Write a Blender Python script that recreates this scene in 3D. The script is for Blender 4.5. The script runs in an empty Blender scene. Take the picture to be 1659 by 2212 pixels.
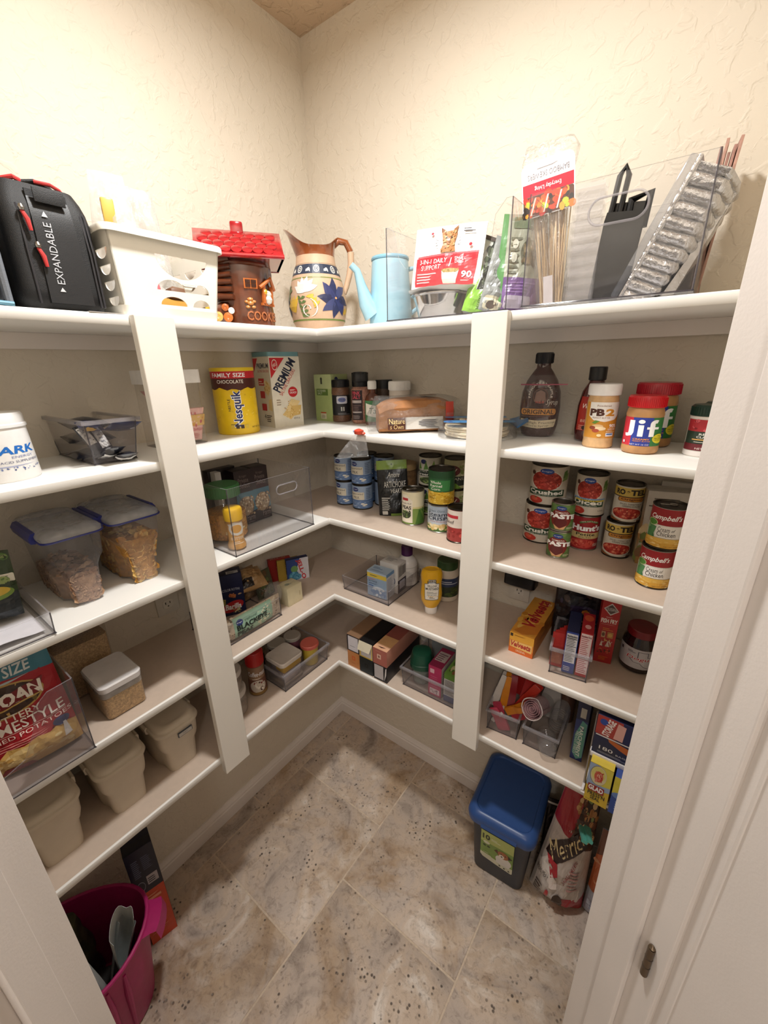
import bpy, bmesh, math, random
from mathutils import Vector, Matrix
R = random.Random(7)
PI = math.pi
S = bpy.context.scene
COL = S.collection

# ------------------------------------------------------------ camera, world, light, exposure
cd = bpy.data.cameras.new('camera'); cam = bpy.data.objects.new('camera', cd); COL.objects.link(cam)
cd.sensor_fit = 'VERTICAL'; cd.sensor_height = 36.0; cd.lens = 888.57 * 36.0 / 2212.0; cd.clip_start = 0.01
_p, _y, _r = 0.3436, 2.2150, -0.0208
_fw = Vector((math.cos(_y) * math.cos(_p), math.sin(_y) * math.cos(_p), -math.sin(_p)))
_rt = Vector((math.sin(_y), -math.cos(_y), 0)); _up = _rt.cross(_fw)
_r2 = _rt * math.cos(_r) + _up * math.sin(_r); _u2 = -_rt * math.sin(_r) + _up * math.cos(_r)
cam.matrix_world = Matrix(((_r2.x, _u2.x, -_fw.x, 1.2682), (_r2.y, _u2.y, -_fw.y, -1.2684), (_r2.z, _u2.z, -_fw.z, 1.7790), (0, 0, 0, 1)))
S.camera = cam

w = bpy.data.worlds.new('room_beyond'); S.world = w; w.use_nodes = True
w.node_tree.nodes['Background'].inputs[0].default_value = (1.0, 0.95, 0.90, 1)
w.node_tree.nodes['Background'].inputs[1].default_value = 0.18

def lamp(name, kind, loc, power, color, size, rot=None):
    l = bpy.data.lights.new(name, kind); l.energy = power; l.color = color
    if kind == 'AREA':
        l.shape = 'DISK'; l.size = size
    else:
        l.shadow_soft_size = size
    o = bpy.data.objects.new(name, l); o.location = loc; COL.objects.link(o)
    if rot: o.rotation_euler = rot
    return o
lamp('pantry_ceiling_lamp', 'AREA', (0.725, -0.725, 2.715), 21.5, (1.0, 0.985, 0.96), 0.13)
lamp('jamb_fill_light', 'POINT', (1.62, -2.30, 2.60), 36.0, (1.0, 0.975, 0.945), 0.12)  # added fill lamp outside the doorway, brightens the jambs and open door
lamp('kitchen_island_light', 'POINT', (2.55, -2.45, 2.60), 26.0, (1.0, 0.975, 0.945), 0.10)
S.view_settings.view_transform = 'Standard'
try: S.view_settings.look = 'None'
except Exception: pass
S.view_settings.exposure = 0.0; S.view_settings.gamma = 1.0; S.view_settings.use_curve_mapping = False
S.cycles.max_bounces = 10; S.cycles.transparent_max_bounces = 32; S.cycles.diffuse_bounces = 5
S.cycles.glossy_bounces = 4; S.cycles.transmission_bounces = 6
S.cycles.caustics_reflective = False; S.cycles.caustics_refractive = False
S.cycles.use_denoising = True

# ------------------------------------------------------------ materials
def lin(h):
    h = h.lstrip('#'); h = ''.join(c + c for c in h) if len(h) == 3 else h; v = [int(h[i:i + 2], 16) / 255 for i in (0, 2, 4)]
    return tuple((c / 12.92 if c <= 0.04045 else ((c + 0.055) / 1.055) ** 2.4) for c in v) + (1,)
_M = {}
def nd(nt, t, **k):
    n = nt.nodes.new(t)
    for a, b in k.items():
        if a.startswith('i_'):
            n.inputs[int(a[2:]) if a[2:].isdigit() else a[2:].replace('_', ' ')].default_value = b
        else: setattr(n, a, b)
    return n
def P(h, rough=.45, metal=0.0, noise=.05, scale=40, bump=0.0, bscale=200, name=None, coat=0, sss=0):
    """opaque paint / paper / plastic: base colour with a little procedural mottling"""
    key = (h, rough, metal, noise, scale, bump, bscale, coat, sss)
    if key in _M: return _M[key]
    m = bpy.data.materials.new(name or 'm_' + h.lstrip('#')); m.use_nodes = True; nt = m.node_tree
    b = nt.nodes['Principled BSDF']; c = lin(h)
    b.inputs['Roughness'].default_value = rough; b.inputs['Metallic'].default_value = metal
    if coat: b.inputs['Coat Weight'].default_value = coat; b.inputs['Coat Roughness'].default_value = .08
    tc = nd(nt, 'ShaderNodeTexCoord')
    n = nd(nt, 'ShaderNodeTexNoise'); n.inputs['Scale'].default_value = scale; n.inputs['Detail'].default_value = 3
    nt.links.new(tc.outputs['Object'], n.inputs['Vector'])
    cr = nd(nt, 'ShaderNodeValToRGB')
    cr.color_ramp.elements[0].position = .3; cr.color_ramp.elements[1].position = .7
    cr.color_ramp.elements[0].color = tuple(x * (1 - noise) for x in c[:3]) + (1,)
    cr.color_ramp.elements[1].color = tuple(min(1, x * (1 + noise)) for x in c[:3]) + (1,)
    nt.links.new(n.outputs['Fac'], cr.inputs[0]); nt.links.new(cr.outputs[0], b.inputs['Base Color'])
    if bump:
        n2 = nd(nt, 'ShaderNodeTexNoise'); n2.inputs['Scale'].default_value = bscale; n2.inputs['Detail'].default_value = 4
        nt.links.new(tc.outputs['Object'], n2.inputs['Vector'])
        bp = nd(nt, 'ShaderNodeBump'); bp.inputs['Strength'].default_value = bump; bp.inputs['Distance'].default_value = .004
        nt.links.new(n2.outputs['Fac'], bp.inputs['Height']); nt.links.new(bp.outputs[0], b.inputs['Normal'])
    _M[key] = m; return m
def CL(h='e6e2e6', trans=.9, rough=.04, name=None, haze=0.03, ior=1.4, bump=0):
    """thin clear plastic: mostly see-through, mirror-like at grazing angles, slightly hazy"""
    key = ('CL', h, trans, rough, haze, ior, bump)
    if key in _M: return _M[key]
    m = bpy.data.materials.new(name or 'clear_' + h); m.use_nodes = True; nt = m.node_tree
    nt.nodes.remove(nt.nodes['Principled BSDF']); out = nt.nodes['Material Output']
    t = nd(nt, 'ShaderNodeBsdfTransparent'); c = lin(h); t.inputs[0].default_value = tuple((1 - (1 - x) * .12) * trans for x in c[:3]) + (1,)
    g = nd(nt, 'ShaderNodeBsdfGlossy'); g.inputs['Roughness'].default_value = rough
    d = nd(nt, 'ShaderNodeBsdfDiffuse'); d.inputs[0].default_value = c
    lw = nd(nt, 'ShaderNodeLayerWeight'); lw.inputs[0].default_value = .5
    pw = nd(nt, 'ShaderNodeMath', operation='POWER'); pw.inputs[1].default_value = 4.0; nt.links.new(lw.outputs['Facing'], pw.inputs[0])
    f = nd(nt, 'ShaderNodeMath', operation='MULTIPLY_ADD'); f.inputs[1].default_value = .55; f.inputs[2].default_value = (ior - 1) ** 2 * .13; nt.links.new(pw.outputs[0], f.inputs[0])
    m1 = nd(nt, 'ShaderNodeMixShader'); m2 = nd(nt, 'ShaderNodeMixShader'); m1.inputs[0].default_value = haze
    tc = nd(nt, 'ShaderNodeTexCoord'); n = nd(nt, 'ShaderNodeTexNoise'); n.inputs['Scale'].default_value = 30
    mr = nd(nt, 'ShaderNodeMapRange'); mr.inputs[3].default_value = haze * .5; mr.inputs[4].default_value = haze * 1.5
    nt.links.new(tc.outputs['Object'], n.inputs['Vector']); nt.links.new(n.outputs['Fac'], mr.inputs[0]); nt.links.new(mr.outputs[0], m1.inputs[0])
    nt.links.new(t.outputs[0], m1.inputs[1]); nt.links.new(d.outputs[0], m1.inputs[2])
    nt.links.new(f.outputs[0], m2.inputs[0]); nt.links.new(m1.outputs[0], m2.inputs[1]); nt.links.new(g.outputs[0], m2.inputs[2])
    if bump:
        n2 = nd(nt, 'ShaderNodeTexNoise'); n2.inputs['Scale'].default_value = 60; n2.inputs['Detail'].default_value = 5; n2.inputs['Distortion'].default_value = 1.5
        nt.links.new(tc.outputs['Object'], n2.inputs['Vector'])
        bp = nd(nt, 'ShaderNodeBump'); bp.inputs['Strength'].default_value = bump; bp.inputs['Distance'].default_value = .01
        nt.links.new(n2.outputs['Fac'], bp.inputs['Height'])
        nt.links.new(bp.outputs[0], g.inputs['Normal']); nt.links.new(bp.outputs[0], lw.inputs['Normal'])
    nt.links.new(m2.outputs[0], out.inputs[0]); _M[key] = m; return m

def mat_wall(name, h, strength, h2):
    m = bpy.data.materials.new(name); m.use_nodes = True; nt = m.node_tree; b = nt.nodes['Principled BSDF']
    b.inputs['Roughness'].default_value = .75; b.inputs['Specular IOR Level'].default_value = .25
    tc = nd(nt, 'ShaderNodeTexCoord'); g = nd(nt, 'ShaderNodeNewGeometry')
    n = nd(nt, 'ShaderNodeTexNoise'); n.inputs['Scale'].default_value = 33; n.inputs['Detail'].default_value = 3; n.inputs['Distortion'].default_value = .6
    nt.links.new(g.outputs['Position'], n.inputs['Vector'])
    cr = nd(nt, 'ShaderNodeValToRGB'); e = cr.color_ramp.elements
    e[0].position = .50; e[0].color = (0, 0, 0, 1); e[1].position = .60; e[1].color = (1, 1, 1, 1)
    nt.links.new(n.outputs['Fac'], cr.inputs[0])
    n2 = nd(nt, 'ShaderNodeTexNoise'); n2.inputs['Scale'].default_value = 150; n2.inputs['Detail'].default_value = 2
    nt.links.new(g.outputs['Position'], n2.inputs['Vector'])
    ad = nd(nt, 'ShaderNodeMath', operation='MULTIPLY_ADD'); ad.inputs[1].default_value = .25
    nt.links.new(n2.outputs['Fac'], ad.inputs[0]); nt.links.new(cr.outputs[0], ad.inputs[2])
    bp = nd(nt, 'ShaderNodeBump'); bp.inputs['Strength'].default_value = strength; bp.inputs['Distance'].default_value = .0022
    nt.links.new(ad.outputs[0], bp.inputs['Height']); nt.links.new(bp.outputs[0], b.inputs['Normal'])
    n3 = nd(nt, 'ShaderNodeTexNoise'); n3.inputs['Scale'].default_value = 3
    nt.links.new(g.outputs['Position'], n3.inputs['Vector'])
    mx = nd(nt, 'ShaderNodeMix', data_type='RGBA'); mx.inputs[6].default_value = lin(h); mx.inputs[7].default_value = lin(h2)
    nt.links.new(n3.outputs['Fac'], mx.inputs[0]); nt.links.new(mx.outputs[2], b.inputs['Base Color'])
    return m
def mat_tile():
    m = bpy.data.materials.new('stone_tile'); m.use_nodes = True; nt = m.node_tree; b = nt.nodes['Principled BSDF']
    g = nd(nt, 'ShaderNodeNewGeometry'); oi = nd(nt, 'ShaderNodeObjectInfo')
    of = nd(nt, 'ShaderNodeVectorMath', operation='SCALE'); of.inputs['Scale'].default_value = 7.0
    cx = nd(nt, 'ShaderNodeCombineXYZ'); nt.links.new(oi.outputs['Random'], cx.inputs[2]); nt.links.new(cx.outputs[0], of.inputs[0])
    av = nd(nt, 'ShaderNodeVectorMath', operation='ADD'); nt.links.new(g.outputs['Position'], av.inputs[0]); nt.links.new(of.outputs[0], av.inputs[1])
    def noise(sc, det, dist=0, rough=.6):
        n = nd(nt, 'ShaderNodeTexNoise'); n.inputs['Scale'].default_value = sc; n.inputs['Detail'].default_value = det
        n.inputs['Distortion'].default_value = dist; n.inputs['Roughness'].default_value = rough
        nt.links.new(av.outputs[0], n.inputs['Vector']); return n
    def ramp(src, stops):
        cr = nd(nt, 'ShaderNodeValToRGB'); el = cr.color_ramp.elements
        while len(el) < len(stops): el.new(.5)
        for e, (p, c) in zip(el, stops): e.position = p; e.color = c if not isinstance(c, str) else lin(c)
        nt.links.new(src, cr.inputs[0]); return cr
    def mix(f, a, c, t='MIX'):
        x = nd(nt, 'ShaderNodeMix', data_type='RGBA', blend_type=t)
        if isinstance(f, float): x.inputs[0].default_value = f
        else: nt.links.new(f, x.inputs[0])
        nt.links.new(a, x.inputs[6]); nt.links.new(c, x.inputs[7]); return x.outputs[2]
    base = ramp(noise(4.5, 8, 1.6).outputs['Fac'], [(.30, '93867b'), (.44, 'bcada0'), (.56, 'c6b3a0'), (.70, 'ded5cb')])
    tan = ramp(noise(3.0, 5, 1.2).outputs['Fac'], [(.52, (0, 0, 0, 1)), (.66, (.75, .75, .75, 1))])
    warm = ramp(noise(14, 5, .8).outputs['Fac'], [(.3, '8d7153'), (.7, 'b89c7a')])
    c = mix(tan.outputs[0], base.outputs[0], warm.outputs[0])
    fine = ramp(noise(46, 7, 1.0, .7).outputs['Fac'], [(.33, (.55, .52, .50, 1)), (.5, (1, 1, 1, 1)), (.7, (1.0, 1.0, 1.0, 1))])
    c = mix(.75, c, fine.outputs[0], 'MULTIPLY')
    v = nd(nt, 'ShaderNodeTexVoronoi'); v.inputs['Scale'].default_value = 62; nt.links.new(av.outputs[0], v.inputs['Vector'])
    pit = ramp(v.outputs['Distance'], [(.16, (1, 1, 1, 1)), (.30, (0, 0, 0, 1))])
    pm = ramp(noise(9, 3, .5).outputs['Fac'], [(.50, (0, 0, 0, 1)), (.62, (1, 1, 1, 1))])
    pf = nd(nt, 'ShaderNodeMath', operation='MULTIPLY'); nt.links.new(pit.outputs[0], pf.inputs[0]); nt.links.new(pm.outputs[0], pf.inputs[1])
    dark = nd(nt, 'ShaderNodeRGB'); dark.outputs[0].default_value = lin('5b5048')
    c = mix(pf.outputs[0], c, dark.outputs[0])
    nt.links.new(c, b.inputs['Base Color']); b.inputs['Roughness'].default_value = .5
    hs = nd(nt, 'ShaderNodeMath', operation='SUBTRACT'); nt.links.new(noise(30, 6, 1).outputs['Fac'], hs.inputs[0]); nt.links.new(pf.outputs[0], hs.inputs[1])
    bp = nd(nt, 'ShaderNodeBump'); bp.inputs['Strength'].default_value = .5; bp.inputs['Distance'].default_value = .003
    nt.links.new(hs.outputs[0], bp.inputs['Height']); nt.links.new(bp.outputs[0], b.inputs['Normal'])
    return m
WALL = mat_wall('cream_wall', 'd2c8b7', .46, 'd7cebf')
CEIL = mat_wall('tan_ceiling', 'c4ad93', .9, 'c8b298')
TRIM = P('e6e1d8', .35, noise=.015, scale=6, bump=.06, bscale=60, name='white_trim')
TRIMW = P('e4dcd5', .45, noise=.03, scale=5, bump=.05, bscale=300, name='cream_trim')
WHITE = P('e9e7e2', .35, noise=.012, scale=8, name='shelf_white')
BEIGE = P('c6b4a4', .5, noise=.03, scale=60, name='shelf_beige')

# ------------------------------------------------------------ mesh helpers
class B:
    """collects shapes into one mesh object with material slots"""
    def __init__(s): s.v = []; s.f = []; s.m = []; s.mats = []
    def mi(s, m):
        if m not in s.mats: s.mats.append(m)
        return s.mats.index(m)
    def add(s, vs, fs, m):
        o = len(s.v); s.v += [tuple(x) for x in vs]; k = s.mi(m)
        for f in fs: s.f.append([i + o for i in f]); s.m.append(k)
        return s
    def bm(s, bm, m, M=None):
        bm.verts.index_update()
        s.add([(M @ v.co) if M else v.co for v in bm.verts], [[v.index for v in f.verts] for f in bm.faces], m); bm.free(); return s
    def box(s, x0, y0, z0, x1, y1, z1, m, bev=0, seg=2, M=None):
        bm = bmesh.new(); bmesh.ops.create_cube(bm, size=1)
        for v in bm.verts:
            v.co = Vector(((x0 + x1) / 2 + v.co.x * (x1 - x0), (y0 + y1) / 2 + v.co.y * (y1 - y0), (z0 + z1) / 2 + v.co.z * (z1 - z0)))
        if bev: bmesh.ops.bevel(bm, geom=bm.edges[:], offset=bev, segments=seg, profile=.5, affect='EDGES')
        return s.bm(bm, m, M)
    def lathe(s, prof, m, n=40, sx=1, sy=1, cx=0, cy=0, cap=True, sq=2.0, M=None):
        """prof: [(r, z)]; sq > 2 gives a squircle section"""
        vs = []; fs = []
        for r, z in prof:
            for i in range(n):
                a = 2 * PI * i / n; c, q = math.cos(a), math.sin(a)
                k = 1.0 if sq == 2 else (abs(c) ** sq + abs(q) ** sq) ** (-1 / sq)
                v = Vector((cx + r * k * c * sx, cy + r * k * q * sy, z)); vs.append(M @ v if M else v)
        for j in range(len(prof) - 1):
            for i in range(n):
                i2 = (i + 1) % n; fs.append([j * n + i, j * n + i2, (j + 1) * n + i2, (j + 1) * n + i])
        if cap:
            fs.append(list(range(n))[::-1]); fs.append([(len(prof) - 1) * n + i for i in range(n)])
        return s.add(vs, fs, m)
    def loft(s, rings, m, cap=True, closed=True):
        n = len(rings[0]); vs = [p for r in rings for p in r]; fs = []
        for j in range(len(rings) - 1):
            for i in range(n if closed else n - 1):
                i2 = (i + 1) % n; fs.append([j * n + i, j * n + i2, (j + 1) * n + i2, (j + 1) * n + i])
        if cap: fs.append(list(range(n))[::-1]); fs.append([(len(rings) - 1) * n + i for i in range(n)])
        return s.add(vs, fs, m)
    def tube(s, pts, r, m, n=8, closed=False):
        pts = [Vector(p) for p in pts]; rings = []; N = len(pts); up = None
        for i, p in enumerate(pts):
            a = pts[(i - 1) % N] if (closed or i) else p; b = pts[(i + 1) % N] if (closed or i < N - 1) else p
            t = (b - a).normalized()
            if up is None: up = t.orthogonal().normalized()
            up = (up - t * up.dot(t)).normalized(); q = t.cross(up)
            rr = r[i] if isinstance(r, (list, tuple)) else r
            rings.append([p + (up * math.cos(2 * PI * k / n) + q * math.sin(2 * PI * k / n)) * rr for k in range(n)])
        if closed: rings.append(rings[0])
        return s.loft(rings, m, cap=not closed)
    def plate(s, outer, holes, t, m, F, me=None):
        """2-D outline with holes, thickness t; F maps (u, v, w) to a point"""
        bm = bmesh.new()
        for loop in [outer] + list(holes):
            vs = [bm.verts.new((u, v, 0)) for u, v in loop]
            for a, b in zip(vs, vs[1:] + vs[:1]): bm.edges.new((a, b))
        bmesh.ops.triangle_fill(bm, edges=bm.edges[:], use_beauty=True); bm.verts.index_update()
        fs = [[v.index for v in f.verts] for f in bm.faces]; P2 = [(v.co.x, v.co.y) for v in bm.verts]; bm.free()
        n = len(P2); s.add([F(u, v, 0) for u, v in P2] + [F(u, v, t) for u, v in P2], fs + [[i + n for i in f[::-1]] for f in fs], m)
        for loop in [outer] + list(holes):
            k = len(loop)
            s.add([F(u, v, 0) for u, v in loop] + [F(u, v, t) for u, v in loop], [[i, (i + 1) % k, (i + 1) % k + k, i + k] for i in range(k)], me or m)
        return s
    def done(s, name, parent=None, smooth=35, loc=None, rz=0):
        me = bpy.data.meshes.new(name); me.from_pydata(s.v, [], s.f)
        for m in s.mats: me.materials.append(m)
        me.polygons.foreach_set('material_index', s.m)
        bm = bmesh.new(); bm.from_mesh(me); bmesh.ops.remove_doubles(bm, verts=bm.verts, dist=1e-6); bmesh.ops.recalc_face_normals(bm, faces=bm.faces)
        if smooth:
            a = math.radians(smooth)
            for f in bm.faces: f.smooth = True
            for e in bm.edges:
                if len(e.link_faces) != 2 or e.calc_face_angle(0) > a: e.smooth = False
        bm.to_mesh(me); bm.free()
        o = bpy.data.objects.new(name, me); COL.objects.link(o)
        if parent: o.parent = parent
        if loc: o.location = loc
        if rz: o.rotation_euler = (0, 0, rz)
        return o
def noisy(o, amp, sc=30, seed=0):
    """crumple a mesh a little"""
    from mathutils import noise
    for v in o.data.vertices:
        q = v.co * sc + Vector((seed * 3.1, seed * 1.7, 0)); v.co += Vector((noise.noise(q), noise.noise(q + Vector((9, 0, 0))), noise.noise(q + Vector((0, 9, 0))))) * amp
    return o
def thing(name, label, cat, loc, rz=0, group=None, tilt=None):
    o = bpy.data.objects.new(name, None); COL.objects.link(o); o.empty_display_size = .03
    o.location = loc; o.rotation_euler = tilt if tilt else (0, 0, math.radians(rz))
    o['label'] = label; o['category'] = cat
    if group: o['group'] = group
    return o
def struct(o): o['kind'] = 'structure'; return o
def rrect(x0, y0, x1, y1, r, n=5):
    pts = []
    for cx, cy, a0 in ((x1 - r, y0 + r, -90), (x1 - r, y1 - r, 0), (x0 + r, y1 - r, 90), (x0 + r, y0 + r, 180)):
        for k in range(n + 1):
            a = math.radians(a0 + 90 * k / n); pts.append((cx + r * math.cos(a), cy + r * math.sin(a)))
    return pts
def ell(cx, cy, rx, ry, n=20, a0=0, a1=360, rot=0):
    k = n if a1 - a0 >= 360 else n + 1; o = []
    for i in range(k):
        a = math.radians(a0 + (a1 - a0) * i / n); x, y = rx * math.cos(a), ry * math.sin(a); c, q = math.cos(math.radians(rot)), math.sin(math.radians(rot))
        o.append((cx + x * c - y * q, cy + x * q + y * c))
    return o
def ring(pts, z): return [(x, y, z) for x, y in pts]
# ------------------------------------------------------------ printed matter: flat shapes and lettering laid on a surface
_T = {}
def glyphs(txt, shear=0.0, bold=0.0):
    k = (txt, shear, bold)
    if k not in _T:
        cu = bpy.data.curves.new('t', 'FONT'); cu.body = txt; cu.resolution_u = 2; cu.shear = shear; cu.offset = bold; cu.align_x = 'LEFT'
        ob = bpy.data.objects.new('t', cu); me = bpy.data.meshes.new_from_object(ob)
        vs = [(v.co.x, v.co.y) for v in me.vertices]; fs = [list(p.vertices) for p in me.polygons]
        bpy.data.objects.remove(ob); bpy.data.curves.remove(cu); bpy.data.meshes.remove(me)
        x0 = min(v[0] for v in vs); x1 = max(v[0] for v in vs); y0 = min(v[1] for v in vs); y1 = max(v[1] for v in vs)
        _T[k] = ([((x - x0) / (x1 - x0), (y - y0) / (y1 - y0)) for x, y in vs], fs)
    return _T[k]
def flat(o, ux, uy):
    o, ux, uy = Vector(o), Vector(ux), Vector(uy); n = ux.cross(uy).normalized()
    f = lambda u, v, w: o + ux * u + uy * v + n * w
    f.cut = None; return f
def front(x0, x1, y, z0, z1): return flat((x0, y, z0), (x1 - x0, 0, 0), (0, 0, z1 - z0))
def rightside(x, y0, y1, z0, z1): return flat((x, y0, z0), (0, y1 - y0, 0), (0, 0, z1 - z0))
def leftside(x, y0, y1, z0, z1): return flat((x, y1, z0), (0, y0 - y1, 0), (0, 0, z1 - z0))
def topside(x0, x1, y0, y1, z): return flat((x0, y0, z), (x1 - x0, 0, 0), (0, y1 - y0, 0))
def cyl(r, z0, z1, span=180, mid=0, rtop=None, sy=1.0, cx=0, cy=0):
    """label wrapped round an upright can; u = .5 faces -y, turned by mid degrees"""
    def f(u, v, w):
        a = math.radians((u - .5) * span + mid); rr = (r if rtop is None else r + (rtop - r) * v) + w
        return Vector((cx + rr * math.sin(a), cy - rr * sy * math.cos(a), z0 + (z1 - z0) * v))
    f.cut = 9.0 / span; return f
def deco(parent, surf, items, name='label', lift=.0004, rough=.45):
    b = B(); st = min(getattr(surf, 'step', .0001), getattr(surf, 'step', .00007) * 20 / max(1, len(items)))
    for li, it in enumerate(items):
        k = it[0]; col = it[-1]; opt = {}
        if isinstance(col, dict): opt = col; col = it[-2]
        if k == 'r': polys = ([(it[1], it[2]), (it[3], it[2]), (it[3], it[4]), (it[1], it[4])], [[0, 1, 2, 3]])
        elif k == 'e':
            p = ell(it[1], it[2], it[3], it[4], 22, rot=opt.get('rot', 0)); polys = (p, [list(range(len(p)))])
        elif k == 'rr':
            p = rrect(it[1], it[2], it[3], it[4], it[5]); polys = (p, [list(range(len(p)))])
        elif k == 'p': polys = (list(it[1]), [list(range(len(it[1])))])
        elif k == 't':
            x0, y0, x1, y1 = it[2:6]; g, fs = glyphs(it[1], opt.get('shear', 0), opt.get('bold', 0)); r = math.radians(opt.get('rot', 0))
            if r:
                asp = opt.get('asp', 1.0); cx, cy = (x0 + x1) / 2, (y0 + y1) / 2; c, q = math.cos(r), math.sin(r)
                pts = []
                for gx, gy in g:
                    a, bb = (gx - .5) * (x1 - x0), (gy - .5) * (y1 - y0) / asp
                    pts.append((cx + a * c - bb * q, cy + (a * q + bb * c) * asp))
            else:
                arc = opt.get('arc', 0); pts = []
                for gx, gy in g: pts.append((x0 + gx * (x1 - x0), y0 + gy * (y1 - y0) + arc * (1 - (2 * gx - 1) ** 2)))
            polys = (pts, fs)
        elif k == 'ta':   # lettering round a circle: txt, cx, cy, rx, ry, height, a0, a1
            txt, cx, cy, rx, ry, h, a0, a1 = it[1:9]; g, fs = glyphs(txt, 0, opt.get('bold', 0)); pts = []
            for gx, gy in g:
                a = math.radians(a0 + (a1 - a0) * gx); pts.append((cx + (rx + h * gy) * math.cos(a), cy + (ry + h * gy * ry / rx) * math.sin(a)))
            polys = (pts, fs)
        elif k == 's':    # scatter of small blobs in a box: x0, y0, x1, y1, n, r, [colours]
            x0, y0, x1, y1, n, r, cols = it[1:8]; rr = random.Random(n * 13 + li); asp = opt.get('asp', 1.0); el = opt.get('ell')
            for q in range(n):
                x, y = rr.uniform(x0, x1), rr.uniform(y0, y1)
                if el and ((x - (x0 + x1) / 2) / ((x1 - x0) / 2)) ** 2 + ((y - (y0 + y1) / 2) / ((y1 - y0) / 2)) ** 2 > 1: continue
                s = r * rr.uniform(.6, 1.3); p = ell(x, y, s, s * asp * rr.uniform(.5, 1), 8, rot=rr.uniform(0, 180) if asp == 1 else 0)
                put(b, surf, (p, [list(range(8))]), lift + st * li + st * .5 * (q % 8) / 8, P(rr.choice(cols), opt.get('rough', rough)))
            continue
        elif k == 'l':    # rows of fine print: x0, y0, x1, y1, rows
            x0, y0, x1, y1, n = it[1:6]; rr = random.Random(n); dy = (y1 - y0) / n
            for q in range(n):
                put(b, surf, ([(x0, y0 + q * dy), (x0 + (x1 - x0) * rr.uniform(.6, 1), y0 + q * dy), (x0 + (x1 - x0) * rr.uniform(.6, 1), y0 + q * dy + dy * .45), (x0, y0 + q * dy + dy * .45)], [[0, 1, 2, 3]]), lift + st * li, P(col, rough))
            continue
        put(b, surf, polys, lift + st * li, P(col, opt.get('rough', rough), opt.get('metal', 0)))
    o = b.done(name, parent, smooth=0)
    return o
def put(b, surf, polys, w, m):
    pts, fs = polys
    if surf.cut:
        bm = bmesh.new(); vs = [bm.verts.new((x, y, 0)) for x, y in pts]
        for f in fs:
            try: bm.faces.new([vs[i] for i in f])
            except ValueError: pass
        x0 = min(p[0] for p in pts); x1 = max(p[0] for p in pts); c = surf.cut; k = math.ceil(x0 / c) * c
        while k < x1 - 1e-6:
            if k > x0 + 1e-6: bmesh.ops.bisect_plane(bm, geom=bm.verts[:] + bm.edges[:] + bm.faces[:], plane_co=(k, 0, 0), plane_no=(1, 0, 0), dist=1e-7)
            k += c
        cv = getattr(surf, 'cutv', None)
        if cv:
            for k in cv: bmesh.ops.bisect_plane(bm, geom=bm.verts[:] + bm.edges[:] + bm.faces[:], plane_co=(0, k, 0), plane_no=(0, 1, 0), dist=1e-7)
        bm.verts.index_update(); pts = [(v.co.x, v.co.y) for v in bm.verts]; fs = [[v.index for v in f.verts] for f in bm.faces]; bm.free()
    b.add([surf(x, y, w) for x, y in pts], fs, m)

# ------------------------------------------------------------ the room
X1, Y1, H = 1.46, -1.46, 2.79
K = 2.04                                                   # the door wall runs on x - y = K
def quadwall(name, pts, m, back):
    n = Vector(back); b = B(); k = len(pts)
    b.add([Vector(p) for p in pts] + [Vector(p) + n for p in pts], [list(range(k)), list(range(k, 2 * k))[::-1]] + [[i, (i + 1) % k, (i + 1) % k + k, i + k] for i in range(k)], m)
    return struct(b.done(name, None, smooth=0))
quadwall('wall_left', [(0, 0, 0), (0, -1.56, 0), (0, -1.56, H), (0, .017, H)], WALL, (-.1, 0, 0))
quadwall('wall_back', [(0, 0, 0), (1.56, 0, 0), (1.56, .017, H), (0, .017, H)], WALL, (0, .1, 0))
quadwall('wall_right', [(X1, 0, 0), (X1, X1 - K, 0), (X1, X1 - K, H), (X1, 0, H)], WALL, (.1, 0, 0))
quadwall('wall_front', [(0, Y1, 0), (K + Y1, Y1, 0), (K + Y1, Y1, H), (0, Y1, H)], WALL, (0, -.1, 0))
D45 = Vector((math.sqrt(.5), -math.sqrt(.5), 0)); T45 = Vector((math.sqrt(.5), math.sqrt(.5), 0))   # out of the door, along the door wall
O45 = Vector((K / 2, -K / 2, 0))
JR, JL, DH, WT = .365, -.3385, 2.03, .116                   # jamb positions along the door wall, door height, wall thickness
def dw(t, d, z): return O45 + T45 * t + D45 * d + Vector((0, 0, z))
def dbox(b, t0, d0, z0, t1, d1, z1, m, bev=0):
    M = Matrix(((T45.x, D45.x, 0, O45.x), (T45.y, D45.y, 0, O45.y), (0, 0, 1, 0), (0, 0, 0, 1)))
    b.box(t0, d0, z0, t1, d1, z1, m, bev, M=M); return b
struct(dbox(B(), JR + .02, .002, 0, .625, WT, H, WALL).done('wall_door_right', None, 0))
struct(dbox(B(), -.625, .002, 0, JL - .02, WT, H, WALL).done('wall_door_left', None, 0))
struct(dbox(B(), JL - .02, .002, DH + .02, JR + .02, WT, H, WALL).done('wall_door_top', None, 0))
struct(B().box(-.1, -3.6, H, 3.6, .12, H + .05, CEIL).done('ceiling', None, 0))
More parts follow.
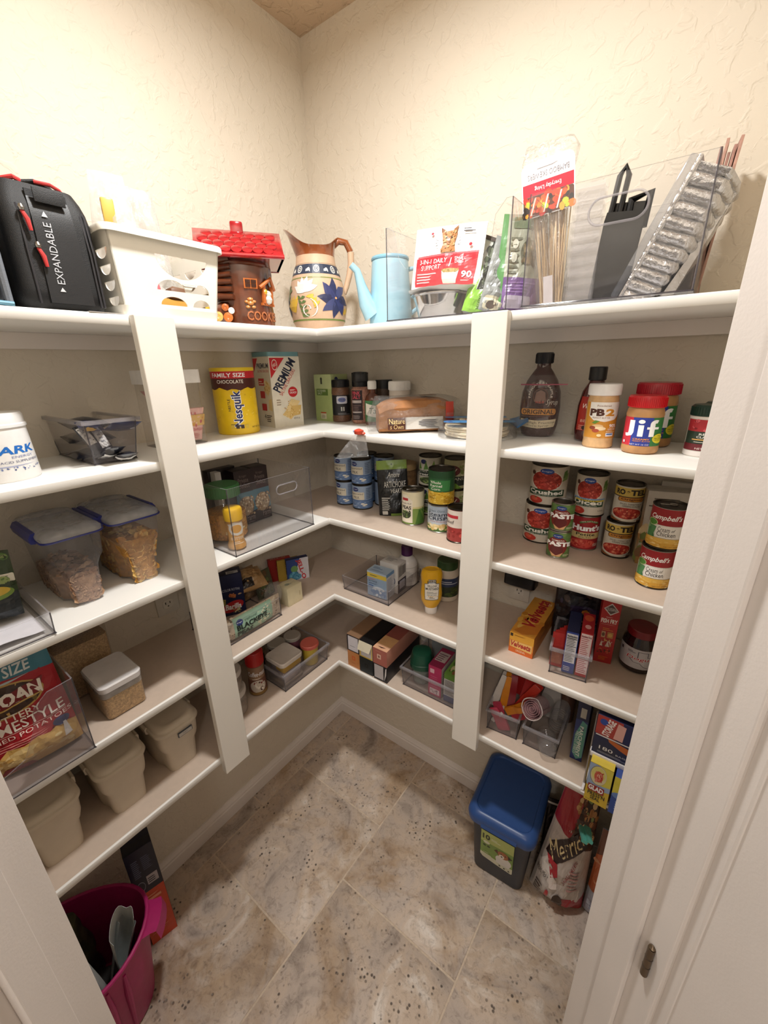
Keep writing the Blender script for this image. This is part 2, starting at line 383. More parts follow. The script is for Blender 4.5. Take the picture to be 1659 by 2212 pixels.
# jambs with their stops, one frame
fr = dbox(B(), JR, 0, 0, JR + .02, WT + .004, DH, TRIMW, .0015); dbox(fr, JL - .02, 0, 0, JL, WT + .004, DH, TRIMW, .0015)
dbox(fr, JL - .02, 0, DH, JR + .02, WT + .004, DH + .02, TRIMW, .0015)
door = struct(fr.done('door_1', None, 0))
dbox(B(), JR - .009, .046, .0, JR, .084, DH, TRIMW, .002).done('door_stop', door, 0)
dbox(B(), JL, .046, .0, JL + .009, .084, DH, TRIMW, .002).done('door_stop', door, 0)
dbox(B(), JL, .046, DH - .009, JR, .084, DH, TRIMW, .002).done('door_stop', door, 0)
cas = B()
for t0, t1 in ((JR + .006, JR + .07), (JL - .07, JL - .006)): dbox(cas, t0, WT + .004, 0, t1, WT + .02, DH + .07, TRIMW, .003)
dbox(cas, JL - .07, WT + .004, DH + .006, JR + .07, WT + .02, DH + .07, TRIMW, .003); cas.done('casing', door, 0)
# the open door leaf, swung out to the right
hp = dw(JR + .004, .1045, 0); ang = math.atan2(-.60, .80)
leaf = struct(B().box(0, .0, .012, .70, .035, DH - .006, TRIMW, .002).done('door_2', None, 0, loc=tuple(hp), rz=ang))
pn = B()
for z0, z1 in ((.25, .95), (1.12, 1.88)): pn.box(.12, -.004, z0, .58, .001, z1, TRIMW, .0035)
pn.done('raised_panel', leaf, 0)
BR = P('6a5a48', .35, .8, name='aged_hinge')
for z in (.25, 1.03, 1.80):
    hb = B(); hb.lathe([(.0045, z), (.0045, z + .055)], BR, 12, cx=-.004, cy=-.006)
    for q in (.018, .036): hb.lathe([(.0048, z + q), (.0048, z + q + .001)], P('3c3228', .5), 12, cx=-.004, cy=-.006)
    hb.lathe([(.003, z + .055), (.004, z + .057), (.001, z + .06)], BR, 10, cx=-.004, cy=-.006); hb.done('hinge', leaf)
# floor: grout bed and stone tiles
fl = struct(B().box(-.1, -3.6, -.06, 3.6, .12, -.0016, P('c9b8a4', .8, noise=.12, scale=90, bump=.3, name='grout')).done('floor', None, 0))
TILE = mat_tile(); tm = {}
def tile(x0, y0, x1, y1):
    g = .0026; x0 += g; y0 += g; x1 -= g; y1 -= g; key = (round(x1 - x0, 4), round(y1 - y0, 4))
    if key not in tm:
        o = B().box(-key[0] / 2, -key[1] / 2, -.008, key[0] / 2, key[1] / 2, 0, TILE, .0022, 2).done('tile', fl); tm[key] = o.data
    else:
        o = bpy.data.objects.new('tile', tm[key]); COL.objects.link(o); o.parent = fl
    o.location = ((x0 + x1) / 2, (y0 + y1) / 2, R.uniform(-.0004, .0004))
for ci in range(-1, 6):
    xa, xb = .08 + .46 * ci, .08 + .46 * (ci + 1); off = -.372 if ci % 2 == 0 else -.138
    for rj in range(-5, 2):
        ya, yb = off + .46 * (rj - 1), off + .46 * rj
        a0, a1, b0, b1 = max(xa, 0), xb, ya, min(yb, 0)
        if a1 - a0 > .02 and b1 - b0 > .02 and a1 < 2.4 and b0 > -2.4: tile(a0, b0, a1, b1)
# skirting boards
def skirt(name, a, b_, nrm):
    a, b_, n = Vector(a), Vector(b_), Vector(nrm)
    pr = [(0, 0), (.013, 0), (.013, .052), (.010, .056), (.0105, .064), (.006, .072), (.005, .082), (0, .083)]
    bb = B(); bb.loft([[p + n * d + Vector((0, 0, z)) for d, z in pr] for p in (a, b_)], TRIMW); return struct(bb.done(name, None, 25))
skirt('baseboard_left', (0, 0, 0), (0, -1.46, 0), (1, 0, 0)); skirt('baseboard_back', (0, 0, 0), (1.46, 0, 0), (0, -1, 0))
skirt('baseboard_right', (1.46, 0, 0), (1.46, -.58, 0), (-1, 0, 0)); skirt('baseboard_front', (0, -1.46, 0), (.58, -1.46, 0), (0, 1, 0))
# ceiling lamp: flat round fitting with a lit diffuser, the area lamp shines just below it
cl = thing('ceiling_light', 'round white flush light on the pantry ceiling', 'light', (.725, -.725, H))
B().lathe([(.085, 0), (.088, -.03), (.085, -.066), (.07, -.07), (.068, -.055)], WHITE, 40, cap=False).done('lamp_ring', cl)
LIT = bpy.data.materials.new('lit_diffuser'); LIT.use_nodes = True; LIT.node_tree.nodes['Principled BSDF'].inputs['Emission Color'].default_value = (1, .97, .92, 1); LIT.node_tree.nodes['Principled BSDF'].inputs['Emission Strength'].default_value = 0.8
B().lathe([(.001, -.062), (.067, -.060), (.069, -.055), (.001, -.054)], LIT, 40, cap=False).done('diffuser', cl)

# ------------------------------------------------------------ shelving
ZS = [None, 1.885, 1.5805, 1.276, .971, .666]
DS, TH = .305, .0205
TIER = ['', 'topmost', 'second', 'third', 'fourth', 'lowest']
def board(x0, y0, x1, y1, zt, mtop, face, k):
    """flat board with a rounded white front edge"""
    sh = thing('shelf', '%s shelf from the top along the %s wall, white front edge%s' % (TIER[k], 'left' if face == 'x' else 'back', ' and beige top' if mtop is not WHITE else '') if 1 < k < 5 else '%s white shelf board along the %s wall' % (TIER[k], 'left' if face == 'x' else 'back'), 'shelf', (0, 0, 0), 0, 'pantry shelves')
    b = B(); c = .0025; z0 = zt - TH; fy = face == 'y'
    if fy: b.box(0, y0, z0, DS, y1, zt, WHITE)
    xa = DS if fy else x0
    def rect(i, z): return [(xa, y0 + i * fy, z), (x1 - i * (not fy), y0 + i * fy, z), (x1 - i * (not fy), y1, z), (xa, y1, z)]
    b.loft([rect(.001, z0), rect(0, z0 + .001), rect(0, zt - c), rect(c * .3, zt - c * .3), rect(c, zt)], WHITE, cap=False)
    b.add(rect(.001, z0), [[3, 2, 1, 0]], WHITE); b.add(rect(c, zt), [[0, 1, 2, 3]], WHITE)
    o = b.done('shelf_board', sh, 50)
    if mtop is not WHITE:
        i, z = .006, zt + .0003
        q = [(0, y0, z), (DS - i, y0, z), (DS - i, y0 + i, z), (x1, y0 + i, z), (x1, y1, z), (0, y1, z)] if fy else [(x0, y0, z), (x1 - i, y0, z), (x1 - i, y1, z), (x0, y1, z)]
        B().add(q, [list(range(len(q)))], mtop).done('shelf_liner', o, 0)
    return o
for k in range(1, 6):
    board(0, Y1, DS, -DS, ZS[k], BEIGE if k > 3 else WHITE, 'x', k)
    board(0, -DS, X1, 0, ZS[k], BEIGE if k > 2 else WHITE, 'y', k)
n_ = 0
for k in range(1, 6):
    z0, z1 = (1.829, 1.8645) if k == 1 else (ZS[k] - TH - .038, ZS[k] - TH)
    for x1, y0, y1 in ((.012, Y1, -.012), (X1, -.012, 0)):
        n_ += 1; struct(B().box(0, y0, z0, x1, y1, z1, TRIMW, .001).done('trim_%d' % n_, None, 0))
U = 1.219
for nm, x0, y0, x1, y1 in (('left', DS, (-.4356 - .2505) * U, DS + .022, (-.3669 - .2505) * U), ('right', (.4219 + .2505) * U, -DS - .022, (.4913 + .2505) * U, -DS)):
    t = thing('shelf_post', 'flat white upright post nailed across the shelf fronts on the %s' % nm, 'post', ((x0 + x1) / 2, (y0 + y1) / 2, .617), 0, 'shelf posts')
    B().box(-(x1 - x0) / 2, -(y1 - y0) / 2, 0, (x1 - x0) / 2, (y1 - y0) / 2, 1.8845 - .617, TRIM, .0022).done('board', t, 0)
# ------------------------------------------------------------ product builders
from mathutils import noise as NZ
STEEL = P('b9b6b0', .28, 1.0, noise=.04); DSTEEL = P('6f6c68', .35, 1.0, noise=.06)
CLEAR = CL('e9e7ea', .985, .03, 'clear_acrylic', .015); CEDGE = CL('d2ced4', .88, .08, 'acrylic_edge', .22, 1.5); CDARK = CL('5b5560', .62, .08, 'acrylic_corner', .25, 1.5)
FILM = CL('f4f3f2', .97, .16, 'plastic_film', .05, 1.7, 1.0); FILM2 = CL('f6f6f6', .985, .12, 'thin_film', .02, 1.5, 1.2); GLASSY = CL('f1eeea', .975, .04, 'clear_jar', .02)
SMOKE = CL('cfc8cc', .95, .05, 'smoky_acrylic', .05)
def Z(k): return ZS[k]
def turn(x, y): return math.degrees(math.atan2(1.27 - x, y + 1.27)) + 11     # turned to face the doorway
def can(label, x, y, z, r, h, base, items, rz=0, group=None, tab=False, cat='can', metal=STEEL, span=180, rim=.0045):
    t = thing('tin_can', label, cat, (x, y, z), rz, group)
    b = B(); b.lathe([(r - .002, 0), (r + .0006, .0008), (r + .0006, rim * .7), (r - .0008, rim)], metal, 44, cap=False)
    b.lathe([(r - .0008, rim), (r - .0004, rim + .001), (r - .0004, h - rim - .001), (r - .0008, h - rim)], P(base, .35), 44, cap=False)
    b.lathe([(r - .0008, h - rim), (r + .0006, h - rim * .7), (r + .0006, h - .0006), (r - .0006, h), (r - .002, h - .0005)], metal, 44, cap=False)
    b.add([(0, 0, .001)] , [], metal); b.lathe([(0.0005, .0008), (r - .002, .0004)], metal, 44, cap=False); b.done('body', t)
    l = B(); l.lathe([(r - .002, h - .0005), (r - .003, h - .004), (r * .84, h - .004), (r * .8, h - .0028), (r * .74, h - .0038), (r * .55, h - .0032), (.0005, h - .0034)], DSTEEL if metal is STEEL else metal, 44, cap=False)
    o = l.done('lid', t)
    if tab:
        q = B(); q.tube([(math.cos(a) * r * .22 + r * .12, math.sin(a) * r * .16, h - .0015) for a in [k * PI / 7 for k in range(14)]], .0012, STEEL, 6, True); q.box(-r * .62, -.004, h - .003, -r * .08, .004, h - .0015, STEEL, .0005); q.done('pull_tab', o)
    if items: deco(t, cyl(r - .0004, rim + .0005, h - rim - .0005, span), items)
    return t
def rev(prof, z0, z1, span=180, sq=2.0, sy=1.0, mid=0):
    """surface of a turned body between two heights"""
    def rad(z):
        for (r0, a), (r1, c) in zip(prof, prof[1:]):
            if a <= z <= c and c > a: return r0 + (r1 - r0) * (z - a) / (c - a)
        return prof[-1][0]
    def f(u, v, w):
        a = math.radians((u - .5) * span + mid); z = z0 + (z1 - z0) * v; r = rad(z) + w; s, c = math.sin(a), math.cos(a)
        k = 1.0 if sq == 2 else (abs(s) ** sq + abs(c) ** sq) ** (-1 / sq)
        return Vector((r * k * s, -r * k * c * sy, z))
    f.cut = 9.0 / span; f.cutv = [(z - z0) / (z1 - z0) for _, z in prof if z0 < z < z1]; return f
def pot(name, label, cat, x, y, z, rz, body, bmat, lid=None, lmat=None, items=(), lz=None, span=180, sq=2.0, sy=1.0, inner=None, imat=None, group=None, ribs=0, lidname='lid', ljt=None):
    """turned container: body profile, lid profile, printed label between heights lz, contents"""
    t = thing(name, label, cat, (x, y, z), rz, group)
    B().lathe(body, bmat, 44, sq=sq, sy=sy).done('body', t)
    if inner: B().lathe(inner, imat, 36, sq=sq, sy=sy).done('contents', t)
    if lid:
        b = B(); b.lathe(lid, lmat, 44, sq=sq, sy=sy)
        if ribs:
            r, z0, z1 = max(p[0] for p in lid), lid[0][1] + .002, lid[-1][1] - .004
            for k in range(ribs):
                a = 2 * PI * k / ribs; c, s_ = math.cos(a) * r, math.sin(a) * r * sy; e = .0009
                b.add([(c * (1 - e / r), s_ * (1 - e / r), z0), (c + .0009 * math.cos(a), s_ + .0009 * math.sin(a), z0), (c + .0009 * math.cos(a), s_ + .0009 * math.sin(a), z1), (c * (1 - e / r), s_ * (1 - e / r), z1)], [[0, 1, 2, 3]], lmat)
        b.done(lidname, t)
    if items: deco(t, rev(body, lz[0], lz[1], span, sq, sy), items)
    return t
def carton(name, label, cat, x, y, z, w, d, h, base, rz=0, front_=(), right_=(), left_=(), top_=(), group=None, tilt=None, side=None, bev=.0012, lid=None, rough=.42):
    t = thing(name, label, cat, (x, y, z), rz, group, tilt)
    b = B(); b.box(-w / 2, -d / 2, 0, w / 2, d / 2, h, P(base, rough), bev); b.done('box', t)
    f = B(); f.box(-w / 2 + .001, -d / 2 + .001, h, w / 2 - .001, d * .04, h + .0005, P(lid or side or base, rough), .0002); f.done('flap', t)
    if front_: deco(t, front(-w / 2, w / 2, -d / 2, 0, h), front_, 'front_print')
    if right_: deco(t, rightside(w / 2, -d / 2, d / 2, 0, h), right_, 'side_print')
    if left_: deco(t, leftside(-w / 2, -d / 2, d / 2, 0, h), left_, 'side_print')
    if top_: deco(t, topside(-w / 2, w / 2, -d / 2, d / 2, h + .0004), top_, 'top_print')
    return t
def pillow(w, h, d, top=.05, bot=.9, crump=.0, seed=0, taper=0.0, bend=0.0, pw=.6):
    def f(u, v, off):
        uu = min(max(u, 0), 1); vv = min(max(v, 0), 1)
        e = max(0.0, math.sin(PI * uu)) ** pw * (bot + (top - bot) * vv ** 1.3) * min(1, .35 + 6 * vv) if bot > .3 else max(0.0, math.sin(PI * uu)) ** pw * max(0.0, math.sin(PI * vv)) ** pw
        n = NZ.noise(Vector((u * 5 + seed, v * 5 * h / w, seed * 1.7))) * crump + NZ.noise(Vector((u * 13 + seed, v * 13 * h / w, seed))) * crump * .4
        return Vector((w * (u - .5) * (1 - taper * v), -(d / 2) * e - n * min(1, e * 2) - off + bend * v * v, h * v))
    f.cut = 1 / 24; f.cutv = [k / 24 for k in range(1, 24)]; f.step = .0003; return f
def pouch(name, label, cat, x, y, z, w, h, d, base, items=(), rz=0, lean=0, roll=0, group=None, crump=.003, seed=1, mat=None, top=.05, bot=.9, taper=0, bend=0, pw=.6, lname='label', NU=24, back=None):
    t = thing(name, label, cat, (x, y, z), 0, group, (math.radians(lean), math.radians(roll), math.radians(rz)))
    f = pillow(w, h, d, top, bot, crump, seed, taper, bend, pw); b = B(); N = NU; M_ = NU; m = mat or P(base, .3)
    g = lambda s: [[(lambda q: Vector((q.x, q.y if s > 0 else 2 * bend * (j / M_) ** 2 - q.y, q.z)))(f(i / N, j / M_, 0)) for i in range(N + 1)] for j in range(M_ + 1)]
    for s in (1, -1):
        G = g(s); vs = [p for r in G for p in r]
        b.add(vs, [[j * (N + 1) + i, j * (N + 1) + i + 1, (j + 1) * (N + 1) + i + 1, (j + 1) * (N + 1) + i] for j in range(M_) for i in range(N)], m if s > 0 else (P(back, .35) if back else m))
    G1, G2 = g(1), g(-1); b.add(G1[0] + G2[0], [[i, i + 1, N + 2 + i, N + 1 + i] for i in range(N)], m)
    b.done('pouch', t, 60)
    if items: deco(t, f, items, lname, .0018, .3)
    return t
def acrylic(name, label, x, y, z, w, d, h, rz=0, t=.003, slot=None, scoop=None, lip=0, foot=0, rr=.006, group=None, dark=CDARK, taper=0, cat='bin', mat=None):
    """clear open-top organiser bin, origin at the middle of its base"""
    th_ = thing(name, label, cat, (x, y, z), rz, group); mt = mat or CLEAR
    X, Y = w / 2, d / 2; k = 1 + taper; foot = max(foot, .0012)
    b = B(); zb = foot
    b.box(-X + .001, -Y + .001, zb, X - .001, Y - .001, zb + t, mt); b.done('bottom', th_, 0)
    def wall(p, q, n, holes=(), top=None):
        p, q, n = Vector(p), Vector(q), Vector(n); L = (q - p).length; ax = (q - p) / L
        out = top or [(0, 0), (L, 0), (L, h), (0, h)]
        F = lambda u, v, w_: (p + ax * u) * 1 + ax * ((u / L - .5) * L * taper * v / h) + n * (taper * (X if abs(n.x) > .5 else Y) * v / h) + Vector((0, 0, v)) - n * w_
        o = B().plate(out, holes, t, mt, F, CEDGE).done('wall', th_, 0); return F, L
    hs = []
    if slot: u0, u1, v0, v1 = slot; hs = [rrect(u0, v0, u1, v1, (v1 - v0) / 2 - .0005, 6)]
    F, L = wall((-X, -Y, zb), (X, -Y, zb), (0, -1, 0), hs, scoop)
    if slot:
        g = B(); g.tube([F(u, v, t / 2) for u, v in rrect(u0, v0, u1, v1, (v1 - v0) / 2 - .0005, 8)], .0022, CEDGE, 6, True); g.done('handle_slot', th_)
    wall((X, -Y, zb), (X, Y, zb), (1, 0, 0)); wall((X, Y, zb), (-X, Y, zb), (0, 1, 0)); wall((-X, Y, zb), (-X, -Y, zb), (-1, 0, 0))
    e = B()
    for sx in (-1, 1):
        for sy in (-1, 1):
            tz = h
            e.box(sx * X * 1 - .0018, sy * Y - .0018, zb, sx * X + .0018, sy * Y + .0018, zb + .001, dark)
            e.tube([(sx * (X - .001), sy * (Y - .001), zb), (sx * (X * k - .001), sy * (Y * k - .001), zb + tz)], .0013, dark, 6)
    e.tube([(-X, -Y, zb + t / 2), (X, -Y, zb + t / 2), (X, Y, zb + t / 2), (-X, Y, zb + t / 2)], .0016, dark, 6, True); e.done('corner_edges', th_)
    if lip:
        q = B(); o_, i_ = lip, 0
        a = [(-X * k - o_, -Y * k - o_), (X * k + o_, -Y * k - o_), (X * k + o_, Y * k + o_), (-X * k - o_, Y * k + o_)]; c = [(-X * k, -Y * k), (X * k, -Y * k), (X * k, Y * k), (-X * k, Y * k)]
        for z0, z1 in ((zb + h - .0025, zb + h),):
            q.loft([ring(c, z1), ring(a, z1), ring(a, z0 - .006), ring([(u * .996, v * .996) for u, v in a], z0 - .006), ring([(u * .996, v * .996) for u, v in a], z0), ring(c, z0)], CEDGE, cap=False)
        q.done('rim', th_, 0)
    return th_
def rbox(b, w, d, z0, z1, r, m, taper=0, bulge=0, n=5, cx=0, cy=0):
    """upright box with rounded corners, widening by taper"""
    rs = []
    for k in range(7):
        v = k / 6; s = 1 + taper * v + bulge * math.sin(PI * v); e = .004 if k in (0, 6) else 0
        rs.append([(cx + p[0], cy + p[1], z0 + (z1 - z0) * v) for p in rrect(-w / 2 * s + e * 0, -d / 2 * s, w / 2 * s, d / 2 * s, r, n)])
    return b.loft(rs, m)

# ------------------------------------------------------------ top shelf, left wall
BLK = P('0c0c0e', .62, noise=.2, scale=300, bump=.25, bscale=900); BLK2 = P('131417', .5, noise=.1, bump=.1, bscale=700); RED = P('c43a3a', .45); GRY = P('6f747c', .6, noise=.1, bump=.2, bscale=600)
def soft_bag(b, w, d, h, m, rnd=.03, lean=0):
    rs = []
    for k in range(13):
        v = k / 12; s = 1 - .16 * max(0, (v - .72) / .28) ** 2 - .10 * max(0, (.12 - v) / .12) ** 2
        rs.append([(p[0] + lean * v, p[1], h * v) for p in rrect(-w / 2 * s, -d / 2 * s, w / 2 * s, d / 2 * s, rnd, 6)])
    return b.loft(rs, m)
z1 = Z(1)
t = thing('lunch_bag', 'black expandable lunch bag with red zipper pulls, standing on top shelf', 'bag', (.165, -.928, z1), 90)
soft_bag(B(), .138, .25, .2, BLK, .022).done('body', t)
pb = B(); rs = []
for k in range(9):
    v = k / 8; rs.append([(-.03 + .004 * v, -.128 + .012 * max(0, (v - .7) / .3) ** 2, .012 + .176 * v), (.04 - .006 * v, -.128 + .012 * max(0, (v - .7) / .3) ** 2, .012 + .176 * v), (.04 - .006 * v, -.12, .012 + .176 * v), (-.03 + .004 * v, -.12, .012 + .176 * v)])
pb.loft(rs, BLK2); pan = pb.done('front_panel', t)
for sx in (-.045, .052, .058):
    zb = B(); zb.tube([(sx, -.1255, .01), (sx, -.127, .1), (sx * .97, -.122, .16), (sx * .9, -.10, .19), (sx * .85, -.04, .199), (sx * .85, .05, .2)], .0022, P('2b2b30', .35), 8); zb.done('zipper', t)
for zz, sx in ((.138, -.04), (.085, -.03)):
    pl = B(); pl.tube([(sx, -.131, zz + .012), (sx + .004, -.134, zz), (sx + .006, -.132, zz - .016)], [.003, .004, .0028], RED, 8); pl.lathe([(.004, 0), (.0055, .004), (.003, .009)], STEEL, 12, M=Matrix.Translation((sx, -.132, zz + .012))); pl.done('zipper_pull', t)
hb = B(); hb.loft([[(-.04 + .08 * s, y0, z0), (-.04 + .08 * s, y0 + .028, z0 + .002), (-.04 + .08 * s, y0 + .028, z0 + .005), (-.04 + .08 * s, y0, z0 + .003)] for s, y0, z0 in ((0, -.09, .188), (.2, -.092, .203), (.5, -.095, .209), (.8, -.092, .204), (1, -.09, .19))], BLK); hb.done('handle', t)
cb = B(); cb.tube([(.0, -.095, .208), (.02, -.105, .206), (.035, -.098, .203), (.05, -.08, .197)], .0032, RED, 8); cb.tube([(-.045, -.085, .203), (-.03, -.097, .207), (-.02, -.09, .206)], .004, RED, 8); cb.done('red_cord', t)
B().box(-.018, -.1315, .168, .028, -.1285, .19, BLK, .001).done('hook_tab', t)
deco(pan, flat((.0, -.1285, .03), (.0, 0, .14), (-.018, 0, 0)), [('t', 'EXPANDABLE', .1, .1, .78, .75, 'b9bcc2'), ('p', [(.01, .2), (.06, .45), (.01, .7)], 'c9ccd0'), ('p', [(.84, .2), (.9, .45), (.84, .7)], 'c9ccd0')], 'lettering')
t = thing('cooler_bag', 'grey soft cooler bag at the left end of the top shelf', 'bag', (.16, -1.10, z1), 90)
soft_bag(B(), .17, .26, .195, P('3d4148', .6, noise=.15, bump=.2, bscale=500), .035).done('body', t)
pp = B()
for sx in (.062, .082): pp.tube([(sx, -.128, .004), (sx, -.131, .08), (sx * .98, -.126, .15), (sx * .92, -.11, .182), (sx * .86, -.03, .196)], .006, GRY, 8)
pp.done('piping', t)
B().tube([(-.02, -.133, .02), (.02, -.14, .012), (.055, -.135, .006), (.085, -.14, .004)], .0035, P('6d9fb8', .5), 8).done('cord', t)
t = thing('paper_label', 'small white printed paper strip lying under the black bag', 'label', (.272, -.872, z1), 92)
B().box(-.035, -.033, .0003, .03, -.02, .0011, P('d8d2cb', .6)).done('strip', t); deco(t, topside(-.033, .028, -.0325, -.0205, .0011), [('l', .05, .1, .95, .9, 3, '7a5a55')], 'print', .0002)

# white basket, openings cut through its walls
t = thing('plastic_basket', 'white plastic storage basket with half-moon openings on the top shelf', 'basket', (.165, -.732, z1), 90)
WP = P('efece2', .38, noise=.015); bw, bd, bh = .205, .262, .15; tp = .15
def bwall(p, q, n, holes, nm):
    p, q, n = Vector(p), Vector(q), Vector(n); L = (q - p).length; ax = (q - p) / L; hd = bw / 2 if abs(n.x) > .5 else bd / 2
    F = lambda u, v, w_: p + ax * u + ax * ((u / L - .5) * L * tp * v / bh) + n * (tp * hd * v / bh) + Vector((0, 0, v)) - n * w_
    B().plate([(0, 0), (L, 0), (L, bh), (0, bh)], holes, .0026, WP, F).done(nm, t, 0)
def halfup(x0, x1, y, hgt): return ell((x0 + x1) / 2, y, (x1 - x0) / 2, hgt, 16, 0, 180)
def halfdn(x0, x1, y, hgt): return ell((x0 + x1) / 2, y, (x1 - x0) / 2, hgt, 16, 180, 360)
X, Y = bw / 2, bd / 2
bwall((-X, -Y, .002), (X, -Y, .002), (0, -1, 0), [halfdn(.075, .18, .118, .042), halfup(.071, .131, .052, .021), halfup(.143, .185, .052, .018), halfup(.075, .133, .024, .017), halfup(.146, .187, .024, .016)], 'front_wall')
sd = [halfdn(x0, x0 + .045, yy, .017) for x0 in (.015, .08, .145, .205) for yy in (.118, .09, .062, .034)]
bwall((X, -Y, .002), (X, Y, .002), (1, 0, 0), sd, 'side_wall'); bwall((-X, Y, .002), (-X, -Y, .002), (-1, 0, 0), [[(bd - u, v) for u, v in h_[::-1]] for h_ in sd], 'side_wall')
bwall((X, Y, .002), (-X, Y, .002), (0, 1, 0), [halfdn(.05, .155, .118, .042)], 'rear_wall')
B().box(-X, -Y, .0, X, Y, .004, WP, .002).done('bottom', t)
fr = B(); k_ = 1 + tp
o_ = rrect(-X * k_ - .009, -Y * k_ - .009, X * k_ + .009, Y * k_ + .009, .02); i_ = rrect(-X * k_ + .002, -Y * k_ + .002, X * k_ - .002, Y * k_ - .002, .012); o2 = rrect(-X * k_ - .011, -Y * k_ - .011, X * k_ + .011, Y * k_ + .011, .021)
fr.loft([ring(i_, .149), ring(i_, .153), ring(o_, .1545), ring(o2, .151), ring(o2, .142), ring(o_, .142), ring(o_, .149), ring(i_, .149)], WP, cap=False); fr.done('rim', t, 40)
fb = B(); fb.loft([ring(rrect(-X - .003, -Y - .003, X + .003, Y + .003, .012), 0), ring(rrect(-X - .0065, -Y - .0065, X + .0065, Y + .0065, .013), .019), ring(rrect(-X + .0, -Y + .0, X - .0, Y - .0, .01), .0195)], WP, cap=False); fb.done('foot_band', t, 40)
op = rrect(0, 0, .034, .009, .0044); B().plate(op, [rrect(.002, .002, .032, .007, .0024)], .0015, WP, lambda u, v, w_: Vector((.022 + u, -Y * 1.085 - .0005 - w_, .066 + v))).done('oval_mark', t, 0)
ZB = CL('f3f1ee', .9, .2, 'zip_bag', .22, 1.4, .6); KW = CL('e6e3de', .88, .25, 'milky_bag', .32, 1.6, .6)
bagA = pouch('zip_bag', 'cloudy plastic bag standing up out of the white basket', 'bag', .13, -.70, z1 + .006, .16, .285, .05, 'fff', rz=78, lean=-4, mat=KW, crump=.02, seed=3, top=.3, taper=.35)
bagB = pouch('zip_bag', 'triangular plastic bag with grey and yellow pieces in the white basket', 'bag', .19, -.775, z1 + .006, .125, .27, .055, 'fff', rz=74, lean=3, mat=ZB, crump=.012, seed=8, top=.1, taper=.5)
yb = B(); yb.box(-.02, -.012, .17, .004, .0, .225, P('d2a84e', .4), .004); yb.lathe([(.002, .145), (.022, .15), (.027, .165), (.022, .185), (.004, .195)], P('b9b5b8', .5), 18, sy=.4, cx=.02); yb.box(-.028, -.008, .11, -.012, .006, .15, P('c7803a', .4), .003); yb.done('contents', bagB)
t = thing('snack_pouch', 'yellow and brown snack pouch inside the white basket, behind its openings', 'pouch', (.20, -.70, z1 + .005), 90)
q = B(); q.box(-.07, -.03, 0, .05, .0, .045, P('b98a3c', .45), .012); q.box(.0, -.035, .045, .05, .0, .07, P('6b4a33', .5), .01); q.box(-.05, -.02, .045, -.01, .01, .085, P('c06a72', .4), .01); noisy(q.done('wrapper', t), .004, 40)

# cookie jar: log boot with a red shingled roof lid
t = thing('cookie_jar', 'ceramic cookie jar shaped like a log cottage with glossy red roof', 'jar', (.168, -.447, z1), 55)
BRN = P('5a2d18', .22, noise=.45, scale=22, coat=.6); RDG = P('a01a22', .12, noise=.35, scale=40, coat=1.0); OR = P('b4622c', .25, noise=.2)
b = B(); prof = [(.07, 0), (.078, .006), (.08, .03), (.076, .06), (.078, .1), (.082, .14), (.078, .172)]
b.lathe(prof, BRN, 48, sy=.86); body = b.done('body', t)
b = B(); tr = []
for k in range(9):
    a = k / 8; r = .042 * math.sqrt(max(.02, 1 - (a * .98) ** 2.2)); tr.append([(-.045 - .052 * a + 0, -.028 + r * math.cos(q), .034 + r * math.sin(q) * .85 - .006 * a) for q in [i * PI / 9 - .25 for i in range(13)]])
b.loft(tr, BRN, closed=True); b.done('toe', t)
lg = B()
for i in range(6):
    zz = .075 + .017 * i; lg.tube([(-.082 + .008 * math.cos(i), -.02, zz), (-.066, -.052, zz + .002), (-.03, -.069, zz + .001 * i)], [.0085, .0085, .0065], BRN, 10)
for i in range(3): lg.tube([(-.078, -.035, .152 + .004 * i), (-.03, -.068, .158), (.02, -.07, .157), (.06, -.052, .156)], .005, BRN, 8)
lg.done('logs', t)
def relief(nm, items, mat_depth=.005): deco(t, rev([(r * 1.0, z) for r, z in prof], 0, .172, 180, 2, .86), items, nm, .003)
wn = B(); F_ = rev(prof, 0, .172, 180, 2, .86)
for (u0, v0, u1, v1, c, th__) in ((.5, .56, .64, .70, OR, .005), (.515, .58, .565, .625, P('3a1c10', .3), .0062), (.575, .58, .625, .625, P('3a1c10', .3), .0062), (.515, .635, .565, .68, P('3a1c10', .3), .0062), (.575, .635, .625, .68, P('3a1c10', .3), .0062)):
    wn.add([F_(u0, v0, th__), F_(u1, v0, th__), F_(u1, v1, th__), F_(u0, v1, th__), F_(u0, v0, 0), F_(u1, v0, 0), F_(u1, v1, 0), F_(u0, v1, 0)], [[0, 1, 2, 3], [4, 5, 1, 0], [5, 6, 2, 1], [6, 7, 3, 2], [7, 4, 0, 3]], c)
wn.done('window', t, 0)
dr = B()
for (u0, v0, u1, v1) in ((.70, .36, .73, .62), (.84, .36, .87, .62), (.68, .33, .89, .37)):
    dr.add([F_(u, v, .008) for u, v in ((u0, v0), (u1, v0), (u1, v1), (u0, v1))] + [F_(u, v, 0) for u, v in ((u0, v0), (u1, v0), (u1, v1), (u0, v1))], [[0, 1, 2, 3], [4, 5, 1, 0], [5, 6, 2, 1], [6, 7, 3, 2], [7, 4, 0, 3]], OR)
dr.tube([F_(.66, .58, .008), F_(.785, .72, .012), F_(.9, .58, .008)], .0048, OR, 8); dr.done('doorway', t)
fg = B()
for (u, v, r, c) in ((.785, .50, .010, 'e8e4dc'), (.785, .42, .012, 'd9d5cc'), (.735, .53, .008, 'd9b23c')): fg.lathe([(.001, -r), (r * .7, -r * .7), (r, 0), (r * .7, r * .7), (.001, r)], P(c, .3), 14, M=Matrix.Translation(F_(u, v, .003)))
fg.done('figure', t)
gb = B(); gm = P('c98a4a', .3)
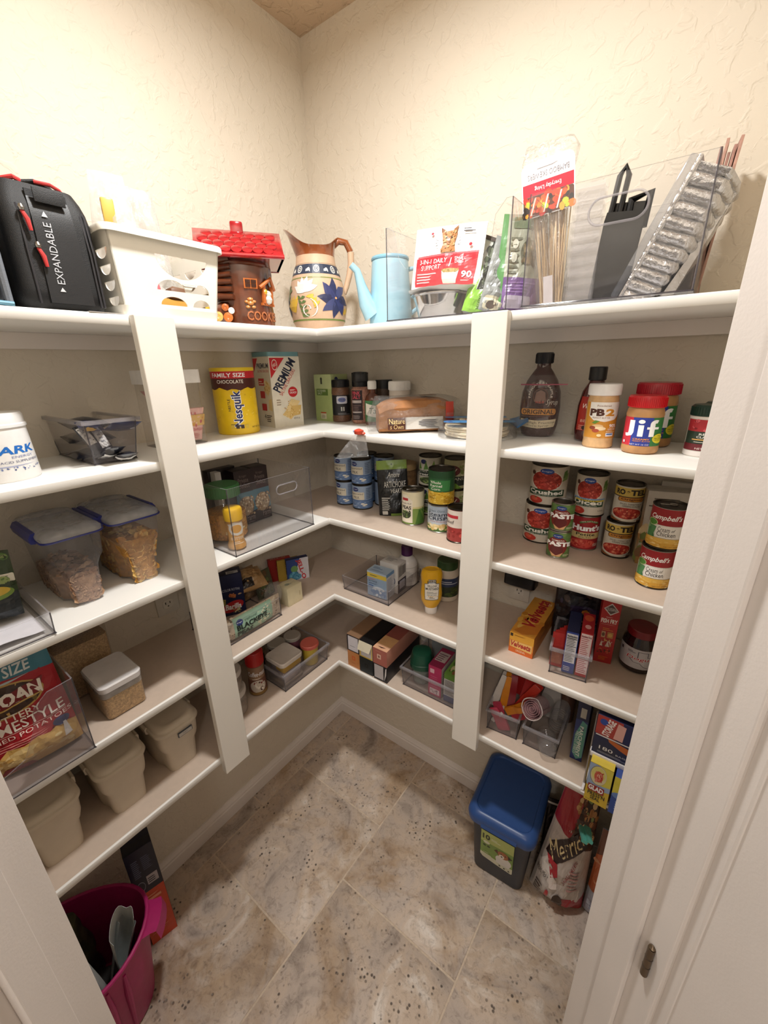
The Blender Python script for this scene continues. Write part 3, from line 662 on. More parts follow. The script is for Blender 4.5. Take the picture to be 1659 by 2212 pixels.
for (du, dv, r) in ((0, .075, .0085), (0, .02, .0095), (-.04, .04, .006), (.04, .045, .006), (-.03, -.035, .0065), (.03, -.035, .0065)): gb.lathe([(.001, -r * .6), (r * .8, -r * .4), (r, 0), (r * .8, r * .4), (.001, r * .6)], gm, 14, M=Matrix.Translation(F_(.55 + du, .33 + dv, .002)))
gb.done('gingerbread_man', t)
ck = B()
for (x, y_, zz, r, c) in ((-.095, -.055, .045, .011, 'd8b23a'), (-.075, -.068, .026, .012, 'd8a85a'), (-.055, -.072, .048, .009, 'b4622c'), (-.05, -.072, .024, .012, 'c76a2c'), (-.04, -.074, .04, .008, 'e5dfd4'), (-.1, -.05, .03, .009, 'd9b23c')): ck.lathe([(r, -.003), (r, .003), (r * .45, .0045), (r * .3, .0035)], P(c, .3), 16, M=Matrix.Translation((x, y_, zz)) @ Matrix.Rotation(PI / 2, 4, 'X'))
ck.done('cookie', t)
deco(t, F_, [('t', 'COOKIES', .5, .1, .92, .24, 'a2603a', {'bold': .02})], 'lettering', .0032, .25)
lid = B(); W_, Dp = .112, .088
pts = [[(x * s, -Dp * s2, .166), (x * s, -Dp * .93 * s2, .178), (x * s, -.012, .243), (x * s, .012, .243), (x * s, Dp * .93 * s2, .178), (x * s, Dp * s2, .166)] for x, s, s2 in ((-W_, .94, .9), (-W_, 1, 1), (-W_ * .5, 1, .97), (0, 1, .96), (W_ * .5, 1, .97), (W_, 1, 1), (W_, .94, .9))]
lid.loft(pts, RDG); lo = lid.done('lid', t, 50)
for side in (-1, 1):
    for r_ in range(4):
        for c_ in range(7):
            v = .12 + r_ * .22; y_ = side * (Dp * (.93) * (1 - v) + .012 * v); zz = .178 + .065 * v; x = -W_ + .02 + (W_ * 2 - .035) * (c_ + (.5 if r_ % 2 else .1)) / 7
            if r_ == 0 and c_ == 0 and side == -1: shm = None
            if side == -1 or c_ % 1 == 0:
                s_ = B() if not _T.get('shingle') else None
                if s_:
                    s_.lathe([(.014, 0), (.0135, .003), (.009, .0042)], RDG, 14, sy=1.1); so = s_.done('shingle', lo); _T['shingle'] = so.data
                else:
                    so = bpy.data.objects.new('shingle', _T['shingle']); COL.objects.link(so); so.parent = lo
                so.location = (x, y_, zz - .001); so.rotation_euler = (side * -math.atan2(.065, Dp * .8) * 1.0 + R.uniform(-.06, .06), R.uniform(-.05, .05), 0)
ch = B(); ch.box(-.017, -.015, .225, .017, .015, .266, RDG, .005); ch.done('chimney', lo)
ev = B(); ev.tube([(-W_, -Dp, .170), (W_, -Dp, .170)], .006, RDG, 10); ev.tube([(-W_, Dp, .170), (W_, Dp, .170)], .006, RDG, 10); ev.done('eaves', lo)

# painted clay pitcher
t = thing('pitcher', 'painted clay pitcher with blue flower and brown glazed rim on top shelf', 'pitcher', (.212, -.195, z1), 45)
CLAY = P('c9a98c', .6, noise=.06, scale=60); GLZ = P('8a4a25', .18, noise=.15, coat=.6)
pp_ = [(.062, 0), (.071, .004), (.084, .03), (.0925, .07), (.0925, .09), (.086, .13), (.072, .17), (.0625, .195), (.06, .215)]
B().lathe(pp_, CLAY, 56).done('body', t)
rs = []
for k in range(7):
    v = k / 6; rg = []
    for i in range(48):
        a = 2 * PI * i / 48; sp = max(0, math.cos(a - PI)) ** 3; bk = max(0, math.cos(a)) ** 4; ztop = .237 + .052 * sp + .033 * bk
        z_ = .2145 + (ztop - .2145) * v; r_ = .0602 + .006 * v * v + v * v * (.026 * sp + .006 * bk); rg.append((r_ * math.cos(a), r_ * math.sin(a) * (1 - .12 * sp * v), z_))
    rs.append(rg)
inn = [[(x * .94, y_ * .94, zz - .0005) for x, y_, zz in rs[-1]], [(x * .9, y_ * .9, .2) for x, y_, zz in rs[0]]]
b = B(); b.loft(rs + inn, GLZ, cap=False); b.done('spout_rim', t, 60)
hn = B(); hp_ = [(.058, 0, .25), (.075, 0, .262), (.098, 0, .258), (.112, 0, .232), (.112, 0, .2), (.104, 0, .165), (.094, 0, .135), (.086, 0, .115)]
hn.tube(hp_[:4], [.011, .0105, .01, .01], GLZ, 12); hn.tube(hp_[3:], [.0105, .0105, .0095, .009, .008], CLAY, 12); hn.done('handle', t)
def petal(cx, cy, L, wd, rot, asp):
    o = []
    for k in range(13):
        s = k / 12 if k < 7 else 1 - (k - 6) / 6; wv = wd * math.sin(PI * min(1, s * .92 + .04)) ** .8 * (1 if k < 7 else -1); a = math.radians(rot)
        o.append((cx + (s * L * math.cos(a) - wv * math.sin(a)), cy + (s * L * math.sin(a) + wv * math.cos(a)) * asp))
    return o
A_ = 1.48; it = [('r', 0, .118, 1, .14, '6d7d3a'), ('r', 0, .685, 1, .70, '7d8548'), ('r', 0, .745, 1, .875, '273247'), ('r', 0, .885, 1, .892, '9a8a72')]
for k in range(9):
    x = .06 + k * .11
    if k % 2 == 0: it += [('e', x, .81, .036, .05, 'e9e4da'), ('e', x, .81, .027, .037, '273247'), ('e', x, .81, .017, .025, 'e9e4da'), ('e', x, .81, .010, .015, '273247')]
    else: it += [('p', petal(x, .775, .05, .012, 75, A_), 'e9e4da'), ('p', petal(x + .03, .77, .045, .01, 110, A_), 'e9e4da'), ('p', petal(x - .02, .775, .04, .01, 60, A_), 'e9e4da')]
for k, rt in enumerate((100, 140, 185, 228, 270, 312, 352, 45)): it += [('p', petal(.68, .42, .225, .042, rt, A_), ('2c3055', '353a66', '272b4c', '3f456f')[k % 4])]
it += [('e', .68, .42, .012, .016, 'd8a06a')]
for rt in (60, 88, 115, 140, 165, 30): it += [('p', petal(.37, .50, .17, .03, rt, A_), 'e6e0d8')]
for rt in (95, 112, 130, 148, 75): it += [('p', petal(.24, .24, .19, .022, rt, A_), 'd8b040')]
for rt in (80, 110, 55, 200): it += [('p', petal(.46, .22 + rt * .0012, .10, .016, rt, A_), 'd8b040')]
for q in range(5): it += [('p', petal(.36 - .008 * q, .17 + .06 * q, .06, .014, 30, A_), '5d7040'), ('p', petal(.36 - .008 * q, .17 + .06 * q, .06, .014, 150, A_), '5d7040')]
sw = [(.40 + (.02 + .0045 * k) * math.cos(k * .42), .27 + (.02 + .0045 * k) * 1.4 * math.sin(k * .42)) for k in range(19)]
for (ax_, ay), (bx, by) in zip(sw, sw[1:]): it += [('p', [(ax_ - .006, ay), (bx - .006, by), (bx + .006, by), (ax_ + .006, ay)], 'eee9e0')]
for rt in (70, 100, 130, 250, 285): it += [('p', petal(.10, .34, .13, .03, rt, A_), '2d4560')]
for rt in (20, 60, 300): it += [('p', petal(.12, .52, .1, .02, rt, A_), '66774a')]
for rt in (250, 280, 310): it += [('p', petal(.82, .30, .09, .014, rt, A_), 'd8b040')]
deco(t, rev(pp_, .004, .213, 200), it, 'painted_flowers', .0005, .45)

# sky-blue coffee pot
t = thing('coffee_pot', 'pale blue enamel pot with long spout beside the clay pitcher', 'pot', (.432, -.098, z1), 45)
BLU = P('9cc6d6', .3, noise=.03, coat=.3)
B().lathe([(.064, 0), (.067, .006), (.066, .05), (.061, .12), (.056, .185), (.0545, .192)], BLU, 48).done('body', t)
l = B(); l.lathe([(.057, .191), (.058, .195), (.056, .2), (.03, .206), (.001, .208)], P('7fb0c6', .3), 40); l.done('lid', t)
s_ = B(); s_.tube([(-.055, -.01, .045), (-.078, -.014, .075), (-.092, -.017, .12), (-.104, -.02, .16), (-.122, -.022, .176)], [.034, .024, .015, .0105, .0095], BLU, 14); s_.done('spout', t)
h_ = B(); h_.tube([(.058, 0, .17), (.09, 0, .175), (.105, 0, .13), (.098, 0, .07), (.064, 0, .045)], .007, BLU, 10); h_.done('handle', t)
# ------------------------------------------------------------ top shelf, back wall: two clear bins
bz = z1
acrylic('clear_bin', 'clear bin with scooped front holding pet treats, left bin on the top shelf', .715, -.158, bz, .33, .245, .215, 0, foot=.004,
        scoop=[(0, 0), (.33, 0), (.33, .215), (.315, .215), (.292, .19), (.285, .14), (.268, .118), (.25, .112), (.10, .112), (.06, .116), (.04, .14), (.028, .19), (.018, .214), (0, .215)], rr=.01)
TREAT = [('r', .0, .0, 1, 1, 'f1eeee'), ('p', [(.07, .03), (.93, .03), (.95, .54), (.06, .50)], 'd8313b'), ('p', [(.08, .50), (.95, .54), (.95, .57), (.08, .53)], 'e8646a'),
    ('t', '3-IN-1 DAILY', .12, .40, .54, .475, 'ffffff'), ('t', 'SUPPORT', .15, .30, .46, .375, 'ffffff'), ('p', [(.575, .33), (.59, .33), (.61, .47), (.595, .47)], 'f5d8da'), ('t', 'SMALL', .65, .43, .80, .48, 'ffffff'), ('t', 'DOG', .66, .38, .77, .425, 'ffffff'),
    ('l', .1, .08, .42, .27, 4, 'f0b8bb'), ('p', [(.52, .06), (.70, .06), (.73, .26), (.49, .26)], 'd9dccf'), ('e', .61, .265, .12, .035, 'b9a36a'), ('s', .50, .24, .72, .29, 30, .012, ['a48a4c', 'c2ac74', '8f7a45']), ('t', '90', .77, .14, .9, .25, 'ffffff', {'bold': .03}), ('l', .77, .09, .9, .12, 1, 'f6d5d6'),
    ('p', [(.43, .56), (.45, .70), (.42, .86), (.40, .95), (.47, .90), (.56, .91), (.62, .96), (.63, .86), (.61, .70), (.64, .57)], 'a9784f'), ('e', .52, .78, .085, .11, 'b98a5e'), ('p', [(.41, .88), (.39, .97), (.46, .92)], '7d543a'), ('p', [(.62, .88), (.64, .985), (.57, .93)], '8d6242'), ('e', .485, .80, .014, .017, '1c1512'), ('e', .555, .80, .014, .017, '1c1512'), ('e', .52, .735, .035, .03, '8a5f42'), ('e', .52, .75, .018, .015, '17110f'), ('e', .52, .70, .02, .01, 'c98086'), ('s', .44, .6, .61, .9, 40, .012, ['c59a6e', '8f6342', 'a9784f'], {'asp': 2.2}),
    ('p', [(.30, .80), (.38, .76), (.38, .75)], '33302e'), ('p', [(.29, .72), (.37, .72), (.37, .71)], '33302e'), ('p', [(.31, .64), (.38, .68), (.385, .67)], '33302e'), ('p', [(.67, .77), (.74, .83), (.67, .76)], '33302e'), ('p', [(.67, .72), (.75, .74), (.67, .71)], '33302e'), ('p', [(.67, .67), (.74, .65), (.67, .66)], '33302e'),
    ('e', .28, .88, .018, .022, 'd8313b'), ('e', .84, .66, .022, .026, 'd8313b'), ('l', .73, .86, .88, .93, 2, '4b4645')]
pouch('treat_pouch', 'white and red dog supplement bag with a terrier picture, in left clear bin', 'pouch', .662, -.175, bz + .083, .20, .145, .04, 'f1eeee', TREAT, 2, -6, 4, crump=.006, seed=2, top=.25, bot=.9)
t = thing('paper_wrap', 'crinkled white paper rim on the steel bowl under the treat bag', 'wrap', (.655, -.165, bz + .071), 0)
b = B(); b.lathe([(.07, 0), (.085, .003), (.098, .009), (.1, .011), (.07, .0095), (.03, .009)], P('dcd8d4', .35), 40, sy=.75); noisy(b.done('rim', t), .003, 50)
t = thing('steel_bowl', 'stainless steel bowl under the white and red dog bag', 'bowl', (.645, -.16, bz + .0075), 0)
MIR = P('c8c6c4', .12, 1.0, noise=.03)
b = B(); b.lathe([(.001, .001), (.056, 0), (.06, .004), (.07, .04), (.078, .062), (.084, .063), (.084, .061), (.0765, .058), (.068, .04), (.057, .006), (.001, .004)], MIR, 48, sy=.9, cap=False); b.done('bowl', t)
GB = [('r', 0, 0, 1, 1, 'cfd3cc'), ('r', 0, 0, 1, .30, '86bb3e'), ('p', [(0, 0), (.16, 0), (.2, .6), (0, .75)], '8cc63f'), ('p', [(.2, .3), (.5, .34), (.6, .95), (.3, .98)], '2c332b'), ('s', .22, .4, .55, .95, 40, .05, ['39442f', '20261f', '55604a', '76806c']), ('l', .3, .06, .9, .26, 8, '5d7a3a'), ('r', .62, .32, 1, .96, 'd9dcd8'), ('t', 'FREE', .64, .7, .98, .82, '3c423c'), ('p', [(.78, .84), (.82, .84), (.83, .92), (.79, .9)], '3c423c'), ('l', .64, .4, .95, .64, 4, '8b918b'), ('r', 0, .95, 1, 1, '4a3f3a')]
pouch('treat_pouch', 'bright green and white treat bag leaning beside the dog bag in the clear bin', 'pouch', .765, -.165, bz + .008, .10, .185, .05, '9aa59a', GB, 38, -8, 17, crump=.005, seed=5)
pouch('treat_pouch', 'shiny grey-silver treat bag behind the bright green bag in clear bin', 'pouch', .815, -.175, bz + .008, .10, .17, .045, '8d9290', [('r', 0, 0, 1, 1, '8d9290'), ('rr', .06, .02, .5, .2, .05, 'cfcab0'), ('e', .25, .08, .12, .05, '5b4a3c'), ('s', .1, .25, .9, .9, 14, .06, ['a7acaa', '7b807e'])], 42, -6, 15, crump=.011, seed=6)
PB_ = [('r', 0, 0, 1, 1, 'a3a694'), ('r', 0, 0, 1, .36, '6c4a86'), ('p', [(0, .0), (.16, 0), (.1, 1), (0, 1)], '4f8a4a'), ('rr', .2, .04, .75, .17, .03, 'b9b0c0'), ('l', .2, .2, .85, .33, 4, '8a6ba0'), ('rr', .22, .86, .96, .97, .02, '6e7b62'), ('e', .58, .62, .16, .13, '5b5d4c'), ('s', .45, .5, .7, .75, 20, .04, ['6f5f48', '494a3d', '8a7a5e']), ('l', .2, .4, .45, .8, 7, '6c7060'), ('e', .3, .7, .06, .05, 'c9cabb'), ('e', .3, .56, .06, .05, 'c9cabb')]
pouch('treat_pouch', 'green and purple treat bag at right end of left clear bin', 'pouch', .855, -.155, bz + .008, .115, .215, .05, '4f8a4a', PB_, 30, -5, 5, crump=.004, seed=7)

acrylic('clear_bin', 'large clear bin with oval handle slot holding skewers and foil pans on the top shelf', 1.071, -.165, bz, .305, .25, .205, 0, foot=.006, slot=(.115, .213, .128, .172), rr=.01)
# bamboo skewers in their bag
t = thing('skewer_bag', 'bag of bamboo skewers with a red and white picture card, in right clear bin', 'bag', (.95, -.185, bz + .012), 8, None, (math.radians(-4), math.radians(-7), math.radians(8)))
BAM = [P('d8b98c', .55, noise=.1), P('caa877', .55, noise=.1), P('e0c79d', .55, noise=.1)]
for i in range(46):
    a = R.uniform(0, 2 * PI); r = .026 * math.sqrt(R.random()); k = i % 3
    key = 'skewer%d' % k
    if key not in _T:
        b = B(); b.lathe([(.0012, 0), (.0012, .245), (.0002, .255)], BAM[k], 6); o = b.done('skewer', t); _T[key] = o.data
    else:
        o = bpy.data.objects.new('skewer', _T[key]); COL.objects.link(o); o.parent = t
    o.location = (r * math.cos(a) * .9, r * math.sin(a) * .5, .003 + R.uniform(0, .006)); o.rotation_euler = (R.uniform(-.015, .015), R.uniform(-.05, .05) + .06 * math.cos(a), 0)
f = B(); f.loft([[(p[0], p[1], zz) for p in rrect(-a_, -c_, a_, c_, min(a_, c_) * .8, 4)] for a_, c_, zz in ((.03, .017, .001), (.034, .02, .06), (.036, .022, .14), (.04, .022, .22), (.05, .018, .27), (.058, .012, .30), (.05, .008, .325), (.035, .006, .332))], FILM, cap=False)
noisy(f.done('bag_film', t), .006, 45)
card = B(); card.plate(rrect(-.053, 0, .053, .10, .014), [], .0008, P('f0eef0', .3), lambda u, v, w_: Vector((u, -.0235 - w_ - .08 * (v / .1) * .15, .185 + v))); co = card.done('picture_card', t, 0)
deco(co, flat((-.053, -.0246, .185), (.106, 0, 0), (0, -.012, .1)), [('r', .02, .40, .98, .63, 'd81f34'), ('t', 'Everyday Living', .25, .47, .75, .57, 'ffffff', {'rot': 180}), ('t', 'BAMBOO SKEWERS', .12, .70, .9, .80, '8d8a90', {'rot': 180}), ('l', .3, .86, .75, .93, 1, 'b9b6ba'), ('rr', .02, .02, .98, .39, .03, '5c2c1c'), ('s', .05, .04, .95, .38, 60, .065, ['d8442a', 'e07a32', 'c22a20', 'e6a03c', '2f2420', 'b8c23c', '221a18', 'd05a2a']), ('p', [(.15, .05), (.18, .05), (.28, .36), (.25, .36)], 'ece4d8'), ('p', [(.4, .05), (.43, .05), (.52, .36), (.49, .36)], 'ece4d8'), ('p', [(.65, .05), (.68, .05), (.77, .36), (.74, .36)], 'ece4d8')], 'card_print', .0003)
B().box(-.012, -.0225, .004, .008, -.0215, .062, P('cdc6c8', .4)).done('white_sticker', t)
# ridged clear lids stood on edge
t = thing('stacked_covers', 'stack of clear ridged plastic lids standing between the skewers and black trays', 'lids', (1.012, -.17, bz + .0105), 4)
for k in range(3):
    b = B(); y0 = -.05 + .022 * k; rw = [(y0 - .0035 if q % 2 else y0 + .003, .004 + q * .0108) for q in range(21)]
    b.loft([[(u, yy, zz) for yy, zz in rw] for u in (-.03, .026)], CL('e6e5e8', .97, .06, 'ridged', .1, 1.7), cap=False, closed=False); b.done('lid', t, 20)
# black take-out trays
t = thing('black_tray', 'black plastic trays with a handle standing in the right clear bin', 'tray', (1.062, -.16, bz + .0105), 6, None, (0, math.radians(5), math.radians(6)))
BP = P('060607', .34, noise=.15)
for k in range(2):
    b = B(); y0 = -.03 + .02 * k; b.loft([[(-.036 * s, y0, zz), (.036 * s, y0, zz), (.034 * s, y0 + .009, zz), (-.034 * s, y0 + .009, zz)] for s, zz in ((.85, 0), (1, .01), (1, .15), (.94, .165 + .02 * k))], BP); b.done('tray', t)
b = B(); b.tube([(-.028, -.02, .15), (-.026, -.02, .228), (-.018, -.02, .243), (-.010, -.02, .228), (-.012, -.02, .15)], .0055, BP, 8); b.tube([(.004, -.01, .15), (.004, -.01, .188), (.036, -.01, .2), (.036, -.01, .14)], .0075, BP, 8); b.done('handle', t)
# foil pans nested in a clear tray
FOIL = P('c9c9cb', .22, .95, noise=.06, scale=20, bump=.9, bscale=90, name='foil')
t = thing('foil_pans', 'ribbed silver foil pans stacked on a tilted edge in right clear bin', 'pans', (1.092, -.135, bz + .0125), 0, None, (0, math.radians(24), 0))
b = B(); rs = []
for q in range(106):
    q = q * 48 / 105; zz = .228 * q / 48; d = .0085 * abs(math.sin(PI * 10.5 * q / 48)) ** .5; sl = .022 * (1 - abs(q / 24 - 1) ** 6)
    rs.append([(.010 + sl * 0, -.09 - d, zz), (.06, -.088 - d, zz), (.066, -.08 - d, zz), (.07 + d, -.03, zz), (.07 + d, .06, zz), (.010, .065, zz)])
b.loft(rs, FOIL); noisy(b.done('pan', t, 35), .0016, 90)
b = B(); b.tube([(.006, -.098, 0), (.006, -.098, .235), (.006, .07, .24), (.006, .07, 0)], .0035, FOIL, 8, True); noisy(b.done('foil_rim', t), .0015, 90)
b = B(); b.box(-.012, -.1, .0, .003, .07, .236, CL('d9e0ee', .95, .06, 'tray_clear', .08), .004); b.done('clear_cover', t)
b = B(); b.loft([[(.072, -.085 * (1 - v), .02 + .2 * v), (.076 + .012 * (1 - v), -.07 * (1 - v), .02 + .2 * v), (.078 + .012 * (1 - v), .0, .02 + .2 * v), (.074, .0, .02 + .2 * v)] for v in (0, .3, .6, 1)], FOIL); noisy(b.done('folded_edge', t), .004, 60)
t = thing('blue_cloth', 'folded blue cloth bag tucked behind the foil pans', 'cloth', (1.193, -.10, bz + .09), 0)
noisy(rbox(B(), .03, .11, 0, .05, .01, P('3f6a94', .8, noise=.2, bump=.3)).done('cloth', t), .006, 60)
t = thing('brown_box', 'small dark brown box low behind the blue cloth in clear bin', 'box', (1.19, -.09, bz + .0095), 0)
B().box(-.02, -.06, 0, .02, .06, .072, P('4a4038', .5), .002).done('box', t); B().box(-.02, -.061, 0, -.012, -.06, .07, P('c9c2ae', .5)).done('pale_edge', t)
t = thing('paint_sticks', 'bundle of flat reddish wooden sticks standing at the back of right clear bin', 'sticks', (1.203, -.07, bz + .0095), 0, None, (math.radians(-3), math.radians(4), 0))
for k in range(5):
    b = B(); b.box(-.0025, -.017, 0, .0025, .017, .272 + .014 * math.sin(k * 2.1), P(('9a7468', 'a98272', '8a6459')[k % 3], .7, noise=.2, scale=90), .0004); o = b.done('stick', t); o.location = (-.008 + .0058 * k, .004 * math.sin(k * 3), 0); o.rotation_euler = (0, .004 * (k - 2), .03 * k)

# ------------------------------------------------------------ second shelf, left wall
z2 = Z(2)
LP_ = [(.062, 0), (.066, .004), (.066, .02), (.063, .13), (.062, .132)]
t = pot('powder_tub', 'white drink powder tub with blue lettering, at the left end of second shelf', 'tub', .187, -1.078, z2, turn(.19, -1.08) - 16, [(.053, 0), (.0555, .004), (.052, .100), (.051, .104)], P('ecebea', .3), [(.051, .1), (.0545, .101), (.0545, .106), (.0525, .108), (.0525, .122), (.05, .127), (.02, .1285), (.001, .1285)], P('efefef', .28),
    [('t', 'SPARK', .32, .50, .92, .66, '1f6cc0', {'shear': .15, 'bold': .03}), ('t', 'ENERGY', .62, .42, .86, .465, '7a86b0'), ('t', 'VITAMIN & AMINO ACID SUPPLEMENT', .06, .33, .94, .375, '5a6080'), ('l', .08, .26, .92, .3, 1, '9aa2c4'), ('s', .1, .17, .95, .25, 46, .008, ['3c4f86', '6a7cae', '223a78'], {'asp': 1.6}), ('t', 'RASPBERRY', .15, .11, .48, .155, '3a66a8'), ('l', .1, .08, .5, .095, 1, '9ab0d0'), ('t', 'o', .12, .78, .17, .84, '555')], (.004, .1), sy=1.0)
pot('supplement_bottle', 'white bottle with black band behind the powder tub, at the left edge', 'bottle', .06, -1.118, z2, 80, [(.04, 0), (.042, .003), (.042, .12), (.03, .15), (.018, .16)], P('dcd8d4', .35), [(.022, .158), (.023, .16), (.023, .19), (.02, .194), (.001, .194)], P('e6e2de', .35), [('r', 0, .80, 1, .88, '2a2a2c'), ('t', 'LIGHT', .4, .35, .8, .48, '2c3a4a'), ('l', .4, .1, .8, .3, 3, '7a8490')], (.004, .15))
acrylic('clear_bin', 'long narrow clear bin of dark snack packets on the second shelf', .113, -.89, z2, .088, .215, .097, 90, foot=.002, lip=.006, mat=SMOKE, taper=.2)
FP = P('24283a', .22, noise=.2, coat=.5)
def packet(x, y, z, w, l, h, m, label, group, rot, items=None, seed=0):
    t = thing('snack_packet', label, 'packet', (x, y, z), 0, group, rot); f = pillow(w, l, h, .5, .5, .002, seed, 0, 0, .8); f2 = pillow(w, l, h, 0, 0, .002, seed)
    b = B(); N = 10
    for s in (1, -1):
        G = [[Vector((q.x, q.y * s, q.z)) for q in [pillow(w, l, h, .2, .2, .002, seed)(i / N, j / N, 0) for i in range(N + 1)]] for j in range(N + 1)]
        b.add([p for r in G for p in r], [[j * (N + 1) + i, j * (N + 1) + i + 1, (j + 1) * (N + 1) + i + 1, (j + 1) * (N + 1) + i] for j in range(N) for i in range(N)], m)
    b.done('wrapper', t, 60)
    if items: deco(t, pillow(w, l, h, .2, .2, .002, seed), items, 'print', .0008)
    return t
NB = P('1d1e26', .25, coat=.5); NV = P('2b3566', .25, coat=.4); WF = [('r', .1, .1, .9, .62, 'd4d2d0'), ('l', .2, .2, .8, .5, 3, '8a8a90')]; YF = [('p', [(.2, .5), (.5, .8), (.8, .5), (.5, .3)], 'e0b04a')]
ra = math.radians
for i, (x, y, z, w, l, h, m, lb, ro, its) in enumerate([
    (.20, -.905, .012, .05, .08, .018, NB, 'black snack packet with a white panel, at bottom front of the packet bin', (ra(70), 0, ra(95)), WF),
    (.215, -.855, .006, .055, .06, .018, NB, 'black packet with pale stripe, lower right in the packet bin', (ra(75), 0, ra(80)), [('r', 0, .55, 1, .8, 'd8d6d4')]),
    (.222, -.925, .034, .028, .06, .012, NB, 'narrow black packet with white label tilted left in the packet bin', (ra(-22), ra(-20), ra(90)), [('r', .1, .2, .9, .9, 'dcdad8'), ('l', .3, .4, .7, .8, 3, '8a8a90')]),
    (.222, -.895, .030, .028, .06, .012, NB, 'second narrow black packet with white label in the packet bin, just right of first', (ra(-22), ra(-14), ra(90)), [('r', .1, .1, .9, .9, 'd2d0ce'), ('l', .3, .3, .7, .7, 3, '8a8a90')]),
    (.205, -.915, .072, .055, .05, .016, NV, 'navy packet with a gold flash on top of the packet pile', (ra(60), 0, ra(60)), YF),
    (.205, -.845, .068, .08, .05, .018, NV, 'wide navy packet lying across the right of the packet pile', (ra(65), ra(6), ra(96)), [('e', .75, .6, .08, .1, 'dfe0e6')]),
    (.15, -.90, .012, .12, .075, .03, FP, 'dark blue packet flat at the bottom behind the front packets', (ra(-88), 0, ra(90)), None),
    (.13, -.90, .045, .12, .08, .03, NB, 'black packet lying in the middle of the packet bin, behind the white labels', (ra(-84), 0, ra(85)), None),
    (.12, -.89, .075, .11, .07, .03, FP, 'dark packet lying highest at the rear of the packet bin', (ra(-80), 0, ra(93)), None)]):
    y = -.89 + (y + .885) * .72; x -= .012 if i < 6 else -.02; w *= .8
    packet(x, y, z2 + z, w, l, h, m, lb, 'dark packets in the narrow clear bin', ro, its, i)
t = thing('glass_jar', 'square glass canister with white lid holding pink packets, half behind left post', 'jar', (.108, -.685, z2), 90)
rbox(B(), .135, .11, 0, .165, .022, GLASSY).done('glass', t); rbox(B(), .142, .118, .163, .197, .02, P('e9e6e2', .35)).done('lid', t)
b = B(); b.loft([[(q[0] + .035 + .02 * v, q[1] - .012, .006 + .088 * v) for q in rrect(-.03, -.01, .03, .012, .009)] for v in (0, .2, .8, 1)], P('e6b7ae', .4, noise=.12)); po = b.done('packet', t)
deco(po, flat((.007, -.0235, .008), (.06, 0, 0), (.02, 0, .085)), [('r', .05, .45, .95, .8, 'e0b56a'), ('s', .1, .45, .9, .9, 16, .05, ['c9696a', 'd99a4a', 'eec2a8']), ('t', 'VITAMIN C', .2, .28, .9, .38, 'c8606a', {'rot': 180}), ('l', .2, .06, .85, .22, 3, 'd58a86')], 'print')
b = B(); b.loft([[(q[0] - .01 - .045 * v, q[1] + .01, .09 + .055 * v) for q in rrect(-.006, -.02, .006, .02, .004)] for v in (0, 1)], P('d99a98', .4)); b.done('packet', t)
# yellow drink powder tin
NQ = [(.062, 0), (.0645, .003), (.0645, .19), (.063, .192)]
def drip(n, y, a): return [(0, 1.0)] + [(0, y)] + [(k / n, y + a * math.sin(k * 1.9) - a * .6 * math.cos(k * .8)) for k in range(n + 1)] + [(1, 1.0)]
pot('drink_powder_tin', 'yellow chocolate drink powder tub with a brown dripping band', 'tub', .077, -.460, z2, turn(.077, -.46) - 6, NQ, P('e9c21c', .3), [(.0635, .188), (.066, .19), (.066, .198), (.064, .2), (.001, .2)], P('e8c72c', .3),
    [('p', drip(16, .72, .018), '4a1c12'), ('r', 0, .885, 1, 1, 'c0212a'), ('t', 'FAMILY SIZE', .13, .905, .66, .97, 'ffffff', {'bold': .02}), ('t', 'CHOCOLATE', .22, .81, .62, .865, 'f5efe2', {'bold': .01}), ('s', .05, .2, .95, .7, 46, .012, ['f2d452', 'd8ae14', 'f0cc34']), ('t', 'Nesquik', .225, .31, .775, .51, 'ffffff', {'rot': 90, 'asp': 1.08, 'bold': .07}), ('t', 'Nesquik', .235, .318, .765, .502, '1c2a66', {'rot': 90, 'asp': 1.08, 'bold': .025}), ('t', 'NESTLE', .28, .45, .46, .49, '2c2a2a', {'rot': 90, 'asp': 1.08}), ('r', .36, .09, .41, .15, 'd8b83a'), ('r', .43, .09, .48, .15, '3b2a1c'), ('r', .5, .09, .55, .15, '3b2a1c'), ('r', .57, .09, .62, .15, 'd8b83a'), ('l', .36, .155, .5, .17, 1, '3b2a1c'), ('t', 'NET WT 38 OZ', .68, .085, .9, .11, '3b2a1c')], (.003, .19))
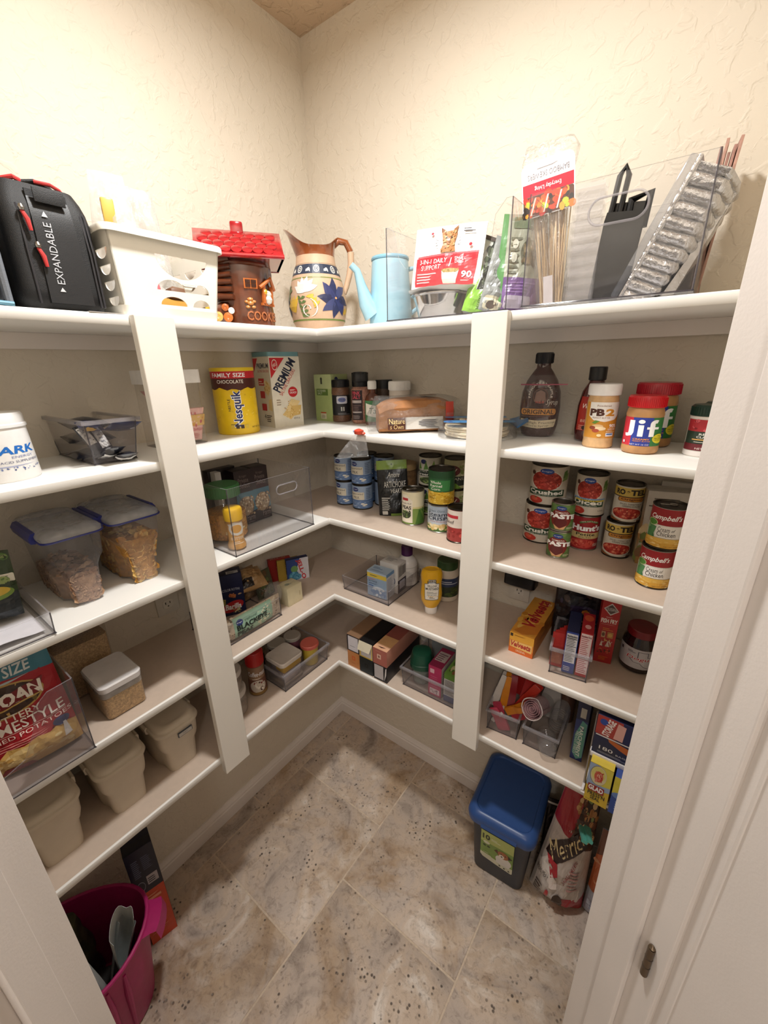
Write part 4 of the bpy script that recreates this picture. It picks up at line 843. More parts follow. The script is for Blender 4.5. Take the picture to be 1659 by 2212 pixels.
# cracker tin
CT = [('r', 0, 0, 1, 1, 'e3dccb'), ('p', [(.02, .98), (.50, .98), (.02, .70)], 'c4252b'), ('e', .17, .885, .09, .075, 'e9e2d2', {'rot': 0}), ('e', .17, .885, .078, .063, 'c4252b'), ('t', 'NABISCO', .10, .865, .24, .905, 'e9e2d2', {'rot': 30, 'asp': .44}), ('t', 'PREMIUM', -.12, .68, 1.04, .80, '22283f', {'rot': 58, 'asp': .44, 'bold': .03}), ('t', 'SALTINE CRACKERS', .06, .615, 1.02, .665, 'c4252b', {'rot': 58, 'asp': .44}), ('e', .70, .50, .16, .075, 'c4252b'), ('s', .53, .42, .87, .58, 0, .01, ['c4252b']), ('l', .60, .52, .80, .55, 1, 'f0d8d0'), ('t', 'CRUNCH', .585, .475, .815, .505, 'ffffff'),
    ('p', [(.28, .18), (.55, .10), (.78, .2), (.5, .28)], 'e0c07c'), ('p', [(.4, .24), (.68, .2), (.92, .36), (.62, .4)], 'e8cd92'), ('p', [(.5, .14), (.9, .16), (.95, .3), (.6, .3)], 'd8b56c'), ('s', .32, .13, .9, .38, 40, .016, ['f0deb0', 'c99a52', 'b9873e'], {'asp': .5}), ('l', .12, .32, .3, .42, 3, 'a0907c'), ('t', 'NET WT 1 LB', .66, .1, .86, .125, '4a4038')]
CL_ = [('r', 0, 0, 1, 1, 'ded6c4'), ('p', [(.02, .98), (.32, .98), (.02, .78)], 'c4252b'), ('t', 'PREMIUM', .24, .84, .94, .91, '22283f', {'bold': .03}), ('t', 'SALTINE CRACKERS', .26, .785, .94, .82, 'c4252b'), ('r', .25, .6, .6, .7, 'c4252b'), ('l', .28, .62, .56, .68, 2, 'f2dcd4'), ('r', .3, .42, .58, .52, 'c4252b'), ('r', .33, .24, .62, .34, 'c4252b'), ('p', [(.55, .52), (.8, .46), (.98, .58), (.75, .68)], 'e0c88e'), ('s', .6, .48, .95, .66, 20, .03, ['f0deb0', 'c9a25e'], {'asp': .6}), ('p', [(.75, .26), (.95, .24), (.97, .42), (.8, .4)], 'e0c88e'), ('t', '4', .42, .12, .52, .19, '222'), ('l', .56, .08, .9, .19, 4, '4a4038')]
t = carton('cracker_tin', 'tall cream saltine cracker tin with red corners and a teal lid', 'tin', .064, -.272, z2, .117, .108, .232, 'ded6c4', 81, [i for i in CT if i[0] != 's' or i[5]], (), CL_, bev=.004)
rbox(B(), .121, .112, .2322, .246, .01, P('6f9aa0', .4)).done('lid', t)
# ------------------------------------------------------------ second shelf, back wall
KS = [('r', 0, 0, 1, 1, 'a9b878'), ('r', 0, .7, 1, 1, 'bcc692'), ('r', .12, .56, .78, .70, '5d7638'), ('t', 'KOSHER', .18, .635, .66, .68, 'd9dcc0'), ('t', 'SALT', .18, .58, .45, .625, 'd9dcc0'), ('r', .38, .80, .48, .92, '3a3c30'), ('e', .43, .91, .06, .03, '3a3c30'), ('r', .3, .05, .62, .19, 'd8d2b8'), ('r', .3, .17, .62, .2, 'b4532e'), ('l', .33, .07, .6, .15, 3, '8a8468')]
KR = [('r', 0, 0, 1, 1, 'b3bf88'), ('e', .3, .88, .12, .07, '2b2f5c'), ('t', 'Kroger', .19, .86, .41, .9, 'ffffff', {'shear': .2}), ('e', .62, .5, .38, .28, '2e2418'), ('e', .66, .5, .30, .22, '9a9488'), ('r', .15, .14, .9, .27, '33361f'), ('t', 'Kosher', .2, .17, .8, .24, 'e4e2d0')]
carton('salt_box', 'green kosher salt carton standing in the shelf corner', 'box', .130, -.073, z2, .088, .088, .169, 'a9b878', 0, KS, KR, group=None)
CAP = P('17171a', .35); PEP = P('6b4c3a', .35, noise=.6, scale=500)
pot('pepper_jar', 'black-labelled peppercorn jar with black cap beside the green carton', 'jar', .191, -.088, z2, turn(.191, -.088), [(.031, 0), (.0345, .004), (.035, .02), (.0335, .024), (.0335, .098), (.035, .102), (.034, .118), (.03, .125)], PEP, [(.031, .124), (.0325, .125), (.0325, .149), (.031, .151), (.001, .151)], CAP,
    [('r', 0, 0, 1, 1, '1c1d22'), ('rr', .27, .58, .68, .95, .06, 'c8c9d4'), ('e', .47, .77, .15, .12, '6a74a4'), ('t', 'Black', .37, .74, .58, .83, '1c2350', {'shear': .3}), ('r', .42, .22, .47, .42, 'b8b8b4'), ('r', .5, .22, .55, .42, 'b8b8b4'), ('l', .3, .04, .8, .14, 2, '8a8a8c')], (.025, .097), span=170, ribs=40)
pot('pink_salt_grinder', 'pink salt grinder with tall black ribbed cap', 'grinder', .283, -.083, z2, turn(.283, -.083) - 4, [(.03, 0), (.033, .004), (.033, .118), (.024, .128)], P('a87a68', .4, noise=.35, scale=160), [(.0245, .126), (.026, .128), (.026, .142), (.0285, .145), (.0285, .168), (.024, .176), (.001, .178)], CAP,
    [('r', .12, .08, .52, .98, '2c1d1f'), ('t', 'PINK', .18, .84, .45, .95, 'c8485a', {'bold': .02}), ('t', 'SALT', .18, .72, .45, .83, 'c8485a', {'bold': .02}), ('r', .16, .60, .48, .68, 'bdb2ae'), ('l', .16, .36, .48, .56, 4, '6a5450'), ('r', .16, .3, .48, .34, 'bdb2ae'), ('l', .16, .12, .48, .24, 3, '9a8a86')], (.004, .118), sq=3.2, ribs=36)
pot('dark_jar', 'small jar with black lid behind the pink salt grinder', 'jar', .352, -.034, z2, 20, [(.028, 0), (.03, .003), (.03, .12)], P('4a3a30', .35, noise=.4, scale=300), [(.031, .119), (.031, .147), (.029, .149), (.001, .149)], CAP)
pot('sauce_bottle', 'little brown sauce bottle with white cap and green label', 'bottle', .352, -.103, z2, turn(.35, -.09), [(.024, 0), (.026, .003), (.026, .085), (.022, .098), (.0115, .108), (.011, .122)], P('5a2e1c', .15, coat=.6), [(.0135, .12), (.0145, .121), (.0145, .146), (.013, .148), (.001, .148)], P('e8e6e2', .35),
    [('r', 0, .1, 1, 1, '3f7a4a'), ('p', [(.1, .4), (.9, .2), (.9, .7), (.1, .9)], 'e4e0d4'), ('t', 'Tab', .3, .45, .75, .7, '2c5a3a', {'shear': .2})], (.004, .083), ribs=24)
pot('spice_jar', 'jar with wide white lid behind the bread loaf', 'jar', .425, -.042, z2, turn(.425, -.042), [(.034, 0), (.036, .003), (.036, .112), (.034, .116)], P('cfc4b8', .35), [(.0365, .115), (.0375, .117), (.0375, .143), (.036, .145), (.001, .145)], P('efece8', .35), [('r', 0, .05, 1, .85, 'e9e5e0'), ('t', 'HOPS', .2, .7, .75, .82, '26221f'), ('t', 'BAG', .25, .55, .6, .66, '26221f'), ('e', .66, .55, .12, .12, '26221f'), ('l', .2, .1, .8, .45, 5, '8a837c')], (.003, .112), ribs=50)
# bread in its bag
t = thing('bread_loaf', 'brown sandwich bread in a clear tied bag hanging over the shelf edge', 'bread', (.552, -.150, z2), 44)
CR = P('a06a3a', .6, noise=.22, scale=30, bump=.15, bscale=120); b = B(); rs = []
for k in range(15):
    v = k / 14; s = 1 - .25 * abs(2 * v - 1) ** 5; rs.append([(-.115 + .235 * v, x * s, .006 + zz * s) for x, zz in [(.05, 0), (.052, .03), (.054, .055), (.058, .07), (.05, .088), (.028, .095), (0, .097), (-.028, .095), (-.05, .088), (-.058, .07), (-.054, .055), (-.052, .03), (-.05, 0)]])
b.loft(rs, CR); noisy(b.done('loaf', t), .003, 40)
b = B(); rs = []
for k in range(19):
    v = k / 18
    if v > .34: cx = -.118 + .262 * (v - .34) / .66; ry, rz_ = .062 * (1 - .25 * max(0, (v - .85) / .15) ** 2), .054 * (1 - .3 * max(0, (v - .85) / .15) ** 2); cy, cz = 0, .0555
    elif v > .12: q = (v - .12) / .22; cx = -.175 + .057 * q; ry = .010 + .052 * q ** 1.4; rz_ = .009 + .045 * q ** 1.4; cy = -.055 * (1 - q); cz = .012 + .0435 * q
    else: q = v / .12; cx = -.21 + .035 * q; ry = .032 - .022 * q; rz_ = .012 - .003 * q; cy = -.085 + .03 * q; cz = -.035 + .047 * q
    rs.append([(cx, cy + ry * math.cos(a) * (1 + .1 * math.sin(5 * a + k)), cz + rz_ * math.sin(a)) for a in [i * 2 * PI / 22 for i in range(22)]])
b.loft(rs[4:], FILM, cap=False); noisy(b.done('bag_film', t, 60), .0042, 55)
tl = B(); tl.loft([[(-.176 + .02 * x, -.056 + .006 * y_, .012 + .006 * x) for x, y_ in ((0, -1), (0, 1), (.2, 1), (.2, -1))]] + [[(-.178 - .01 * q + wd * s, -.065 - .012 * q, .008 - .024 * q - .004 * (s * s)) for s in (-1, -.3, .4, 1)] for q, wd in ((.3, .014), (1, .03), (1.9, .043), (2.7, .05))], FILM, cap=False, closed=False); noisy(tl.done('bag_tail', t, 60), .006, 60, 4)
b = B(); b.lathe([(.005, -.008), (.014, -.005), (.015, .005), (.005, .009)], P('cf4a34', .4), 14, M=Matrix.Translation((-.178, -.06, .010))); b.lathe([(.003, -.004), (.007, 0), (.003, .005)], P('d9583c', .4), 10, M=Matrix.Translation((-.166, -.066, .006))); b.lathe([(.002, -.003), (.005, 0), (.002, .003)], P('8aa0d0', .4), 10, M=Matrix.Translation((-.192, -.056, .012))); noisy(b.done('tie', t), .002, 80)
BLs = lambda u, v, w_: Vector((-.09 + .17 * u, -.0615 - w_ + .012 * abs(v - .5) - .004 * math.sin(u * 9), .012 + .036 * v)); BLs.cut = None
deco(t, BLs, [('r', 0, 0, 1, 1, 'd2cdc6'), ('r', 0, 0, .32, 1, '5a2f1c'), ('t', 'Nature', .02, .5, .3, .92, 'e8c98a'), ('t', "s Own", .04, .06, .28, .46, 'e8c98a'), ('r', .42, .1, .45, .9, '4a4a55'), ('r', .50, .1, .52, .9, '6a6a75'), ('l', .56, .1, .95, .85, 6, '5a5a62'), ('r', .33, 0, .335, 1, '8a8a90')], 'bag_print', .002)
deco(t, flat((.012, -.03, .1085), (.06, 0, 0), (0, .05, 0)), [('e', .5, .5, .5, .4, '5a2f1c'), ('t', 'Nature', .15, .45, .85, .7, 'e0bd7a')], 'bag_print', .0)
deco(t, flat((.088, -.0585, .035), (.024, 0, 0), (.0, .006, .055)), [('r', 0, 0, 1, 1, 'c4402c')], 'red_stripe', .004)
# tortillas
t = thing('tortilla_pack', 'blue plastic pack of stacked tortillas lying right of the bread', 'pack', (.765, -.145, z2), 30)
TO = P('e6d8bc', .7, noise=.1, scale=60)
for k in range(4):
    b = B(); b.lathe([(.001, 0), (.088, 0), (.09, .002), (.09, .005), (.088, .007), (.001, .007)], TO, 40, sy=.95); o = b.done('tortilla', t); o.location = (.002 * math.sin(k * 2), .002 * math.cos(k * 3), .003 + .0078 * k)
b = B(); rs = []
for k in range(9):
    v = k / 8; s = 1 + .02 * math.sin(v * 9); e = .04 if k in (0, 8) else 0; rs.append([(x * s, y_ * s, -.0 + .041 * v) for x, y_ in rrect(-.108 + e * .2, -.098 + e * .2, .108 - e * .2, .098 - e * .2, .07, 6)])
b.loft(rs, FILM); noisy(b.done('bag_film', t, 60), .004, 50, 2)
TS = topside(-.1, .1, -.09, .09, .0425)
deco(t, TS, [('rr', .02, .05, .98, .34, .1, '3f86c0'), ('rr', .05, .62, .95, .9, .1, '3f86c0'), ('r', .25, .36, .95, .47, 'e8ddc4'), ('t', 'TORTILLAS', .3, .37, .92, .46, 'c83a30'), ('s', .1, .08, .9, .3, 20, .03, ['5a9cd0', '2c6aa8']), ('s', .2, .5, .9, .6, 16, .03, ['f0e6d0', 'd8c8a4'])], 'bag_print', .0045, .25)
b = B(); b.loft([[(.1 + .035 * v, -.07 * (1 - .5 * v), .03 + .012 * v), (.1 + .035 * v, .07 * (1 - .5 * v), .03 + .014 * v), (.1 + .035 * v, .07 * (1 - .5 * v), .036 + .018 * v), (.1 + .035 * v, -.07 * (1 - .5 * v), .036 + .016 * v)] for v in (0, .5, 1)], P('3c6ea0', .3)); noisy(b.done('bag_end', t), .004, 60)
# ------------------------------------------------------------ second shelf, right of the post
SY = P('3a1710', .12, coat=.8, noise=.2)
yp = [(.036, 0), (.044, .006), (.0505, .035), (.053, .08), (.05, .12), (.04, .15), (.026, .172), (.0185, .182), (.0175, .194)]
t = pot('syrup_bottle', 'dark oval pancake syrup bottle with a black cap, in a zip bag', 'bottle', .915, -.066, z2, 14, yp, SY, [(.021, .193), (.0225, .195), (.0225, .219), (.02, .221), (.001, .221)], CAP,
    [('ta', 'PANCAKE & WAFFLE', .5, .63, .185, .17, .045, 200, -20, 'd8cfc4', {'bold': .03}), ('e', .5, .60, .135, .13, '6a4436'), ('e', .5, .60, .12, .115, '3f241c'), ('p', [(.40, .5), (.6, .5), (.58, .66), (.5, .7), (.42, .66)], '8a6a5c'), ('t', 'H-E-B', .43, .475, .57, .515, 'c84a3c'), ('t', 'Syrup', .60, .42, .85, .54, 'cfc6bc', {'shear': .4}),
     ('rr', .13, .27, .82, .38, .05, 'c98a3c'), ('t', 'ORIGINAL', .18, .285, .77, .365, '3a2216', {'bold': .02}), ('l', .12, .24, .85, .255, 1, '8a5a4c'), ('p', [(.12, .2), (.5, .17), (.86, .2), (.83, .06), (.5, .03), (.15, .06)], 'd8c9a8'), ('t', 'No High Fructose', .17, .12, .83, .17, '3a2a20', {'arc': -.02}), ('t', 'Corn Syrup', .3, .065, .7, .105, '3a2a20', {'arc': -.015})], (.02, .172), span=165, sy=.62, ribs=30)
t = thing('zip_bag', 'clear zip bag with pink zipper in front of the dark syrup bottle', 'bag', (.935, -.118, z2), 14)
f = pillow(.115, .165, .012, .3, .6, .012, 4)
b = B(); b.add([f(i / 24, j / 24, 0) for j in range(25) for i in range(25)], [[j * 25 + i, j * 25 + i + 1, (j + 1) * 25 + i + 1, (j + 1) * 25 + i] for j in range(24) for i in range(24)], FILM2); b.done('bag_film', t, 60)
b = B(); b.tube([tuple(f(q / 12, .86, .001)) for q in range(13)], .0016, P('9a4a5c', .4), 6); b.done('zipper', t)
pot('syrup_bottle', 'dark red squeeze bottle with a black cap, half hidden by the powder jar', 'bottle', 1.052, -.073, z2, 20, [(.03, 0), (.036, .005), (.0385, .03), (.037, .09), (.03, .125), (.019, .145), (.017, .152)], P('4a120e', .15, coat=.7), [(.018, .151), (.0205, .153), (.0205, .182), (.019, .184), (.001, .184)], CAP,
    [('r', .1, .1, .9, .95, 'a32a20'), ('t', 'WING', .2, .66, .6, .78, 'f0e6dc', {'shear': .2}), ('t', 'BBQ', .2, .3, .45, .38, 'e0b8a4'), ('l', .16, .12, .5, .26, 3, 'd08a78'), ('e', .3, .17, .05, .05, '2b1512')], (.02, .118), span=170)
PBJ = [(.030, 0), (.0335, .004), (.0325, .02), (.0335, .024), (.0335, .108), (.031, .122)]
pot('powder_jar', 'peanut powder jar with a white lid and orange label', 'jar', 1.086, -.150, z2, turn(1.086, -.15) + 4, PBJ, P('cfa878', .35, noise=.12, scale=80), [(.0325, .121), (.0355, .123), (.0355, .143), (.034, .147), (.001, .147)], P('efedec', .3),
    [('r', 0, 0, 1, 1, 'c98a2c'), ('p', [(.12, 1), (.12, .62), (.25, .5), (.5, .46), (.75, .52), (.9, .66), (.97, 1)], 'ece8e2'), ('t', 'PB', .14, .62, .48, .82, '4a2416', {'bold': .05}), ('t', '2', .50, .62, .72, .82, 'c98a2c', {'bold': .05}), ('t', 'Powdered', .3, .88, .6, .93, '8a5a34'), ('t', 'PEANUT BUTTER', .22, .55, .62, .59, '8a5a34'), ('p', [(.22, .42), (.3, .5), (.4, .48), (.3, .4)], '5f8a34'), ('e', .36, .33, .13, .06, 'd8b483'), ('e', .42, .27, .13, .055, 'e6cfa8'), ('e', .25, .29, .07, .05, '8a4028'), ('e', .33, .21, .08, .05, 'a84a30'), ('t', '90%', .62, .3, .82, .40, 'ffffff', {'bold': .02}), ('t', 'LESS FAT', .6, .23, .82, .28, 'ffffff'), ('r', .56, .05, .76, .15, 'e2e4ea'), ('r', .58, .09, .74, .13, '4a78b8'), ('l', .56, .17, .82, .22, 2, 'f0d8a8'), ('e', .42, .08, .05, .04, 'e8d0a0'), ('r', .93, .02, 1, .98, 'e8e2d8')], (.025, .107), span=165)
JF = lambda: [('r', -.2, 0, .22, 1, 'c8283c'), ('r', .22, 0, .60, 1, '2c3f9a'), ('r', .60, 0, 1.2, 1, '2f7a3c'), ('t', 'J', .06, .32, .26, .90, 'ffffff', {'bold': .045}), ('r', .34, .34, .44, .74, 'ffffff'), ('e', .39, .86, .06, .07, 'ffffff'), ('r', .55, .34, .65, .78, 'ffffff'), ('p', ell(.66, .78, .11, .15, 14, 60, 185) + ell(.67, .76, .03, .05, 8, 185, 60)[::1], 'ffffff'), ('r', .50, .60, .74, .68, 'ffffff'), ('t', 'CREAMY', .27, .215, .58, .275, 'e89a3c', {'bold': .02}), ('t', 'PEANUT BUTTER', .27, .15, .60, .20, 'e89a3c'), ('t', 'NET WT 16 OZ', .22, .03, .58, .08, 'e8e4ee'), ('e', .78, .27, .15, .17, 'e6dc3c'), ('e', .78, .27, .135, .15, 'e6d82c'), ('t', '7g', .74, .33, .83, .39, '3a6a34'), ('t', 'PROTEIN', .67, .25, .90, .30, '3a6a34'), ('t', 'PER SERVING', .68, .2, .88, .23, '3a6a34'), ('r', .04, .08, .1, .17, 'd8c8d0')]
JP = lambda s: [(.031 * s, 0), (.0352 * s, .003), (.0368 * s, .008), (.0368 * s, .014), (.0358 * s, .019), (.0358 * s, .080 * s), (.0368 * s, .085 * s), (.035 * s, .095 * s), (.032 * s, .102 * s)]
PNB = P('b98a5a', .35, noise=.12, scale=50)
pot('peanut_butter_jar', 'small creamy peanut butter jar with bright red lid, in front', 'jar', 1.178, -.176, z2, turn(1.178, -.176) + 2, JP(1), PNB, [(.034, .100), (.0365, .101), (.0365, .122), (.035, .125), (.001, .125)], P('d0232c', .3), JF(), (.019, .080), span=165, ribs=60)
pot('peanut_butter_jar', 'larger peanut butter jar with a dark red lid, behind the small one', 'jar', 1.187, -.066, z2, turn(1.187, -.066) + 8, JP(1.2), PNB, [(.042, .1195), (.0448, .121), (.0448, .144), (.043, .147), (.001, .147)], P('b02030', .3), JF(), (.022, .096), span=165, ribs=60)
PC = [('r', 0, 0, 1, 1, '2f3f34'), ('r', 0, .62, 1, 1, 'b8303a'), ('s', 0, .64, 1, .98, 30, .05, ['c8404a', '8f1f2a', 'd8606a']), ('rr', .45, .66, .8, .97, .08, 'dfe2d8'), ('t', 'Ball', .5, .76, .76, .88, '3a4a40', {'shear': .3}), ('t', 'REALFRUIT', .32, .50, .88, .57, 'f0f0ea', {'bold': .02}), ('t', 'CLASSIC PECTIN', .28, .41, .98, .48, 'f0f0ea', {'bold': .02}), ('r', .2, .34, 1, .38, 'd8a860'), ('l', .25, .27, .95, .31, 1, 'e0e0d4'), ('r', 0, 0, 1, .22, '6a1f28'), ('t', 'NET WT 5.4 OZ', .3, .04, .85, .1, 'e8d8d4')]
for (x, y, lb) in ((1.290, -.150, 'white fruit pectin jar with dark green lid, next to the door jamb'), (1.312, -.075, 'second pectin jar with green lid, behind the first beside the jamb')):
    pot('pectin_jar', lb, 'jar', x, y, z2, turn(x, y) + 4, [(.029, 0), (.0315, .003), (.0315, .012), (.031, .014), (.031, .078), (.0315, .083), (.028, .088)], P('e8e2de', .3), [(.029, .084), (.0315, .085), (.0315, .103), (.028, .107), (.001, .107)], P('1f3a30', .35), PC, (.014, .078), span=170, ribs=40)

# ------------------------------------------------------------ third shelf, left wall
z3 = Z(3)
PLA = CL('e2e3ea', .96, .16, 'milky_plastic', .10, 1.5); BLUE = P('28307e', .35); LIDM = CL('dcdee4', .9, .2, 'milky_lid', .34, 1.5)
def cereal(label, x, y, fill, cols, seed):
    t = thing('cereal_keeper', label, 'container', (x, y, z3), 90)
    def prof(v):
        w0, yf, yb = .039 + .014 * v, -.10 - .006 * v, .10 + .004 * v; n = .012 * max(0, min(1, (.66 - v) / .12)); s = yf + .055; r = .012
        q = w0 - n; return [(-q + r, yf), (-q + r * .3, yf + r * .3), (-q, yf + r), (-q, s - .012), (-w0, s + .004), (-w0, yb - r), (-w0 + r, yb), (w0 - r, yb), (w0, yb - r), (w0, s + .004), (q, s - .012), (q, yf + r), (q - r * .3, yf + r * .3), (q - r, yf)]
    b = B(); b.loft([[(px, py, .003 + .165 * v) for px, py in prof(v)] for v in [k / 12 for k in range(13)]], PLA, cap=False); b.add([(px, py, .003) for px, py in prof(0)], [list(range(14))[::-1]], PLA); b.done('tub', t, 40)
    l = B(); P2 = lambda e, z_: [(px, py, z_) for px, py in rrect(-.056 - e, -.110 - e, .056 + e, .108 + e, .02, 5)]
    l.loft([P2(-.002, .166), P2(.002, .168), P2(.002, .176), P2(-.003, .182), P2(-.02, .188), P2(-.026, .1855), P2(-.03, .187), P2(-.034, .187)], LIDM); lo = l.done('lid', t, 40)
    g = B(); g.tube([(px, py, .1665) for px, py in rrect(-.0585, -.1125, .0585, .1105, .02, 5)], .0022, BLUE, 6, True); g.done('gasket', lo)
    for sx in (-1, 1):
        c = B(); c.loft([[(sx * .057, yy, .158), (sx * .066, yy, .160), (sx * .068, yy, .172), (sx * .062, yy, .182), (sx * .054, yy, .183), (sx * .057, yy, .172)] for yy in (-.062, -.05, .055, .068)], BLUE); c.done('clip', lo, 40)
    fl_ = B(); rr = random.Random(seed)
    b2 = B(); top = fill
    b2.loft([[(px * .93, py * .95, .006 + (top * .9 - .006) * v) for px, py in prof(v * top / .168)] for v in (0, .5, 1)], P(cols[0], .7, noise=.4, scale=60)); b2.done('cereal', t, 40)
    for i in range(300):
        v = rr.random(); zz = .008 + v * (top - .008) ; pf = prof(zz / .168); side = rr.random()
        w0 = .039 + .014 * zz / .168; q_ = w0 - .012 * max(0, min(1, (.66 - zz / .168) / .12))
        if side < .42: cx, cy, ax = rr.uniform(-q_, q_) * .82, -.0930 - .006 * zz / .168, 0
        elif side < .72: cx, cy, ax = -w0 * .93, rr.uniform(-.03, .085), 1
        elif side < .8: cx, cy, ax = -q_ * .9, rr.uniform(-.088, -.06), 1
        else: cx, cy, ax = rr.uniform(-w0, w0) * .75, rr.uniform(-.09, .09), 2; 
        if ax == 2: zz = top * .9 + rr.uniform(0, .012)
        M = Matrix.Translation((cx, cy, zz)) @ Matrix.Rotation(rr.uniform(0, 6.28), 4, 'Y' if ax == 0 else ('X' if ax == 1 else 'Z')) @ Matrix.Rotation(rr.uniform(-.7, .7) + (PI / 2 if ax == 0 else 0), 4, 'X') @ (Matrix.Rotation(PI / 2, 4, 'Y') if ax == 1 else Matrix.Identity(4))
        r = rr.uniform(.008, .0135); e = .003
        vs = [M @ Vector((r * math.cos(a) * rr.uniform(.8, 1.1), r * .72 * math.sin(a), e * math.cos(2 * a))) for a in [k * 2 * PI / 7 for k in range(7)]] + [M @ Vector((0, 0, -e))]
        fl_.add(vs, [[k, (k + 1) % 7, 7] for k in range(7)], P(cols[1 + i % (len(cols) - 1)], .6, noise=.25, scale=120))
    o = fl_.done('flakes', t, 80); o['kind'] = 'stuff'
cereal('clear cereal keeper with blue clips, about a third full of brown flakes', .130, -1.012, .075, ['a88466', 'b48f70', '9c7658', 'c09c7c', '8f6a50'], 3)
cereal('clear cereal keeper with blue clips, nearly full of golden corn flakes', .130, -.884, .128, ['b8843c', 'd0a050', 'c28c3e', 'dab468', 'b07a34'], 4)
t = acrylic('clear_bin', 'shallow clear bin with paper sheet and avocado bag, left end of third shelf', .160, -1.2, z3, .19, .29, .048, 90, foot=.003, taper=.02)
t = thing('paper_sheet', 'white paper sheet lying in the shallow clear bin under the avocado bag', 'paper', (.16, -1.2, z3 + .008), 90)
b = B(); b.loft([[(-.08 + .165 * u, yy, .001 + .010 * max(0, math.sin(5 * u + yy * 9)) * u) for u in [k / 10 for k in range(11)]] + [(-.08 + .165 * u, yy, .0002 + .010 * max(0, math.sin(5 * u + yy * 9)) * u) for u in [k / 10 for k in range(10, -1, -1)]] for yy in [-.125 + .25 * k / 8 for k in range(9)]], P('e6e4ea', .5)); b.done('sheet', t)
pouch('avocado_bag', 'dark avocado bag with yellow and green fruit print at the left edge', 'bag', .16, -1.19, z3 + .02, .15, .14, .09, '3d4a2a', [('r', 0, 0, 1, 1, '35452c'), ('r', 0, .0, 1, .38, '20262a'), ('rr', .4, .52, 1, .66, .02, 'ded9c8'), ('t', 'AVOCADO LIME', .45, .56, .95, .63, '3a4a2c'), ('e', .78, .40, .2, .10, '6f8a3c'), ('e', .78, .43, .17, .07, 'c8a838'), ('e', .45, .42, .2, .1, '4a6a2c'), ('s', .2, .4, .95, .95, 24, .06, ['4f7034', '2c3a20', '6d8a48', '8a9a5c'])], 62, -10, 0, crump=.006, seed=9, bot=.9, top=.2)

# ------------------------------------------------------------ third shelf, left wall right of the post: the big clear bin
acrylic('clear_bin', 'big clear bin with oval handle slot on third shelf, popcorn things inside', .171, -.528, z3, .302, .262, .197, 90, foot=.0, slot=(.165, .245, .138, .166), rr=.01)
PK = P('c88a3c', .4, noise=.5, scale=170)
t = pot('popcorn_jug', 'large clear popcorn jug with green lid in the big bin', 'jug', .152, -.600, z3 + .0045, 72, [(.055, 0), (.0595, .005), (.0595, .014), (.058, .017), (.058, .09), (.0555, .105), (.044, .128), (.042, .135)], GLASSY, [(.0475, .133), (.05, .135), (.05, .166), (.047, .169), (.001, .169)], P('3f7a44', .4), [('r', .3, .06, 1, .82, 'cf9a4a'), ('t', 'POPCORN', .38, .52, .95, .72, '8a5a24', {'shear': .2}), ('l', .4, .14, .9, .4, 5, '9a6a34'), ('s', .35, .06, .95, .2, 18, .03, ['e8d8a8', 'd8b060'])], (.02, .1), span=170, inner=[(.053, .003), (.057, .007), (.0565, .085), (.03, .088), (.001, .089)], imat=PK, ribs=40)
t = pot('seasoning_shaker', 'small popcorn seasoning shaker with yellow lid, front left in the big bin', 'shaker', .250, -.638, z3 + .0045, turn(.25, -.637), [(.0235, 0), (.0258, .003), (.0258, .012), (.0215, .024), (.0225, .06), (.0235, .088)], P('d8a25a', .4, noise=.15, scale=60), [(.024, .086), (.0265, .088), (.0265, .118), (.0235, .123), (.001, .1235)], P('e8b81f', .35), [('e', .5, .70, .36, .24, 'ece6da'), ('p', [(.2, .78), (.12, .9), (.3, .92), (.42, .99), (.6, .95), (.8, .94), (.86, .8), (.9, .6), (.75, .45), (.5, .42), (.25, .48)], 'ece6da'), ('e', .5, .70, .24, .17, 'e0a64a'), ('t', 'BUTTER', .2, .24, .8, .36, 'f2e2c8', {'bold': .02}), ('l', .3, .08, .75, .2, 2, 'f0dcc0')], (.012, .086), span=165)
CBX = lambda q: [('r', 0, 0, 1, 1, '2a1c1c'), ('r', 0, .22, 1, .60, '3f7488'), ('t', 'Kroger', .3, .86, .72, .92, '6a5a56'), ('t', 'Private', .2, .78, .8, .86, '7a6a64'), ('t', 'Select', .25, .68, .85, .77, '7a6a64', {'shear': .3}), ('e', .5, .34, .46, .18, '9a8264'), ('s', .06, .17, .94, .5, 70, .05, ['c2ac8c', '8a6a48', '6a4c34', 'd8c8ac'], {'asp': .5}), ('t', 'Farm', .45, .06, .95, .17, '8a7a74'), ('l', .5, .02, .95, .05, 1, '6a5a56')]
for i, (x, y, lb) in enumerate(((.088, -.434, 'dark brown and teal rice box, right one of the pair in the big bin'), (.088, -.499, 'dark brown and teal rice box, left one of the pair in the big bin'))):
    carton('rice_box', lb, 'box', x, y, z3 + .0045, .062, .06, .185, '2a1c1c', 86, CBX(i), [('r', 0, 0, 1, 1, '241818')], [('r', 0, 0, 1, 1, '241818')], side='1f1616')
carton('dark_box', 'plain near-black box behind the rice boxes in the big bin', 'box', .05, -.54, z3 + .0045, .1, .03, .192, '1f1818', 92)
carton('white_carton', 'narrow white carton standing between the jug and rice boxes', 'box', .07, -.572, z3 + .0045, .02, .05, .19, 'd0ccc6', 88, [('r', 0, 0, 1, 1, 'cfcac4'), ('s', .3, .1, .7, .4, 8, .09, ['8a8078', '6a5f58'])])

